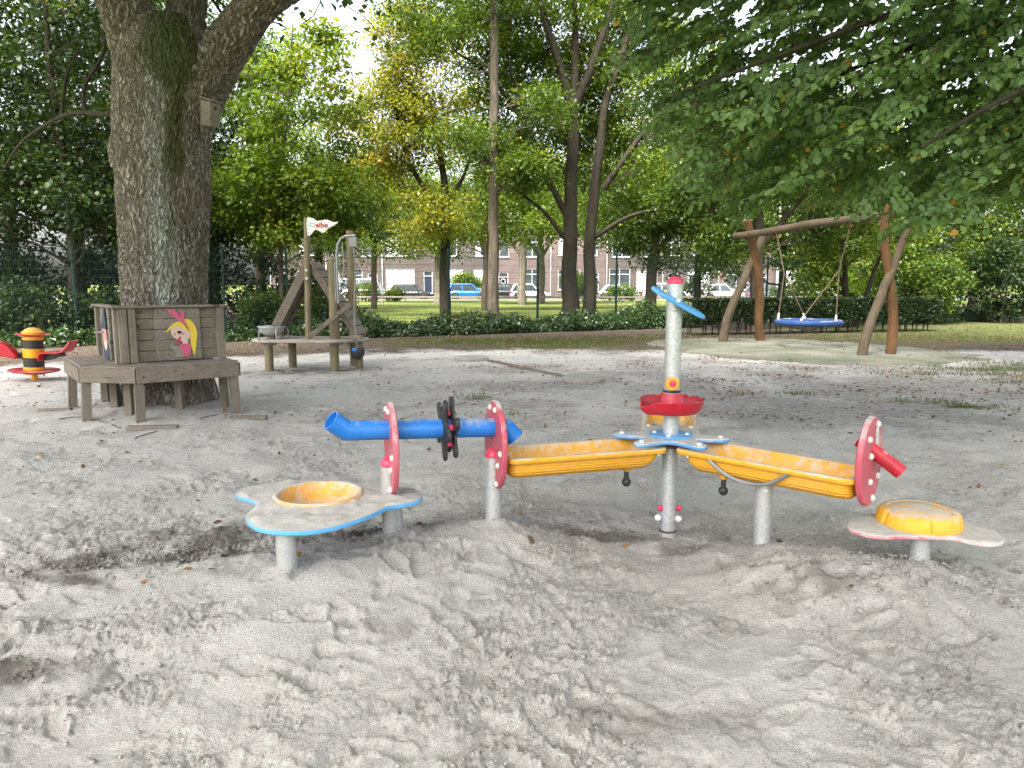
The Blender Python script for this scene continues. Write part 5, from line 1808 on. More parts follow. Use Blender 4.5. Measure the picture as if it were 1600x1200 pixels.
# ------------------------------------------------------------------ trees beyond the fence
# young bright maple behind the crane table
tree('maple_tree', 'slender young maple with bright green leaves behind the crane table', (-7.0, 22.6), [[(-7.05, 22.6, -.1, .09), (-7.0, 22.6, 2, .075), (-6.9, 22.6, 4.5, .06), (-6.6, 22.7, 7, .045), (-6.4, 22.7, 9, .02)]],
     [(-6.3, 22.5, 6.0, 2.3, 1.8, 3.1, 3), (-7.6, 22.4, 4.0, 1.7, 1.5, 1.4, 1.3), (-5.0, 22.5, 4.1, 1.3, 1.3, 1.0, .8), (-7.0, 22.3, 2.8, 1.2, 1.2, .5, .5)], 230, .5, 80, .14, 'leaf_bright', 'bark_grey', 11, minz=1.8, tone_h=.05)
# yellowing maple
tree('maple_tree', 'yellowing maple with orange tinted crown left of the tall bare pole trunk', (-3.2, 34), [[(-3.1, 34, -.1, .28), (-3.05, 34, 2.5, .23), (-3.0, 34, 5.0, .19), (-3.2, 34, 7.2, .13), (-3.6, 34, 9.5, .05)], [(-3.0, 34, 4.6, .14), (-4.3, 33.8, 6.3, .11), (-5.0, 33.8, 8.2, .07), (-5.2, 33.8, 10, .03)], [(-3.05, 34, 4.8, .12), (-2.2, 34.2, 6.3, .08), (-1.6, 34.2, 8, .04)]],
     [(-5.3, 33.8, 8.3, 2.3, 2.0, 3.0, 3), (-3.4, 33.8, 9.6, 2.4, 2.0, 3.0, 2.2), (-4.6, 33.2, 12, 1.5, 1.6, 1.8, 1), (-6.3, 33.8, 6.2, 1.1, 1.3, 1.0, .6), (-3.9, 33.2, 4.5, 1.9, 1.6, 1.5, .9)], 360, .78, 110, .135, 'leaf_yel', 'bark_dark', 12, minz=4.4)
# tall pole trunk
tree('ash_tree', 'tall straight pale trunk with leaf sprays only high up', (-.63, 26.2), [[(-.66, 26.2, -.1, .22), (-.64, 26.2, 3, .18), (-.62, 26.2, 7, .155), (-.6, 26.2, 11, .13), (-.6, 26.2, 15, .06)]],
     [(-.6, 26.2, 12.5, 3.0, 3.0, 2.5, 3), (-2.6, 26.0, 10.3, 1.8, 1.6, 1.2, 1), (1.0, 26, 7.4, 1.3, 1.4, .9, .7), (-1.6, 25.6, 6.4, 1.3, 1.2, .7, .7), (.4, 25.7, 5.3, 1.0, 1.2, .5, .5)], 230, .65, 95, .115, 'leaf_mid', 'bark_grey', 13, minz=4.0, rmax=.06)
# big twin-stem maple
tree('maple_tree', 'large twin trunked maple with dark forked limbs and backlit green crown', (2.5, 28), [
    [(2.15, 28, -.1, .40), (2.2, 28, 1.2, .31), (2.15, 28, 3.5, .26), (2.2, 28, 6.0, .22), (2.25, 28, 8.2, .19)],
    [(2.2, 28, 7.9, .2), (1.7, 28, 9.4, .14), (1.0, 28, 11.5, .10), (.6, 28, 13.5, .05)], [(2.25, 28, 8.0, .17), (2.3, 28.2, 10, .13), (2.2, 28.2, 13, .06)], [(2.3, 28, 7.9, .18), (3.0, 28, 9.6, .14), (3.6, 28, 11.5, .10), (3.8, 28, 14, .05)],
    [(3.0, 28.2, -.1, .30), (2.92, 28.2, 1.2, .24), (2.98, 28.2, 3.2, .21), (3.15, 28.2, 5.5, .18), (3.45, 28.2, 8.0, .14), (4.2, 28.2, 10.5, .11), (4.6, 28.2, 13, .05)], [(3.4, 28.2, 5.0, .14), (4.6, 28, 6.7, .10), (6.0, 28, 8.2, .07), (7.2, 28, 9.2, .03)],
    [(2.1, 28, 3.9, .13), (1.2, 27.9, 5.6, .11), (.4, 27.8, 7.8, .09), (-.3, 27.8, 10, .05)], [(2.1, 28, 3.0, .10), (1.2, 27.8, 4.1, .07), (.0, 27.6, 5.0, .04)], [(.7, 27.9, 7.0, .09), (-.8, 27.8, 8.9, .06), (-2.0, 27.7, 9.7, .03)], [(3.1, 28.2, 3.2, .10), (4.4, 28, 4.0, .07), (6.0, 27.8, 4.3, .03)]],
     [(1.0, 29.8, 8.6, 3.3, 2.0, 2.6, 3), (4.8, 29.8, 9.2, 3.4, 2.0, 3.2, 3.2), (2.5, 29.8, 11.4, 4.6, 2.2, 2.6, 6), (1.8, 30.2, 6.6, 3.2, 1.6, 1.5, 1.6), (-1.0, 27.5, 10.8, 2.2, 2.0, 2.0, 1.2), (6.2, 27.6, 5.4, 2.0, 1.8, 1.1, 1.0), (.2, 27.4, 5.7, 1.5, 1.5, .8, .6), (7.0, 28, 7.5, 1.8, 1.6, 1.4, 1)], 780, .72, 96, .13, 'leaf_bright', 'bark_dark', 14, minz=4.2, tone_h=.05)
# behind it: mid trees along the path
tree('maple_tree', 'medium tree with low spreading leaf layers right of the twin trunked maple', (7.6, 40), [[(7.5, 40, -.1, .34), (7.5, 40, 2, .29), (7.7, 40, 4, .22), (7.2, 40, 7, .12), (7.0, 40, 9, .05)], [(7.6, 40, 3.0, .16), (9.2, 40, 4.8, .11), (10.5, 40, 6, .06)]],
     [(7.4, 39.5, 6.2, 4.0, 2.8, 2.2, 3), (5.4, 39.2, 4.2, 1.9, 1.8, 1.1, .9), (10.0, 39.5, 4.6, 2.0, 1.8, 1.2, .9), (7.5, 40, 9, 3.6, 2.6, 2.0, 2), (9.6, 39, 2.9, 1.7, 1.4, .9, .6)], 350, .85, 100, .15, 'leaf_mid', 'bark_grey', 15, minz=2.3, tone_h=.08)
tree('plane_tree', 'pale slim street tree nearest the blue parked car', (-6.8, 60), [[(-6.0, 60, -.1, .36), (-5.9, 60, 3, .30), (-5.8, 60, 5.5, .2), (-5.6, 60, 9, .08)]],
     [(-6.6, 60, 8.0, 3.4, 2.8, 2.6, 3), (-4.8, 59, 5.4, 2.4, 2.2, 1.7, 1.2), (-8.8, 59.5, 5.6, 2.4, 2.0, 2.0, 1.4), (-1.9, 58, 5.8, 1.8, 1.8, 1.5, .8), (-12.5, 60, 7.2, 2.6, 2, 2.2, 1.2)], 230, 1.1, 80, .24, 'leaf_bright', 'bark_pale', 16, group='street trees', minz=3.5)
tree('plane_tree', 'street tree with forked pale stem left of the white parked hatchback', (.8, 54), [[(.70, 54, -.1, .34), (.75, 54, 3, .28), (.85, 54, 5.4, .23), (.9, 54, 8, .1)], [(.75, 54, 3.4, .14), (-.6, 54, 5.2, .1), (-1.4, 54, 7, .04)], [(.85, 54, 4.2, .12), (2.0, 54, 6, .07), (2.8, 54, 7, .03)]],
     [(.8, 54, 9.0, 3.4, 2.8, 2.0, 3), (-2.2, 53.5, 7.4, 2.0, 2.2, 1.8, 1.2), (2.6, 53, 6.2, 1.3, 1.3, 1.0, .5)], 150, 1.1, 80, .24, 'leaf_mid', 'bark_pale', 17, group='street trees', minz=5.0)
tree('plane_tree', 'street tree with curved limbs right of the white parked hatchback', (2.4, 58), [[(2.3, 58, -.1, .32), (2.3, 58, 3.2, .26), (2.2, 58, 5.2, .2), (2.1, 58, 8.5, .08)], [(2.3, 58, 3.3, .15), (1.2, 58, 5, .1), (.6, 58, 7, .05)], [(2.35, 58, 3.6, .14), (3.4, 58, 5.4, .09), (4.1, 58, 7, .04)]],
     [(2.4, 58, 9.2, 3.6, 2.8, 2.0, 3), (5.4, 57, 7.0, 2.2, 2.2, 2.2, 1.6)], 150, 1.1, 80, .24, 'leaf_bright', 'bark_pale', 18, group='street trees', minz=5.0)
for i, (x, y, h, lf, lab) in enumerate(((-1.6, 43, 11.5, 'leaf_bright', 'bright mid distance tree between the tall bare trunk and the yellow maple'), (4.6, 45, 12.5, 'leaf_bright', 'bright mid distance tree behind the twin trunked maple'), (-8.6, 46, 11, 'leaf_mid', 'green mid distance tree above the dark parked car'))):
    tree('park_tree', lab, (x, y), [[(x, y, -.1, .2), (x + .1, y, h * .35, .16), (x - .1, y, h * .7, .09), (x, y, h, .03)]],
         [(x, y, h * .66, h * .30, h * .2, h * .30, 3), (x - h * .2, y - .6, h * .45, h * .18, h * .14, h * .13, 1), (x + h * .2, y - .5, h * .43, h * .18, h * .14, h * .13, 1)], 220, .075 * h, 75, .0135 * h, lf, 'bark_grey', 90 + i, group='trees on the street lawn', minz=h * .2)
# tree behind the swing
tree('hornbeam_tree', 'grey stemmed spreading tree standing right behind the swing frame', (7.9, 23.8), [[(7.9, 23.8, -.1, .24), (7.85, 23.8, 1.8, .20), (7.8, 23.8, 3.2, .17), (7.6, 23.8, 5, .12), (7.3, 23.8, 7, .06)], [(7.85, 23.8, 2.6, .11), (8.9, 23.7, 3.9, .08), (9.8, 23.6, 5.1, .05)], [(7.85, 23.8, 2.5, .09), (6.9, 23.6, 3.3, .06), (6.0, 23.5, 3.9, .03)]],
     [(7.6, 23.6, 5.6, 2.8, 2.0, 1.7, 3), (5.8, 23.3, 4.3, 1.5, 1.4, 1.0, .9), (10.2, 23.4, 4.0, 1.6, 1.4, 1.1, .9), (9.0, 23, 6.5, 2.5, 2, 1.3, 1), (6.4, 23, 2.7, .9, .9, .6, .35)], 300, .58, 105, .105, 'leaf_mid', 'bark_grey', 19, group='trees round the swing', minz=2.2)
tree('cherry_tree', 'thin dark stemmed small tree with gappy leaves right of the basket swing', (11.6, 25.5), [[(11.5, 25.5, -.1, .11), (11.4, 25.5, 2, .09), (11.0, 25.5, 4, .06)], [(11.9, 25.6, -.1, .09), (12.5, 25.6, 2.0, .07), (13.2, 25.6, 3.8, .04)], [(11.45, 25.5, 1.4, .06), (10.4, 25.4, 3.0, .04), (9.6, 25.3, 3.6, .02)]],
     [(11.2, 25.3, 3.4, 1.7, 1.4, 1.3, 2), (12.8, 25.3, 3.9, 1.6, 1.4, 1.2, 1.3), (10.0, 25.0, 2.0, .9, .9, .8, .6)], 120, .52, 85, .10, 'leaf_bright', 'bark_dark', 20, group='trees round the swing', minz=1.2)
# wood to the right
for i, (x, y, h, lf, lab) in enumerate(((16.0, 30, 9, 'leaf_bright', 'bright leafy tree at the fence right of the swing frame'), (20.5, 33, 11, 'leaf_mid', 'bushy green tree far right behind the lawn strip'), (25.0, 36, 12, 'leaf_bright', 'tall light green tree at the right end of the far wood'),
                                        (13.0, 36, 12, 'leaf_mid', 'tall green tree behind the thin dark stemmed tree'), (18.5, 44, 14, 'leaf_bright', 'tall pale green tree in the second row on the right'), (12.0, 48, 14, 'leaf_mid', 'tree filling the gap above the swing beam'))):
    tree('broadleaf_tree', lab, (x, y), [[(x, y, -.1, .2), (x + .1, y, h * .35, .15), (x - .1, y, h * .7, .09), (x, y, h, .03)]],
         [(x, y, h * .62, h * .27, h * .24, h * .36, 3), (x - h * .12, y - .6, h * .3, h * .2, h * .16, h * .16, 1), (x + h * .15, y - .5, h * .25, h * .18, h * .16, h * .14, .8)], 190, .070 * h, 70, .0155 * h, lf, 'bark_dark', 30 + i, group='trees of the right hand wood', minz=h * .12)
# wood to the left, dense and dark
LW = [(-12.0, 20.2, 12, 'leaf_dark', 'slim dark trunk rising at the far left of the fence', .16), (-15.5, 23, 13, 'leaf_dark', 'dark tree at the far left edge of the wood', .2), (-11.4, 25, 13, 'leaf_dark', 'dark crowned tree hidden left of the oak trunk', .2), (-17.5, 30, 15, 'leaf_dark', 'tall green tree in the back row on the left', .25),
      (-12.5, 31, 15, 'leaf_mid', 'light green tall tree seen above the dark left wood', .25), (-10.5, 40, 10.5, 'leaf_bright', 'pale green tree in the gap behind the young maple', .25), (-15, 44, 17, 'leaf_bright', 'tallest light tree far behind the left wood', .3)]
for i, (x, y, h, lf, lab, r) in enumerate(LW):
    tree('woodland_tree', lab, (x, y), [[(x, y, -.1, r), (x + .15, y, h * .3, r * .8), (x - .1, y, h * .6, r * .5), (x, y, h, .03)]],
         [(x, y, h * .64, h * .25, h * .2, h * .34, 3), (x - h * .14, y - .8, h * .36, h * .16, h * .14, h * .14, 1), (x + h * .14, y - .7, h * .33, h * .16, h * .14, h * .14, 1)], 240, .062 * h, 74, .0115 * h, lf, 'bark_dark', 50 + i, group='trees of the left hand wood', minz=h * .15)


# ------------------------------------------------------------------ shrubs
def shrub(name, label, x, y, w, d, h, leaf, seed, size=.09, n=60, per=80, cr=.28, group='shrubs', stems=5, kind=4, cat='shrub', z0=.25):
    R = np.random.default_rng(seed)
    t = thing(name, label, cat, (x, y, 0), group)
    C = sample_env([(x, y, h * .5, w / 2, d / 2, h * .5)], n, R, .3); C = C[C[:, 2] > z0 * h * .5]
    sk = Skel()
    for k in range(stems):
        bx0, by0 = x + R.uniform(-.3, .3) * w, y + R.uniform(-.3, .3) * d
        sk.path([(bx0, by0, -.1), (bx0 + R.uniform(-.1, .1), by0, h * .25), (bx0 + R.uniform(-.2, .2) * w * .6, by0 + R.uniform(-.1, .1), h * .6)], [.025, .02, .012])
    sk.grow(C, R, rtip=.006, rmax=.018)
    sk.mesh().build('stems', M['bark_dark'], t)
    P, D, N, L, W, ti = clump_leaves(C, cr * R.uniform(.7, 1.3, len(C)), per, size, R, .75, .2)
    link('foliage', leaves_mesh('foliage', P, D, N, L, W, ti, R, kind), M[leaf], t)
    return t


for i, (x, y, w, d, h, lf, lab) in enumerate((
        (-14.2, 18.4, 2.6, 1.6, 1.5, 'leaf_dark', 'low bramble shrub at the far left edge of the fence'), (-12.2, 18.7, 2.4, 1.5, 1.6, 'leaf_dark', 'leafy shrub by the fence left of the bee rocker'), (-10.3, 19.2, 2.4, 1.6, 1.35, 'leaf_dark', 'bramble shrub by the fence behind the bee rocker'),
        (-14.5, 21.0, 3.2, 2.4, 3.4, 'leaf_dark', 'tall dark shrub behind the fence far left'), (-11.6, 21.6, 3.0, 2.2, 3.2, 'leaf_dark', 'tall dark shrub behind the bee rocker'), (-9.3, 22.3, 2.6, 2.0, 3.4, 'leaf_dark', 'tall dark shrub hidden behind the oak trunk'),
        (-7.0, 20.9, 1.5, 1.1, 1.25, 'leaf_mid', 'rounded shrub right of the oak trunk by the fence'), (-6.3, 23.2, 2.4, 1.6, 1.9, 'leaf_bright', 'bright shrub behind the fence left of the crane table'), (-8.0, 24.0, 1.8, 1.5, 2.6, 'leaf_mid', 'leafy shrub behind the blue fence post by the oak'),
        (-5.1, 21.9, 1.3, .9, 1.0, 'leaf_dark', 'small shrub behind the pennant pole'))):
    shrub('shrub', lab, x, y, w, d, h, lf, 300 + i, group='shrubs along the left fence', n=int(26 * w * h / 2 + 18), cr=.34, per=62, size=.105)
for i, (x, y, w, d, h, lf, lab) in enumerate((
        (15.5, 27.6, 3.0, 1.8, 2.6, 'leaf_mid', 'green bush by the fence right of the leaning swing posts'), (19.0, 28.5, 3.4, 2.0, 3.4, 'leaf_dark', 'dark round bush at the right lawn edge'), (22.5, 28.5, 3.6, 2.2, 4.2, 'leaf_dark', 'big dark bush at the right end of the lawn strip'),
        (12.6, 29.5, 3.0, 1.8, 2.4, 'leaf_bright', 'light green bush behind the hedge end'), (17, 33, 4, 2.5, 4.2, 'leaf_bright', 'pale green thicket seen through the leaning posts'))):
    shrub('shrub', lab, x, y, w, d, h, lf, 340 + i, group='shrubs along the right fence', n=int(18 * w * h / 2 + 18), cr=.42, per=62, size=.125)

# street front bushes
for i, (x, y, w, h, lf, lab) in enumerate(((6.3, 66.5, 3.0, 2.0, 'leaf_mid', 'round bush by the street left of the silver parked car'), (9.6, 65.5, 3.6, 1.3, 'leaf_bright', 'low yellow green bush in front of the silver parked car'), (-13.0, 65.0, 3.4, 1.6, 'leaf_bright', 'tall grassy bush in front of the grey parked van'), (-10.6, 66, 2.0, 1.1, 'leaf_bright', 'small grassy bush left of the dark parked car'), (16.5, 66, 3.0, 2.2, 'leaf_dark', 'dark bush by the street behind the tall post'), (24.5, 66, 4, 1.6, 'leaf_mid', 'wide bush by the street seen between the swing posts'))):
    shrub('street_bush', lab, x, y, w, 1.6, h, lf, 370 + i, group='bushes along the street', n=34, cr=.45, per=50, size=.18, stems=3)


# clipped hedge behind the swing
def build_hedge():
    R = np.random.default_rng(401)
    a = np.array([5.1, 21.6]); b = np.array([13.4, 23.6])
    u = (b - a) / np.linalg.norm(b - a); w = np.array([-u[1], u[0]]); Lh = np.linalg.norm(b - a)
    t = thing('clipped_hedge', 'dark clipped hedge with bare twiggy base behind the basket swing', 'hedge', ((a[0] + b[0]) / 2, (a[1] + b[1]) / 2, 0))
    n = 34000
    s = R.uniform(0, Lh, n); face = R.random(n)
    dep = R.uniform(-.42, .42, n); z = R.uniform(.30, 1.05, n)
    front = face < .5; top = face > .8
    dep[front] = -.42 + np.abs(R.normal(0, .06, front.sum())); z[top] = 1.05 - np.abs(R.normal(0, .05, top.sum()))
    z += .05 * pn(s * 1.2, dep * 2, 5) + .03 * pn(s * 4, 0 * s, 6)
    keep = z > .36 + .16 * pn(s * 2.2, dep, 7) + .10 * pn(s * 6, dep, 8)
    s, dep, z = s[keep], dep[keep], z[keep]; n = len(s)
    dep = dep + .04 * pn(s * 1.7, z * 2, 9)
    P = np.stack([a[0] + u[0] * s + w[0] * dep, a[1] + u[1] * s + w[1] * dep, z], -1)
    D = rand_dirs(n, R); D[:, 2] *= .6; N = rand_dirs(n, R) * .8 + np.array([w[0] * -.5, w[1] * -.5, .6])
    L = R.uniform(.05, .085, n)
    link('foliage', leaves_mesh('foliage', P, D, N, L, L * .65, .35 + .2 * R.normal(size=n) + .15 * pn(s, z * 2, 3), R), M['leaf_dark'], t)
    mb = MB()
    for k in range(46):
        s0 = (k + R.uniform(.1, .9)) * Lh / 46; p = a + u * s0 + w * R.uniform(-.15, .15)
        mb.tube([(p[0], p[1], -.05), (p[0] + R.uniform(-.05, .05), p[1], .3), (p[0] + R.uniform(-.1, .1), p[1], .75)], [.018, .014, .006], 5)
        for q in range(4):
            mb.tube([(p[0], p[1], .12 + .07 * q), (p[0] + R.uniform(-.22, .22), p[1] + R.uniform(-.2, .2), .45 + .06 * q)], [.008, .003], 4)
    mb.build('stems', M['bark_dark'], t)


build_hedge()


# ivy and bramble ground cover along the fence
def ground_cover(name, label, n, sampler, hfun, leaf, size, seed, cat='ground cover'):
    R = np.random.default_rng(seed)
    x, y = sampler(n, R)
    hmax = hfun(x, y); ok = hmax > .03
    x, y, hmax = x[ok], y[ok], hmax[ok]; n = len(x)
    z = hmax * R.random(n) ** .55
    P = np.stack([x, y, z], -1)
    D = rand_dirs(n, R); D[:, 2] *= .5; N = rand_dirs(n, R) * .6 + np.array([0, -.35, 1])
    L = size * R.uniform(.6, 1.35, n)
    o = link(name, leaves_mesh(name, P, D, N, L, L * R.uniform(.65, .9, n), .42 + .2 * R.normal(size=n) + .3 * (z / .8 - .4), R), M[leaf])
    o['label'] = label; o['category'] = cat; o['kind'] = 'stuff'
    return o


def fence_band(x0, x1, d0, d1):
    def f(n, R):
        x = R.uniform(x0, x1, n); sd = R.uniform(d0, d1, n)
        return x, fence_y(x) + sd * 1.112
    return f


def ivy_h(x, y):
    sd = fence_sd(x, y)
    h = .50 + .26 * pn(x * .8, y * .4, 51) + .22 * pn(x * 2.3, y * 2.3, 52) + .28 * sstep(2.0, 4.5, x) * (1 - sstep(4.8, 6.0, x)) + .12 * np.exp(-((x + .6) / .6) ** 2)
    h *= np.clip(1 - np.abs(sd + .15) / (1.05 + .25 * pn(x * .9, 0 * x, 53)), 0, 1) ** .5
    return h


ground_cover('ivy_cover', 'dark ivy and bramble ground cover growing through the fence foot', 40000, fence_band(-5.6, 6.6, -1.2, 1.3), ivy_h, 'leaf_ivy', .085, 501)
ground_cover('ivy_cover', 'ivy ground cover along the right hand fence beyond the swing', 24000, fence_band(11.5, 26, -3.2, .8), lambda x, y: .62 * np.clip(.75 + .35 * pn(x * .9, y * .9, 55) + .3 * pn(x * 2.5, y * 2.5, 56), 0, 1.2) * sstep(-3.3, -2.3, fence_sd(x, y) + .4 * pn(x * .7, y * .7, 57)), 'leaf_ivy', .10, 502)
ground_cover('bramble_cover', 'low dark undergrowth at the foot of the left fence', 30000, fence_band(-18, -5.6, -1.0, 2.6), lambda x, y: .55 * np.clip(.6 + .5 * pn(x * .8, y * .8, 58) + .35 * pn(x * 2.5, y * 2.5, 59), 0, 1.2) * sstep(-1.0, -.2, fence_sd(x, y) + .3 * pn(x, y, 60)), 'leaf_ivy', .09, 503)


# ------------------------------------------------------------------ overhanging beech branches, near right
def build_beech():
    R = np.random.default_rng(601)
    t = thing('beech_tree', 'beech with large rounded leaves hanging into the picture from the upper right', 'tree', (7.2, 6.6, 0))
    sk = Skel()
    sk.path([(7.2, 6.6, -.1), (7.2, 6.6, 2), (7.1, 6.6, 4), (7.0, 6.7, 7), (6.8, 6.8, 10)], [.32, .27, .24, .17, .08])
    limbs = [[(7.1, 6.6, 3.4), (6.0, 6.4, 3.9), (4.6, 6.2, 3.95), (3.2, 6.1, 3.65), (2.2, 6.0, 3.3), (1.3, 5.9, 2.95)], [(7.1, 6.6, 2.9), (5.8, 6.0, 3.3), (4.6, 5.6, 3.2), (3.6, 5.5, 2.85), (2.9, 5.4, 2.45)],
             [(7.1, 6.6, 4.5), (5.5, 7.0, 4.9), (4.0, 7.2, 4.7), (2.4, 7.2, 4.1)], [(7.1, 6.6, 3.8), (5.6, 5.6, 4.0), (4.2, 5.2, 3.7), (3.2, 5.0, 3.3)], [(7.1, 6.6, 2.8), (6.2, 6.9, 3.1), (5.2, 7.1, 3.0), (4.3, 7.2, 2.7)], [(7.1, 6.6, 3.7), (5.4, 6.9, 3.9), (3.6, 6.9, 3.6), (2.2, 6.8, 3.0)]]
    for l in limbs:
        sm = smooth_curve(l, 6, closed=False)
        sk.path([tuple(map(float, p)) for p in sm], [float(q) for q in np.linspace(.055, .010, len(sm))])
    # spray centres through the hanging part of the crown; its lower edge dips and rises
    n0 = 2200
    yy = R.uniform(5.6, 8.6, n0); xx = R.uniform(.15, .88, n0) * yy; zz = R.uniform(1.7, 5.0, n0)
    low_ = np.interp(xx / yy, [.15, .20, .27, .33, .40, .47, .55, .62, .70, .80, .88], [3.35, 2.75, 2.28, 2.12, 2.35, 2.22, 2.02, 2.12, 2.35, 2.3, 2.1]) * 1.0
    low_ = 1.5 + (low_ - 1.5) * yy / 6.0 + .14 * pn(xx * 2.2, yy * 2.2, 91)
    dens = .5 + .5 * sstep(-.35, .2, pn(xx * 1.3, zz * 1.8 + yy, 92))
    k = (zz > low_) & (R.random(n0) < dens)
    C = np.stack([xx, yy, zz], -1)[k]
    sk.grow(C, R, rtip=.004, rmax=.014, steep=-.3, bend=.35, thin=0.0)
    # upper crown, unseen above the picture, spread wide to shade the playground
    CU = sample_env([(6.5, 4.0, 9.0, 6.5, 6.5, 3.0, 3), (5.0, -2.0, 8.5, 6.5, 4.5, 2.6, 1.9), (9, 9, 9, 5, 4, 3, 1.5)], 300, R, .3); CU = CU[CU[:, 2] > 5.6 + .42 * np.maximum(0, CU[:, 1] - 6)]
    sk.grow(CU, R, rtip=.01, rmax=.07)
    # fans of leaves: each spray has 3-5 twigs with alternate leaves in one sloping plane
    P = []; D = []; N = []; Cl = []
    twigs = MB()
    for c in C:
        tone = .12 * R.normal()
        az = R.normal(math.pi + .1, .65); ca, sa = math.cos(az), math.sin(az)
        slope = R.uniform(-.55, .05); roll = R.normal(0, .25)
        f = np.array([ca, sa, slope]); f /= np.linalg.norm(f); s_ = np.cross([0, 0, 1.0], f); s_ /= np.linalg.norm(s_); nrm = np.cross(f, s_); s_ = s_ * math.cos(roll) + nrm * math.sin(roll); nrm = np.cross(f, s_)
        for k in range(R.integers(3, 6)):
            a = R.uniform(-.8, .8); L = R.uniform(.28, .55)
            d = f * math.cos(a) + s_ * math.sin(a)
            b0 = c - f * .2 + s_ * R.uniform(-.08, .08)
            nl = int(L / .042)
            tp = [tuple(b0 + d * L * q - np.array([0, 0, .10]) * q * q) for q in np.linspace(0, 1, 4)]
            twigs.tube([tp[0], tp[2], tp[3]], [.0035, .0025, .0015], 3, caps=False)
            for q in range(nl):
                u_ = (q + .6) / nl
                sd = 1 if q % 2 else -1
                p = b0 + d * L * u_ - np.array([0, 0, .10]) * u_ * u_
                side = np.cross(nrm, d) * sd
                ld = d * .55 + side * .75 + np.array([0, 0, -.55]) + R.normal(size=3) * .2
                P.append(p); D.append(ld); N.append(nrm * .55 + np.array([-.15, -.62, .15]) + R.normal(size=3) * .36); Cl.append(tone)
    P = np.array(P); D = np.array(D); N = np.array(N); Cl = np.array(Cl); n = len(P)
    L = R.uniform(.045, .090, n); W = L * R.uniform(.62, .78, n)
    tint = np.clip(.42 + Cl + .13 * R.normal(size=n), 0, .955)
    yel = R.random(n) < .008; tint[yel] = 1.0
    sk.mesh().build('trunk', M['bark_dark'], t, angle=60)
    twigs.build('twigs', M['bark_dark'], t)
    P2, D2, N2, L2, W2, t2 = clump_leaves(CU, .95 * R.uniform(.6, 1.3, len(CU)), 38, .28, R, .6, .3)
    link('crown', leaves_mesh('crown', P2, D2, N2, L2, W2, np.clip(t2, 0, .9), R), M['leaf_beech'], t)
    # the leaves that show largest become single leaf objects, the rest one mass
    v = P - np.array([0, 0, 1.5]); th = math.atan(157 / 1150)
    dd = v[:, 1] * math.cos(th) - v[:, 2] * math.sin(th); px = 800 + 1150 * v[:, 0] / dd; py = 600 - 1150 * (v[:, 1] * math.sin(th) + v[:, 2] * math.cos(th)) / dd
    vis = (px > 1000) & (px < 1590) & (py > 10) & (py < 330)
    order = np.argsort(np.where(vis, dd / L, 1e9))[:290]
    rest = np.ones(n, bool); rest[order] = False
    o = link('foliage', leaves_mesh('foliage', P[rest], D[rest], N[rest], L[rest], W[rest], tint[rest], R, 6), M['leaf_beech'], t)
    o['kind'] = 'stuff'
    protos = []
    for k in range(6):
        tv = (.30, .38, .44, .52, .60, .7)[k]
        me = leaves_mesh('leaf', np.zeros((1, 3)), np.array([[1.0, 0, 0]]), np.array([[0, 0, 1.0]]), np.array([1.0]), np.array([.70]), np.array([tv]), R, 6)
        me.materials.append(M['leaf_beech']); protos.append(me)
    yme = leaves_mesh('leaf', np.zeros((1, 3)), np.array([[1.0, 0, 0]]), np.array([[0, 0, 1.0]]), np.array([1.0]), np.array([.70]), np.array([1.0]), R, 6); yme.materials.append(M['leaf_beech'])
    og = root_org(t)
    for i in order:
        d = D[i] / np.linalg.norm(D[i]); nn = N[i] - d * (N[i] @ d); nn /= np.linalg.norm(nn); s_ = np.cross(nn, d)
        me = yme if tint[i] > .97 else protos[int(np.clip((tint[i] - .2) * 12, 0, 5))]
        ob = bpy.data.objects.new('leaf', me); COL.objects.link(ob); ob.parent = t
        q = P[i] - np.array(og); l = L[i]
        ob.matrix_local = Matrix(((d[0] * l, s_[0] * l, nn[0] * l, q[0]), (d[1] * l, s_[1] * l, nn[1] * l, q[1]), (d[2] * l, s_[2] * l, nn[2] * l, q[2]), (0, 0, 0, 1)))


build_beech()
# second, darker tree at the right edge
tree('lime_tree', 'dark leaved branches reaching in at the right edge below the beech', (13.2, 13.5), [[(13.2, 13.5, -.1, .3), (13.1, 13.5, 3, .25), (13.0, 13.5, 7, .17), (13, 13.6, 10, .06)], [(13.1, 13.5, 2.4, .10), (11.8, 13.8, 2.9, .07), (10.6, 14.2, 3.0, .03)], [(13.1, 13.5, 3.6, .12), (11.4, 13.6, 4.6, .08), (9.6, 13.8, 4.9, .04)]],
     [(11.3, 14.0, 3.3, 1.5, 1.3, 1.2, 2), (10.3, 14.0, 4.6, 1.6, 1.4, 1.0, 1.6), (12.2, 14, 1.9, 1.2, 1.0, .8, .8), (12.6, 13.8, 6.5, 3, 2.6, 2.2, 3), (9.0, 11.5, 8.8, 5, 4.0, 2.0, 5), (6.5, 15.0, 10.5, 5.5, 3.5, 1.6, 4)], 560, .5, 62, .13, 'leaf_dark', 'bark_dark', 71, group='trees at the right edge', minz=1.4, steep=0)  # last two crown masses are unseen, added to shade swing and fence strip
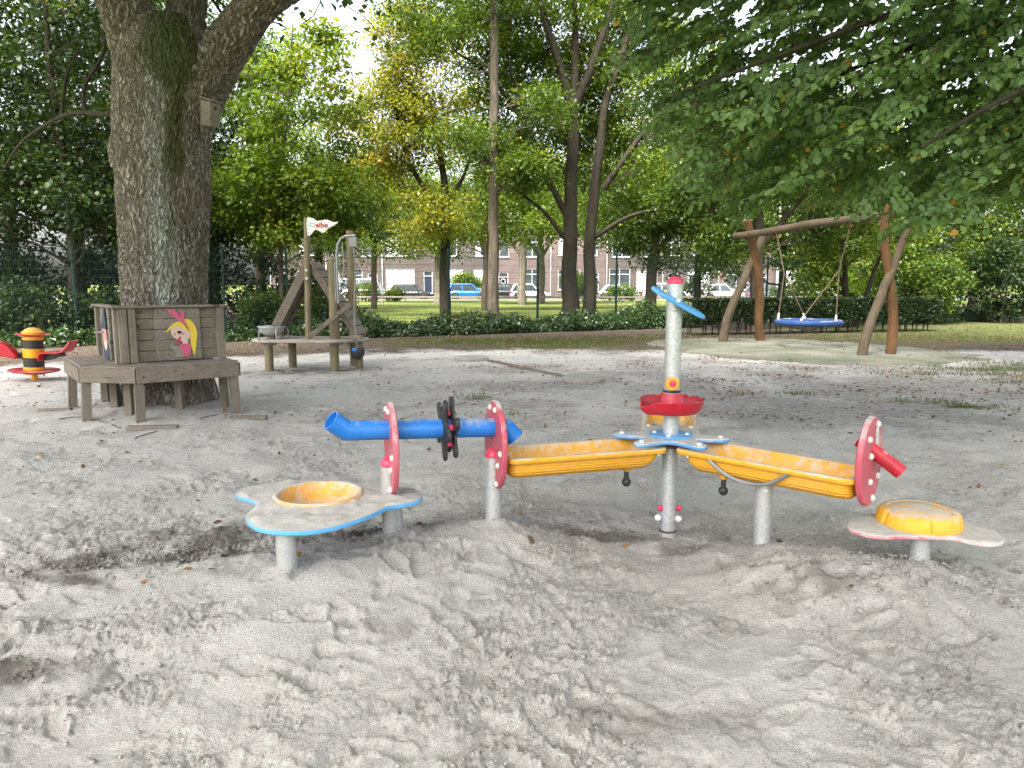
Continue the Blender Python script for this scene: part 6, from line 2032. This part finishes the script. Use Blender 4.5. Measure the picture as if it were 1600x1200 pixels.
# ------------------------------------------------------------------ mesh fence
M['fence'] = plain('dark_green_fence_paint', (.012, .032, .028), .5, .3, .2)
fence = thing('mesh_fence', 'tall dark green wire mesh fence closing off the playground', 'fence', (0, float(fence_y(0)), 0))
fu = Vector((1, .486, 0)).normalized()
fxs = [-17.2, -13.9, -10.8, -7.7, -6.22, -4.68, -1.93, .83, 3.55, 6.6, 9.7, 12.3, 14.9, 17.45, 20.2, 23.2]
FH = 2.45
for x in fxs:
    y = float(fence_y(x))
    mb = MB(); mb.box((0, 0, FH / 2 + .02), (.06, .06, FH + .16), frame((x, y, 0), x=fu), bev=.006)
    o = mb.build('fence_post', M['fence'], fence, smooth=False)
    mb = MB()
    for z in (.35, 1.25, 2.1): mb.box((0, -.04, z), (.09, .03, .05), frame((x, y, 0), x=fu))
    mb.build('post_clamp', M['fence'], o, smooth=False)
for a, b in zip(fxs[:-1], fxs[1:]):
    pa = Vector((a, float(fence_y(a)), 0)); pb_ = Vector((b, float(fence_y(b)), 0)); L = (pb_ - pa).length
    Mf = frame(pa, x=fu); n = int(L / .05)
    V = []; F = []

    def bar(x0, x1, y, z0, z1, w):
        k = len(V)
        for xx, zz in ((x0, z0), (x1, z1)):
            if z1 - z0 > x1 - x0: V.extend([(xx - w, y - w, zz), (xx + w, y - w, zz), (xx + w, y + w, zz), (xx - w, y + w, zz)])
            else: V.extend([(xx, y - w, zz - w), (xx, y + w, zz - w), (xx, y + w, zz + w), (xx, y - w, zz + w)])
        for q in range(4): F.append((k + q, k + (q + 1) % 4, k + 4 + (q + 1) % 4, k + 4 + q))
    for k in range(1, n): bar(.05 * k, .05 * k, -.045, .06, FH - .01, .0028)
    for k in range(13):
        z = .08 + k * .197
        bar(.02, L - .02, -.052, z, z, .0035); bar(.02, L - .02, -.038, z, z, .0035)
    mb = MB(); mb.add(V, F, Mf); mb.build('mesh_panel', M['fence'], fence, smooth=False)
# small white notice on a fence post
mb = MB(); p = Vector((17.0, float(fence_y(17.0)) - .08, 1.95)); mb.box((0, 0, 0), (.5, .02, .4), frame(p, x=fu), bev=.003)
tag(mb.build('notice_plate', M['flag'], None, p, smooth=False), 'small white notice plate on the fence right of the swing', 'sign')

# knee rail along the street lawn
M['rail'] = wood('pale_rail_wood', (.20, .17, .135), (.36, .32, .27), (.6, 30, 30))
kr = thing('knee_rail', 'low pale wooden knee rail between the lawn and the street', 'rail', (0, 57, 0))
for k in range(18):
    x = -34 + k * 4.0
    mb = MB(); mb.box((x, 57, .17), (.12, .12, .5), bev=.01); mb.build('rail_post', M['rail'], kr, smooth=False)
    if k < 17:
        mb = MB(); mb.box((x + 2, 57, .47), (3.98, .10, .13), bev=.012); mb.build('rail_beam', M['rail'], kr, smooth=False)


# ------------------------------------------------------------------ terrace houses
def brickmat(name, c1, c2):
    nt = NT(name); tc = nt.coord('Object')
    br = nt.n.new('ShaderNodeTexBrick')
    mp = nt.n.new('ShaderNodeMapping'); mp.inputs['Rotation'].default_value = (math.radians(90), 0, 0); nt.l.new(tc, mp.inputs[0]); nt.l.new(mp.outputs[0], br.inputs['Vector'])
    br.inputs['Scale'].default_value = 4.5; br.inputs['Mortar Size'].default_value = .03
    br.inputs['Color1'].default_value = (*c1, 1); br.inputs['Color2'].default_value = (*c2, 1); br.inputs['Mortar'].default_value = (.13, .12, .11, 1)
    c = nt.mix(nt.ramp(nt.noise(tc, .7, 5, .6), [(.4, 0.0), (.75, .5)]), br.outputs['Color'], tuple(x * .6 for x in c1))
    return nt.fin(c, .9, spec=.15)


M['brickA'] = brickmat('brown_brick', (.06, .045, .04), (.085, .065, .057)); M['brickB'] = brickmat('pinkish_brick', (.12, .085, .078), (.15, .11, .10)); M['brickC'] = brickmat('grey_brown_brick', (.065, .055, .05), (.09, .076, .07))
M['wpaint'] = plain('white_window_paint', (.5, .5, .49), .5, var=.1); M['curtain'] = plain('white_net_curtain', (.40, .41, .42), .8, var=.15, scale=12); M['ddoor'] = plain('dark_blue_door_paint', (.016, .024, .045), .35, var=.2); M['bdoor'] = plain('black_door_paint', (.012, .012, .013), .3, var=.2)
M['tiles'] = plain('dark_roof_tiles', (.05, .042, .04), .8, var=.5, scale=3); M['redp'] = plain('red_panel', (.30, .05, .04), .5); M['brownw'] = plain('brown_panel_door', (.10, .055, .03), .45, var=.3)
nt = NT('window_glass'); v_ = nt.coord('Object')
M['glass'] = nt.fin(nt.mix(nt.noise(v_, 1.2, 3), (.018, .024, .028), (.07, .085, .09)), .08, spec=.8)
HY = 85.0
# shared window meshes in local coordinates (x width, z height), front at y = 0
_wcache = {}


def window_set(w, h, kind):
    key = (round(w, 2), round(h, 2), kind)
    if key in _wcache: return _wcache[key]
    f = .085
    mb = MB()
    mb.box((0, .06, h / 2 - f / 2), (w, .1, f)); mb.box((0, .06, -h / 2 + f / 2), (w, .1, f))
    mb.box((-w / 2 + f / 2, .06, 0), (f, .098, h - 2 * f)); mb.box((w / 2 - f / 2, .06, 0), (f, .098, h - 2 * f))
    bars = {'sash': [('h', .18)], 'double': [('v', 0), ('h', .24)], 'triple': [('v', -w * .25), ('v', w * .25), ('h', .26)], 'door': [], 'shop': [('v', -w * .17), ('v', w * .17)]}[kind]
    for b, q in bars:
        if b == 'v': mb.box((q, .061, 0), (.075, .09, h - 2 * f))
        else: mb.box((0, .062, h * q), (w - 2 * f, .085, .065))
    fr = mb.mesh('window'); fr.materials.append(M['wpaint'])
    mb = MB(); mb.box((0, .10, 0), (w - 2 * f + .01, .02, h - 2 * f + .01)); pa = mb.mesh('pane'); pa.materials.append(M['glass'])
    mb = MB(); mb.box((0, -.03, -h / 2 - .05), (w + .16, .16, .09), bev=.01); si = mb.mesh('sill'); si.materials.append(M['wpaint'])
    # drawn curtain in folds just inside the glass
    V = []; F = []
    nx = 25
    for i in range(nx):
        x = -w / 2 + f + (w - 2 * f) * i / (nx - 1); y = .082 + .006 * math.sin(i * 2.1)
        V += [(x, y, -h / 2 + f), (x, y, h / 2 - f)]
    for i in range(nx - 1): F.append((2 * i, 2 * i + 2, 2 * i + 3, 2 * i + 1))
    mb = MB(); mb.add(V, F); cu = mb.mesh('curtain'); cu.materials.append(M['curtain'])
    _wcache[key] = (fr, pa, si, cu)
    return _wcache[key]


def place(name, me, parent, loc):
    o = bpy.data.objects.new(name, me); COL.objects.link(o); o.parent = parent; o.location = loc
    return o


def facade(x0, x1, z0, z1, ops, y, depth=.14):
    """front wall with real openings and reveals; ops = (xa, xb, za, zb)"""
    mb = MB()
    xs = sorted({x0, x1, *[o[0] for o in ops], *[o[1] for o in ops]}); zs = sorted({z0, z1, *[o[2] for o in ops], *[o[3] for o in ops]})
    for i in range(len(xs) - 1):
        for j in range(len(zs) - 1):
            cx = (xs[i] + xs[i + 1]) / 2; cz = (zs[j] + zs[j + 1]) / 2
            if any(o[0] < cx < o[1] and o[2] < cz < o[3] for o in ops): continue
            mb.add([(xs[i], y, zs[j]), (xs[i + 1], y, zs[j]), (xs[i + 1], y, zs[j + 1]), (xs[i], y, zs[j + 1])], [(0, 1, 2, 3)])
    for a, b, c, d in ops:
        mb.add([(a, y, c), (a, y + depth, c), (a, y + depth, d), (a, y, d)], [(0, 1, 2, 3)])
        mb.add([(b, y, c), (b, y + depth, c), (b, y + depth, d), (b, y, d)], [(0, 3, 2, 1)])
        mb.add([(a, y, d), (b, y, d), (b, y + depth, d), (a, y + depth, d)], [(0, 3, 2, 1)])
        mb.add([(a, y, c), (b, y, c), (b, y + depth, c), (a, y + depth, c)], [(0, 1, 2, 3)])
    mb.add([(x0, y, z0), (x0, y + 9, z0), (x0, y + 9, z1), (x0, y, z1)], [(0, 3, 2, 1)])
    mb.add([(x1, y, z0), (x1, y + 9, z0), (x1, y + 9, z1), (x1, y, z1)], [(0, 1, 2, 3)])
    mb.add([(x0, y + 9, z0), (x1, y + 9, z0), (x1, y + 9, z1), (x0, y + 9, z1)], [(0, 1, 2, 3)])
    return mb


def house(x0, w, label, brick, spec, eave=8.4, floors=2, pipe_side=True, y=HY, dormer=True):
    """spec: list of (kind, centre offset, width, z centre, height, extra)"""
    x1 = x0 + w
    h = thing('terrace_house', label, 'house', (x0 + w / 2, y, 0), 'brick terrace across the street')
    og = root_org(h)
    ops = []
    for k, cx, ww, zc, hh, ex in spec: ops.append((x0 + cx - ww / 2, x0 + cx + ww / 2, zc - hh / 2, zc + hh / 2))
    facade(x0 + .004, x1 - .004, -.1, eave, ops, y).build('wall', M[brick], h, smooth=False)
    for k, cx, ww, zc, hh, ex in spec:
        loc = Vector((x0 + cx, y + .05, zc)) - og
        if k == 'door':
            fr, pa, si, cu = window_set(ww, hh, 'door')
            mb = MB(); mb.box((x0 + cx, y + .10, zc - hh * .1), (ww - .10, .05, hh * .8 - .02), bev=.01); d = mb.build('door', M[ex or 'ddoor'], h, smooth=False)
            mb = MB(); mb.cyl((x0 + cx + ww * .3, y + .075, zc - .1), (x0 + cx + ww * .3, y + .03, zc - .1), .035, seg=10); mb.build('door_knob', M['steel'], d)
            place('door_frame', fr, h, loc); p = place('pane', pa, h, loc + Vector((0, .012, 0)))
            mb = MB(); mb.box((x0 + cx, y + .09, zc + hh * .31), (ww - .12, .07, .06)); mb.build('transom', M['wpaint'], h, smooth=False)
        else:
            fr, pa, si, cu = window_set(ww, hh, k)
            wd = place('window', fr, h, loc); place('pane', pa, wd, (0, 0, 0)); place('sill', si, wd, (0, -.05, 0))
            if ex == 'curtain': place('curtain', cu, wd, (0, 0, 0))
            if ex == 'half':
                c = place('curtain', cu, wd, (0, 0, 0)); c.scale = (.45, 1, 1); c.location = (-ww * .24, 0, 0)
    mb = MB(); mb.box((x0 + w / 2, y - .18, eave + .10), (w - .01, .42, .24), bev=.03); mb.build('gutter', M['wpaint'], h, smooth=False)
    mb = MB()
    mb.add([(x0, y - .3, eave + .22), (x1, y - .3, eave + .22), (x1, y + 4.6, eave + 4.2), (x0, y + 4.6, eave + 4.2), (x0, y + 9.3, eave + .22), (x1, y + 9.3, eave + .22)], [(0, 1, 2, 3), (3, 2, 5, 4), (0, 3, 4), (1, 5, 2), (0, 4, 5, 1)])
    rf = mb.build('roof', M['tiles'], h, smooth=False)
    mb = MB(); mb.box((x0 + .4, y + 4.6, eave + 4.6), (.7, .9, 1.6), bev=.02); mb.build('chimney', M[brick], rf, smooth=False)
    if dormer:
        mb = MB(); mb.box((x0 + w * .5, y + 1.5, eave + 1.35), (w * .42, 2.4, 1.5), bev=.03); dm = mb.build('dormer', M['wpaint'], rf, smooth=False)
        mb = MB(); mb.box((x0 + w * .5, y + .29, eave + 1.4), (w * .34, .03, .95), bev=.005); mb.build('dormer_pane', M['glass'], dm, smooth=False)
    if pipe_side:
        mb = MB(); mb.cyl((x0 + .12, y - .07, .05), (x0 + .12, y - .07, eave), .055, seg=10); mb.build('downpipe', M['wpaint'], h)
    return h


def std(a, door='ddoor', kind='shop', ex='curtain', mirror=False):
    s = [('sash', 1.5, 1.05, 5.75, 2.15, None), ('double', 4.4, 2.0, 5.75, 2.1, 'half'), (kind, 4.2, 2.5, 1.95, 2.3, ex), ('door', 1.3, 1.05, 1.35, 2.75, door)]
    if mirror: s = [(k, a - c, w_, z, h_, e) for k, c, w_, z, h_, e in s]
    return s


W = 6.4
house(-27.7, W, 'brown brick terrace house at the far left end of the row', 'brickA', std(W))
house(-21.3, W, 'brown brick terrace house with tall single upper window behind the grey van', 'brickA', [('sash', 4.9, 1.35, 5.75, 2.35, None), ('double', 1.6, 1.7, 5.75, 2.2, None), ('sash', 1.0, 1.1, 2.0, 1.9, None), ('sash', 3.7, 1.05, 2.0, 2.3, None), ('door', 5.35, 1.1, 1.35, 2.6, 'brownw')])
house(-14.9, W, 'brown brick terrace house with wide curtained ground window behind the dark car', 'brickA', [('triple', 2.2, 3.4, 5.75, 2.3, 'half'), ('shop', 2.1, 3.3, 1.95, 2.5, 'curtain'), ('door', 5.3, 1.05, 1.45, 2.9, 'ddoor')])
house(-8.5, W, 'grey brown terrace house with blue black door behind the blue car', 'brickC', [('sash', 5.0, 1.3, 5.75, 2.3, 'half'), ('sash', 1.6, 1.25, 5.75, 2.3, None), ('double', 1.9, 1.9, 2.0, 2.4, 'curtain'), ('double', 4.9, 1.6, 2.0, 2.4, 'curtain')])
house(-2.1, W, 'pinkish brick terrace house with wreath on the black door', 'brickB', [('sash', 1.2, 1.1, 5.6, 2.2, None), ('double', 4.4, 1.9, 5.6, 2.2, None), ('door', 1.1, 1.1, 1.4, 2.7, 'bdoor'), ('double', 4.4, 2.2, 2.0, 2.3, None)])
house(4.3, W, 'pinkish brick terrace house with blue door behind the white hatchback', 'brickB', std(W, 'ddoor', 'double', None, True))
house(10.7, W, 'brown brick terrace house with white curtained double window behind the silver car', 'brickA', [('double', 1.8, 2.3, 5.6, 2.2, None), ('sash', 4.9, 1.2, 5.6, 2.2, None), ('double', 1.6, 2.4, 1.95, 2.5, None), ('triple', 4.7, 2.4, 1.9, 2.4, 'curtain')])
house(17.1, W, 'grey brown terrace house half hidden behind the street bush', 'brickC', std(W, 'bdoor', 'shop', 'curtain'))
house(23.5, W, 'pinkish brick terrace house left of the tall end house', 'brickB', std(W, 'ddoor', 'double', None, True))
house(29.9, 9.4, 'tall pink brick end house seen between the swing posts', 'brickB', [('triple', 1.2, 2.3, 6.2, 2.6, None), ('double', 5.6, 1.8, 6.2, 2.4, None), ('triple', 1.4, 2.4, 2.0, 2.4, 'curtain'), ('door', 4.4, 1.1, 1.4, 2.7, 'ddoor'), ('double', 7.2, 1.8, 2.0, 2.2, None), ('double', 1.2, 2.0, 9.8, 1.6, None), ('double', 5.6, 1.8, 9.8, 1.6, None)], eave=11.6, y=84.4)
house(39.4, W, 'pinkish brick terrace house at the far right end of the row', 'brickB', std(W))
# door wreath
mb = MB(); mb.tube([(-2.1 + 1.1 + .26 * math.cos(a), 84.99, 1.75 + .26 * math.sin(a)) for a in np.linspace(0, 2 * math.pi, 21)], .05, 8, caps=False)
tag(mb.build('door_wreath', M['curtain'], None, (-1.0, 84.99, 1.75)), 'pale round wreath hanging on the black house door', 'wreath')
# clipped box tree in front of the fourth house
shrub('clipped_tree', 'block clipped front garden tree behind the blue car', -5.2, 83.2, 4.2, 1.8, 2.6, 'leaf_bright', 390, size=.2, n=80, per=90, cr=.55, group=None, stems=4, cat='tree', z0=.9)
shrub('garden_bush', 'round clipped garden bush right of the white hatchback', 7.0, 83.2, 2.8, 1.8, 2.7, 'leaf_mid', 391, size=.2, n=60, per=90, cr=.5, group=None, stems=4, cat='shrub', z0=.1)


# ------------------------------------------------------------------ parked cars
def carpaint(name, col, metal=.2):
    return plain(name, col, .28, metal, .08, .5, 2.0, .6)


M['c_silver'] = carpaint('silver_car_paint', (.42, .45, .48), .5); M['c_dark'] = carpaint('dark_car_paint', (.020, .022, .026)); M['c_blue'] = carpaint('bright_blue_car_paint', (.012, .16, .56)); M['c_black'] = carpaint('black_car_paint', (.012, .012, .014)); M['c_white'] = carpaint('white_car_paint', (.66, .67, .67), 0); M['c_grey'] = carpaint('blue_grey_car_paint', (.16, .20, .25), .4)
M['tyre'] = plain('tyre_rubber', (.015, .015, .016), .85, var=.2); M['rim'] = plain('alloy_rim', (.42, .43, .44), .35, .7, .15); M['tail'] = plain('red_tail_light', (.42, .01, .012), .25, var=.1); M['lamp'] = plain('clear_headlight', (.62, .64, .66), .15, var=.1); M['trim'] = plain('black_plastic_trim', (.02, .02, .021), .6); M['yelred'] = plain('yellow_reflective', (.70, .45, .03), .4)
_rimc = {}


def car(label, x, y, L, Wd, H, paint_, style='hatch', dirx=1, stripes=False):
    c = thing('parked_car', label, 'car', (x, y, -.045), 'cars parked along the street')
    og = root_org(c)
    zg = -.045

    def T(px_, py_, pz_): return (x + dirx * px_, y + py_ * dirx, zg + pz_)
    hw = Wd / 2
    hood = {'hatch': .27, 'suv': .26, 'van': .14, 'sedan': .28}[style]; rear = {'hatch': .03, 'suv': .03, 'van': .01, 'sedan': .16}[style]
    zb = H * .54 if style != 'van' else H * .5
    f, r = L / 2, -L / 2
    # lower body stations (x, z belt, half width)
    stn = [(r, zb * .80, hw * .86), (r + .05 * L, zb * .98, hw * .95), (r + .2 * L, zb * 1.02, hw), (0, zb, hw), (f - hood * L, zb * .98, hw), (f - .12 * L, zb * .90, hw * .97), (f - .03 * L, zb * .76, hw * .88), (f, zb * .58, hw * .76)]
    R = []
    for px_, zt, w_ in stn:
        z0 = .22 if abs(px_) < L * .46 else .30
        R.append([T(px_, s * ww, zz) for s, ww, zz in ((-1, w_ * .90, z0), (-1, w_, z0 + .14), (-1, w_, zt * .72), (-1, w_ * .96, zt * .95), (-1, w_ * .88, zt), (1, w_ * .88, zt), (1, w_ * .96, zt * .95), (1, w_, zt * .72), (1, w_, z0 + .14), (1, w_ * .90, z0))])
    mb = MB(); mb.rings(R); body = mb.build('body', M[paint_], c, angle=50)
    # glasshouse and roof
    xw0 = f - hood * L; xr0 = r + rear * L
    xt1 = xw0 - (.17 if style != 'van' else .10) * L; xt0 = xr0 + (.10 if style in ('hatch', 'suv') else .04 if style == 'van' else .14) * L
    G_ = []
    zz0 = zb * .95
    for px0, px1, zz, ww in ((xr0, xw0, zz0, hw * .90), (xr0 + (xt0 - xr0) * .5, xw0 + (xt1 - xw0) * .5, zz0 + (H - zz0) * .5, hw * .84), (xt0 - .02, xt1 + .05, H - .09, hw * .76)):
        G_.append([T(px0, -ww, zz), T(px1, -ww, zz), T(px1, ww, zz), T(px0, ww, zz)])
    mb = MB(); mb.rings(G_); mb.build('windows', M['glass'], c, smooth=False)
    R = []
    for zz, e, ww in ((H - .095, .04, hw * .775), (H - .04, .0, hw * .74), (H, -.10, hw * .62)):
        R.append([T(px_, s * ww, zz) for px_, s in ((xt0 - e, -1), (xt1 + e + .04, -1), (xt1 + e + .04, 1), (xt0 - e, 1))])
    mb = MB(); mb.rings(R); mb.build('roof', M[paint_], c, angle=50)
    for px0, px1, wd_ in ((xw0, xt1 + .03, .05), (xr0, xt0, .10 if style != 'van' else .2), ((xw0 + xr0) / 2 - .05, (xt1 + xt0) / 2 - .05, .05)):
        for s in (-1, 1):
            a = Vector(T(px0, s * hw * .905, zz0)); b = Vector(T(px1, s * hw * .765, H - .07))
            mb = MB(); mb.tube([a, (a + b) / 2 + Vector((0, s * dirx * .015, 0)), b], wd_, 6); mb.build('pillar', M[paint_], c, angle=60)
    for px_ in (f - .20 * L, r + .19 * L):
        for s in (-1, 1):
            wx, wy, wz = T(px_, s * (hw - .09), .32)
            mb = MB(); mb.lathe([(.20, -.105), (.30, -.10), (.322, -.06), (.322, .06), (.30, .10), (.20, .105)], 24, frame((wx, wy, wz), z=(0, s * dirx, 0))); ty = mb.build('tyre', M['tyre'], c)
            mb = MB(); mb.lathe([(.215, .07), (.215, .100), (.19, .107), (.06, .085), (.02, .10)], 20, frame((wx, wy, wz), z=(0, s * dirx, 0))); mb.build('rim', M['rim'], ty)
            mb = MB(); mb.lathe([(.322, -.06), (.385, -.05), (.385, .092), (.35, .10), (.322, .09)], 24, frame((wx, wy, wz + .01), z=(0, s * dirx, 0)), closed=True); mb.build('wheel_arch', M['trim'], c)
    for s in (-1, 1):
        mb = MB(); mb.box(T(f - .055 * L, s * hw * .74, zb * .70), (.32, .22, .15), bev=.04); mb.build('headlight', M['lamp'], c)
        mb = MB(); mb.box(T(r + .028 * L, s * hw * .80, zb * .86), (.20, .26, .24), bev=.04); mb.build('tail_light', M['tail'], c)
        mb = MB(); mb.box(T(xw0 - .22, s * (hw + .07), zb * 1.02), (.12, .16, .13), bev=.03); mb.build('mirror', M[paint_], c)
        mb = MB(); mb.box(T(-.05 * L, s * (hw + .003), .29), (L * .50, .03, .14), bev=.01); mb.build('side_skirt', M['trim'], c)
        for dxp in (.10, -.14):
            mb = MB(); mb.box(T(dxp * L - .02 * L, s * (hw + .002), zb * .80), (.17, .03, .03), bev=.008); mb.build('door_handle', M['trim'], c)
    if stripes:
        for k in range(4):
            mb = MB(); mb.box(T(-.3 * L + k * .55, -(hw + .006) * dirx, .8), (.24, .012, .30), bev=.004); mb.build('chevron', M['tail' if k % 2 else 'yelred'], c)
    return c


car('grey silver van parked at the left behind the grassy bush', -14.4, 73.0, 4.6, 1.85, 2.05, 'c_silver', 'van')
car('dark hatchback parked between the grey van and the blue car', -9.9, 73.2, 4.3, 1.78, 1.48, 'c_dark', 'hatch')
car('bright blue small crossover parked across the street', -4.25, 73.0, 4.15, 1.8, 1.56, 'c_blue', 'suv')
car('black small car parked behind the white hatchback', -.5, 77.2, 3.7, 1.7, 1.55, 'c_black', 'hatch')
car('white hatchback parked right of the tall bare trunk', 1.75, 73.0, 3.9, 1.75, 1.52, 'c_white', 'hatch')
car('silver blue car parked behind the low yellow green bush', 10.3, 73.0, 4.3, 1.78, 1.47, 'c_silver', 'sedan')
car('white service car with red and yellow chevrons', 15.2, 73.0, 4.4, 1.8, 1.6, 'c_white', 'suv', 1, True)
car('white car parked behind the tall galvanised post', 20.6, 73.0, 4.3, 1.78, 1.5, 'c_white', 'sedan')
car('blue grey car parked left of the swing frame', 25.2, 73.0, 4.2, 1.78, 1.5, 'c_grey', 'hatch')
car('white hatchback seen between the swing posts', 29.8, 73.0, 4.0, 1.75, 1.5, 'c_white', 'hatch')
# ------------------------------------------------------------------ fallen leaves, grass, crumbs of sand
def litter():
    R = np.random.default_rng(801)
    N0 = 90000
    y = 3.2 + 19 * R.random(N0); x = (R.random(N0) * 2 - 1) * (.9 * y + 1)
    d, b, g = sand_zone(x, y)
    sd = fence_sd(x, y)
    kerb = np.exp(-((x - (-.45 + (14.25 - y) * .53)) / .16) ** 2) * ((y > 11.8) & (y < 14.4))
    base = .012 + .03 * sstep(5, 8, y)
    prob = base + .30 * b * sstep(6, 9, y) + .6 * kerb + .4 * sstep(-6.0, -3.5, sd) + .35 * sstep(15.5, 18, y) * sstep(-4, -1, x) + .26 * sstep(1.5, 5, x) * sstep(7, 10, y) + .12 * sstep(-2, 1, x) * sstep(9, 12, y)
    prob *= .18 + 1.6 * sstep(-.05, .6, pn(x * 1.1, y * 1.4, 71) + .35 * pn(x * 4, y * 4, 72))
    keep = (R.random(N0) < prob) & (sd < 1.2)
    x, y = x[keep], y[keep]; n = len(x)
    P = np.stack([x, y, ground_h(x, y) + .006 + .012 * R.random(n)], -1)
    D = rand_dirs(n, R); D[:, 2] *= .25; N = rand_dirs(n, R) * .5 + np.array([0, 0, 1])
    L = R.uniform(.025, .062, n)
    o = link('fallen_leaves', leaves_mesh('fallen_leaves', P, D, N, L, L * R.uniform(.45, .8, n), R.random(n), R, 6), leafmat('dead_leaf', [(0, (.085, .055, .038)), (.5, (.17, .10, .058)), (.82, (.25, .13, .06)), (.93, (.30, .18, .05)), (1, (.36, .25, .05))], .15, .2, .7))
    o['label'] = 'brown dead leaves scattered over sand and dirt'; o['category'] = 'leaves'; o['kind'] = 'stuff'
    # grass tufts
    xs = []; ys = []
    for cx, cy_, sx, sy, a in GRASS:
        m = int(900 * a * max(.25, min(3.5, sx * sy * 4)))
        xs.append(cx + R.normal(size=m) * sx * .8); ys.append(cy_ + R.normal(size=m) * sy * .8)
    m = 9000; xs.append(R.uniform(-9, 12, m)); ys.append(fence_y(xs[-1]) + R.uniform(1.2, 7, m))
    x = np.concatenate(xs); y = np.concatenate(ys)
    k = (pn(x * 3, y * 3, 75) > -.2); x, y = x[k], y[k]; n = len(x)
    P = np.stack([x, y, np.where(fence_sd(x, y) > 3, -.06, ground_h(x, y)) - .005], -1)
    D = rand_dirs(n, R) * .7; D[:, 2] = 1; Nn = rand_dirs(n, R); Nn[:, 2] *= .2
    L = R.uniform(.03, .085, n) * (1 + .8 * (fence_sd(x, y) > 1))
    o = link('grass', leaves_mesh('grass', P, D, Nn, L, np.full(n, .006) + L * .06, .45 + .25 * R.normal(size=n), R), leafmat('grass_blade', [(0, (.04, .07, .015)), (.6, (.10, .14, .03)), (1, (.20, .20, .06))], .35, .2, .6))
    o['label'] = 'thin grass tufts growing in patches of the sand'; o['category'] = 'grass'; o['kind'] = 'stuff'
    # crumbs and clods of sand
    m = 19000
    yy = 1.7 + 6.5 * R.random(m) ** 1.3; xx = (R.random(m) * 2 - 1) * (.85 * yy + .4)
    mk = sstep(-.1, .5, pn(xx * 1.1, yy * 1.1, 11) + .6 * pn(xx * 2.9, yy * 2.9, 12)); d, b, g = sand_zone(xx, yy)
    k = R.random(m) < .12 + .75 * mk + .8 * d; xx, yy, d = xx[k], yy[k], d[k]
    ex = np.array([(1.55, 3.42), (-1.75, 3.95), (-2.2, 3.7), (1.8, 3.25)])
    cl = np.concatenate([e + R.normal(size=(230, 2)) * np.array([.28, .14]) for e in ex]); xx = np.concatenate([xx, cl[:, 0]]); yy = np.concatenate([yy, cl[:, 1]]); d = np.concatenate([d, sand_zone(cl[:, 0], cl[:, 1])[0]])
    n = len(xx)
    iv = np.array([(1, 0, 0), (-1, 0, 0), (0, 1, 0), (0, -1, 0), (0, 0, 1), (0, 0, -1.0)])
    fi = np.array([(0, 2, 4), (2, 1, 4), (1, 3, 4), (3, 0, 4), (2, 0, 5), (1, 2, 5), (3, 1, 5), (0, 3, 5)])
    r = .0028 + .010 * R.random(n) ** 3.5
    big = R.random(n) < .012; r[big] *= 1.8
    hp = np.zeros(n, bool); hp[-920:] = R.random(920) < .16; r[hp] = R.uniform(.008, .018, hp.sum())
    V = iv[None] * (1 + .25 * R.normal(size=(n, 6, 1))) * r[:, None, None] * R.uniform(.6, 1.3, (n, 1, 3))
    V[:, :, 2] *= .7
    V += np.stack([xx, yy, ground_h(xx, yy) + r * .2 + .004], -1)[:, None, :]
    F = (np.arange(n) * 6)[:, None, None] + fi[None]
    me = np_mesh('sand_crumbs', V.reshape(-1, 3), F.reshape(-1, 3), {'tint': np.repeat(np.clip(d, 0, 1), 6)}, smooth=True)
    nt = NT('sand_crumb'); v = nt.coord('Object')
    c = nt.mix(nt.attr('tint'), nt.mix(nt.noise(v, 30, 3), (.22, .21, .195), (.36, .35, .33)), (.13, .12, .108))
    o = link('sand_crumbs', me, nt.fin(c, .95, nt.bump(nt.noise(v, 200, 4), .4, .003), spec=.1))
    o['label'] = 'loose crumbs and clods of sand lying on the surface'; o['category'] = 'sand'; o['kind'] = 'stuff'


litter()
# twigs lying in the sand
R_ = np.random.default_rng(811)
for i, (x, y, L, a, lab) in enumerate(((-4.75, 7.9, .30, .6, 'thin dark twig lying left of the bench front leg'), (-4.1, 7.5, .22, -.7, 'short bent twig lying under the bench corner'), (-3.35, 8.0, .28, 1.2, 'grey twig lying under the right end of the bench'), (-3.62, 7.15, .42, 1.45, 'long thin twig lying in front of the bench'))):
    z = gh(x, y) + .012
    p = [(x + math.cos(a) * L * (t - .5) + R_.normal() * .012, y + math.sin(a) * L * (t - .5) + R_.normal() * .012, z + .008 * R_.random()) for t in np.linspace(0, 1, 6)]
    mb = MB(); mb.tube(p, [.006, .005, .005, .004, .004, .002], 6); tag(mb.build('twig', M['bark_dark'], None, (x, y, z)), lab, 'twig', 'twigs on the sand')
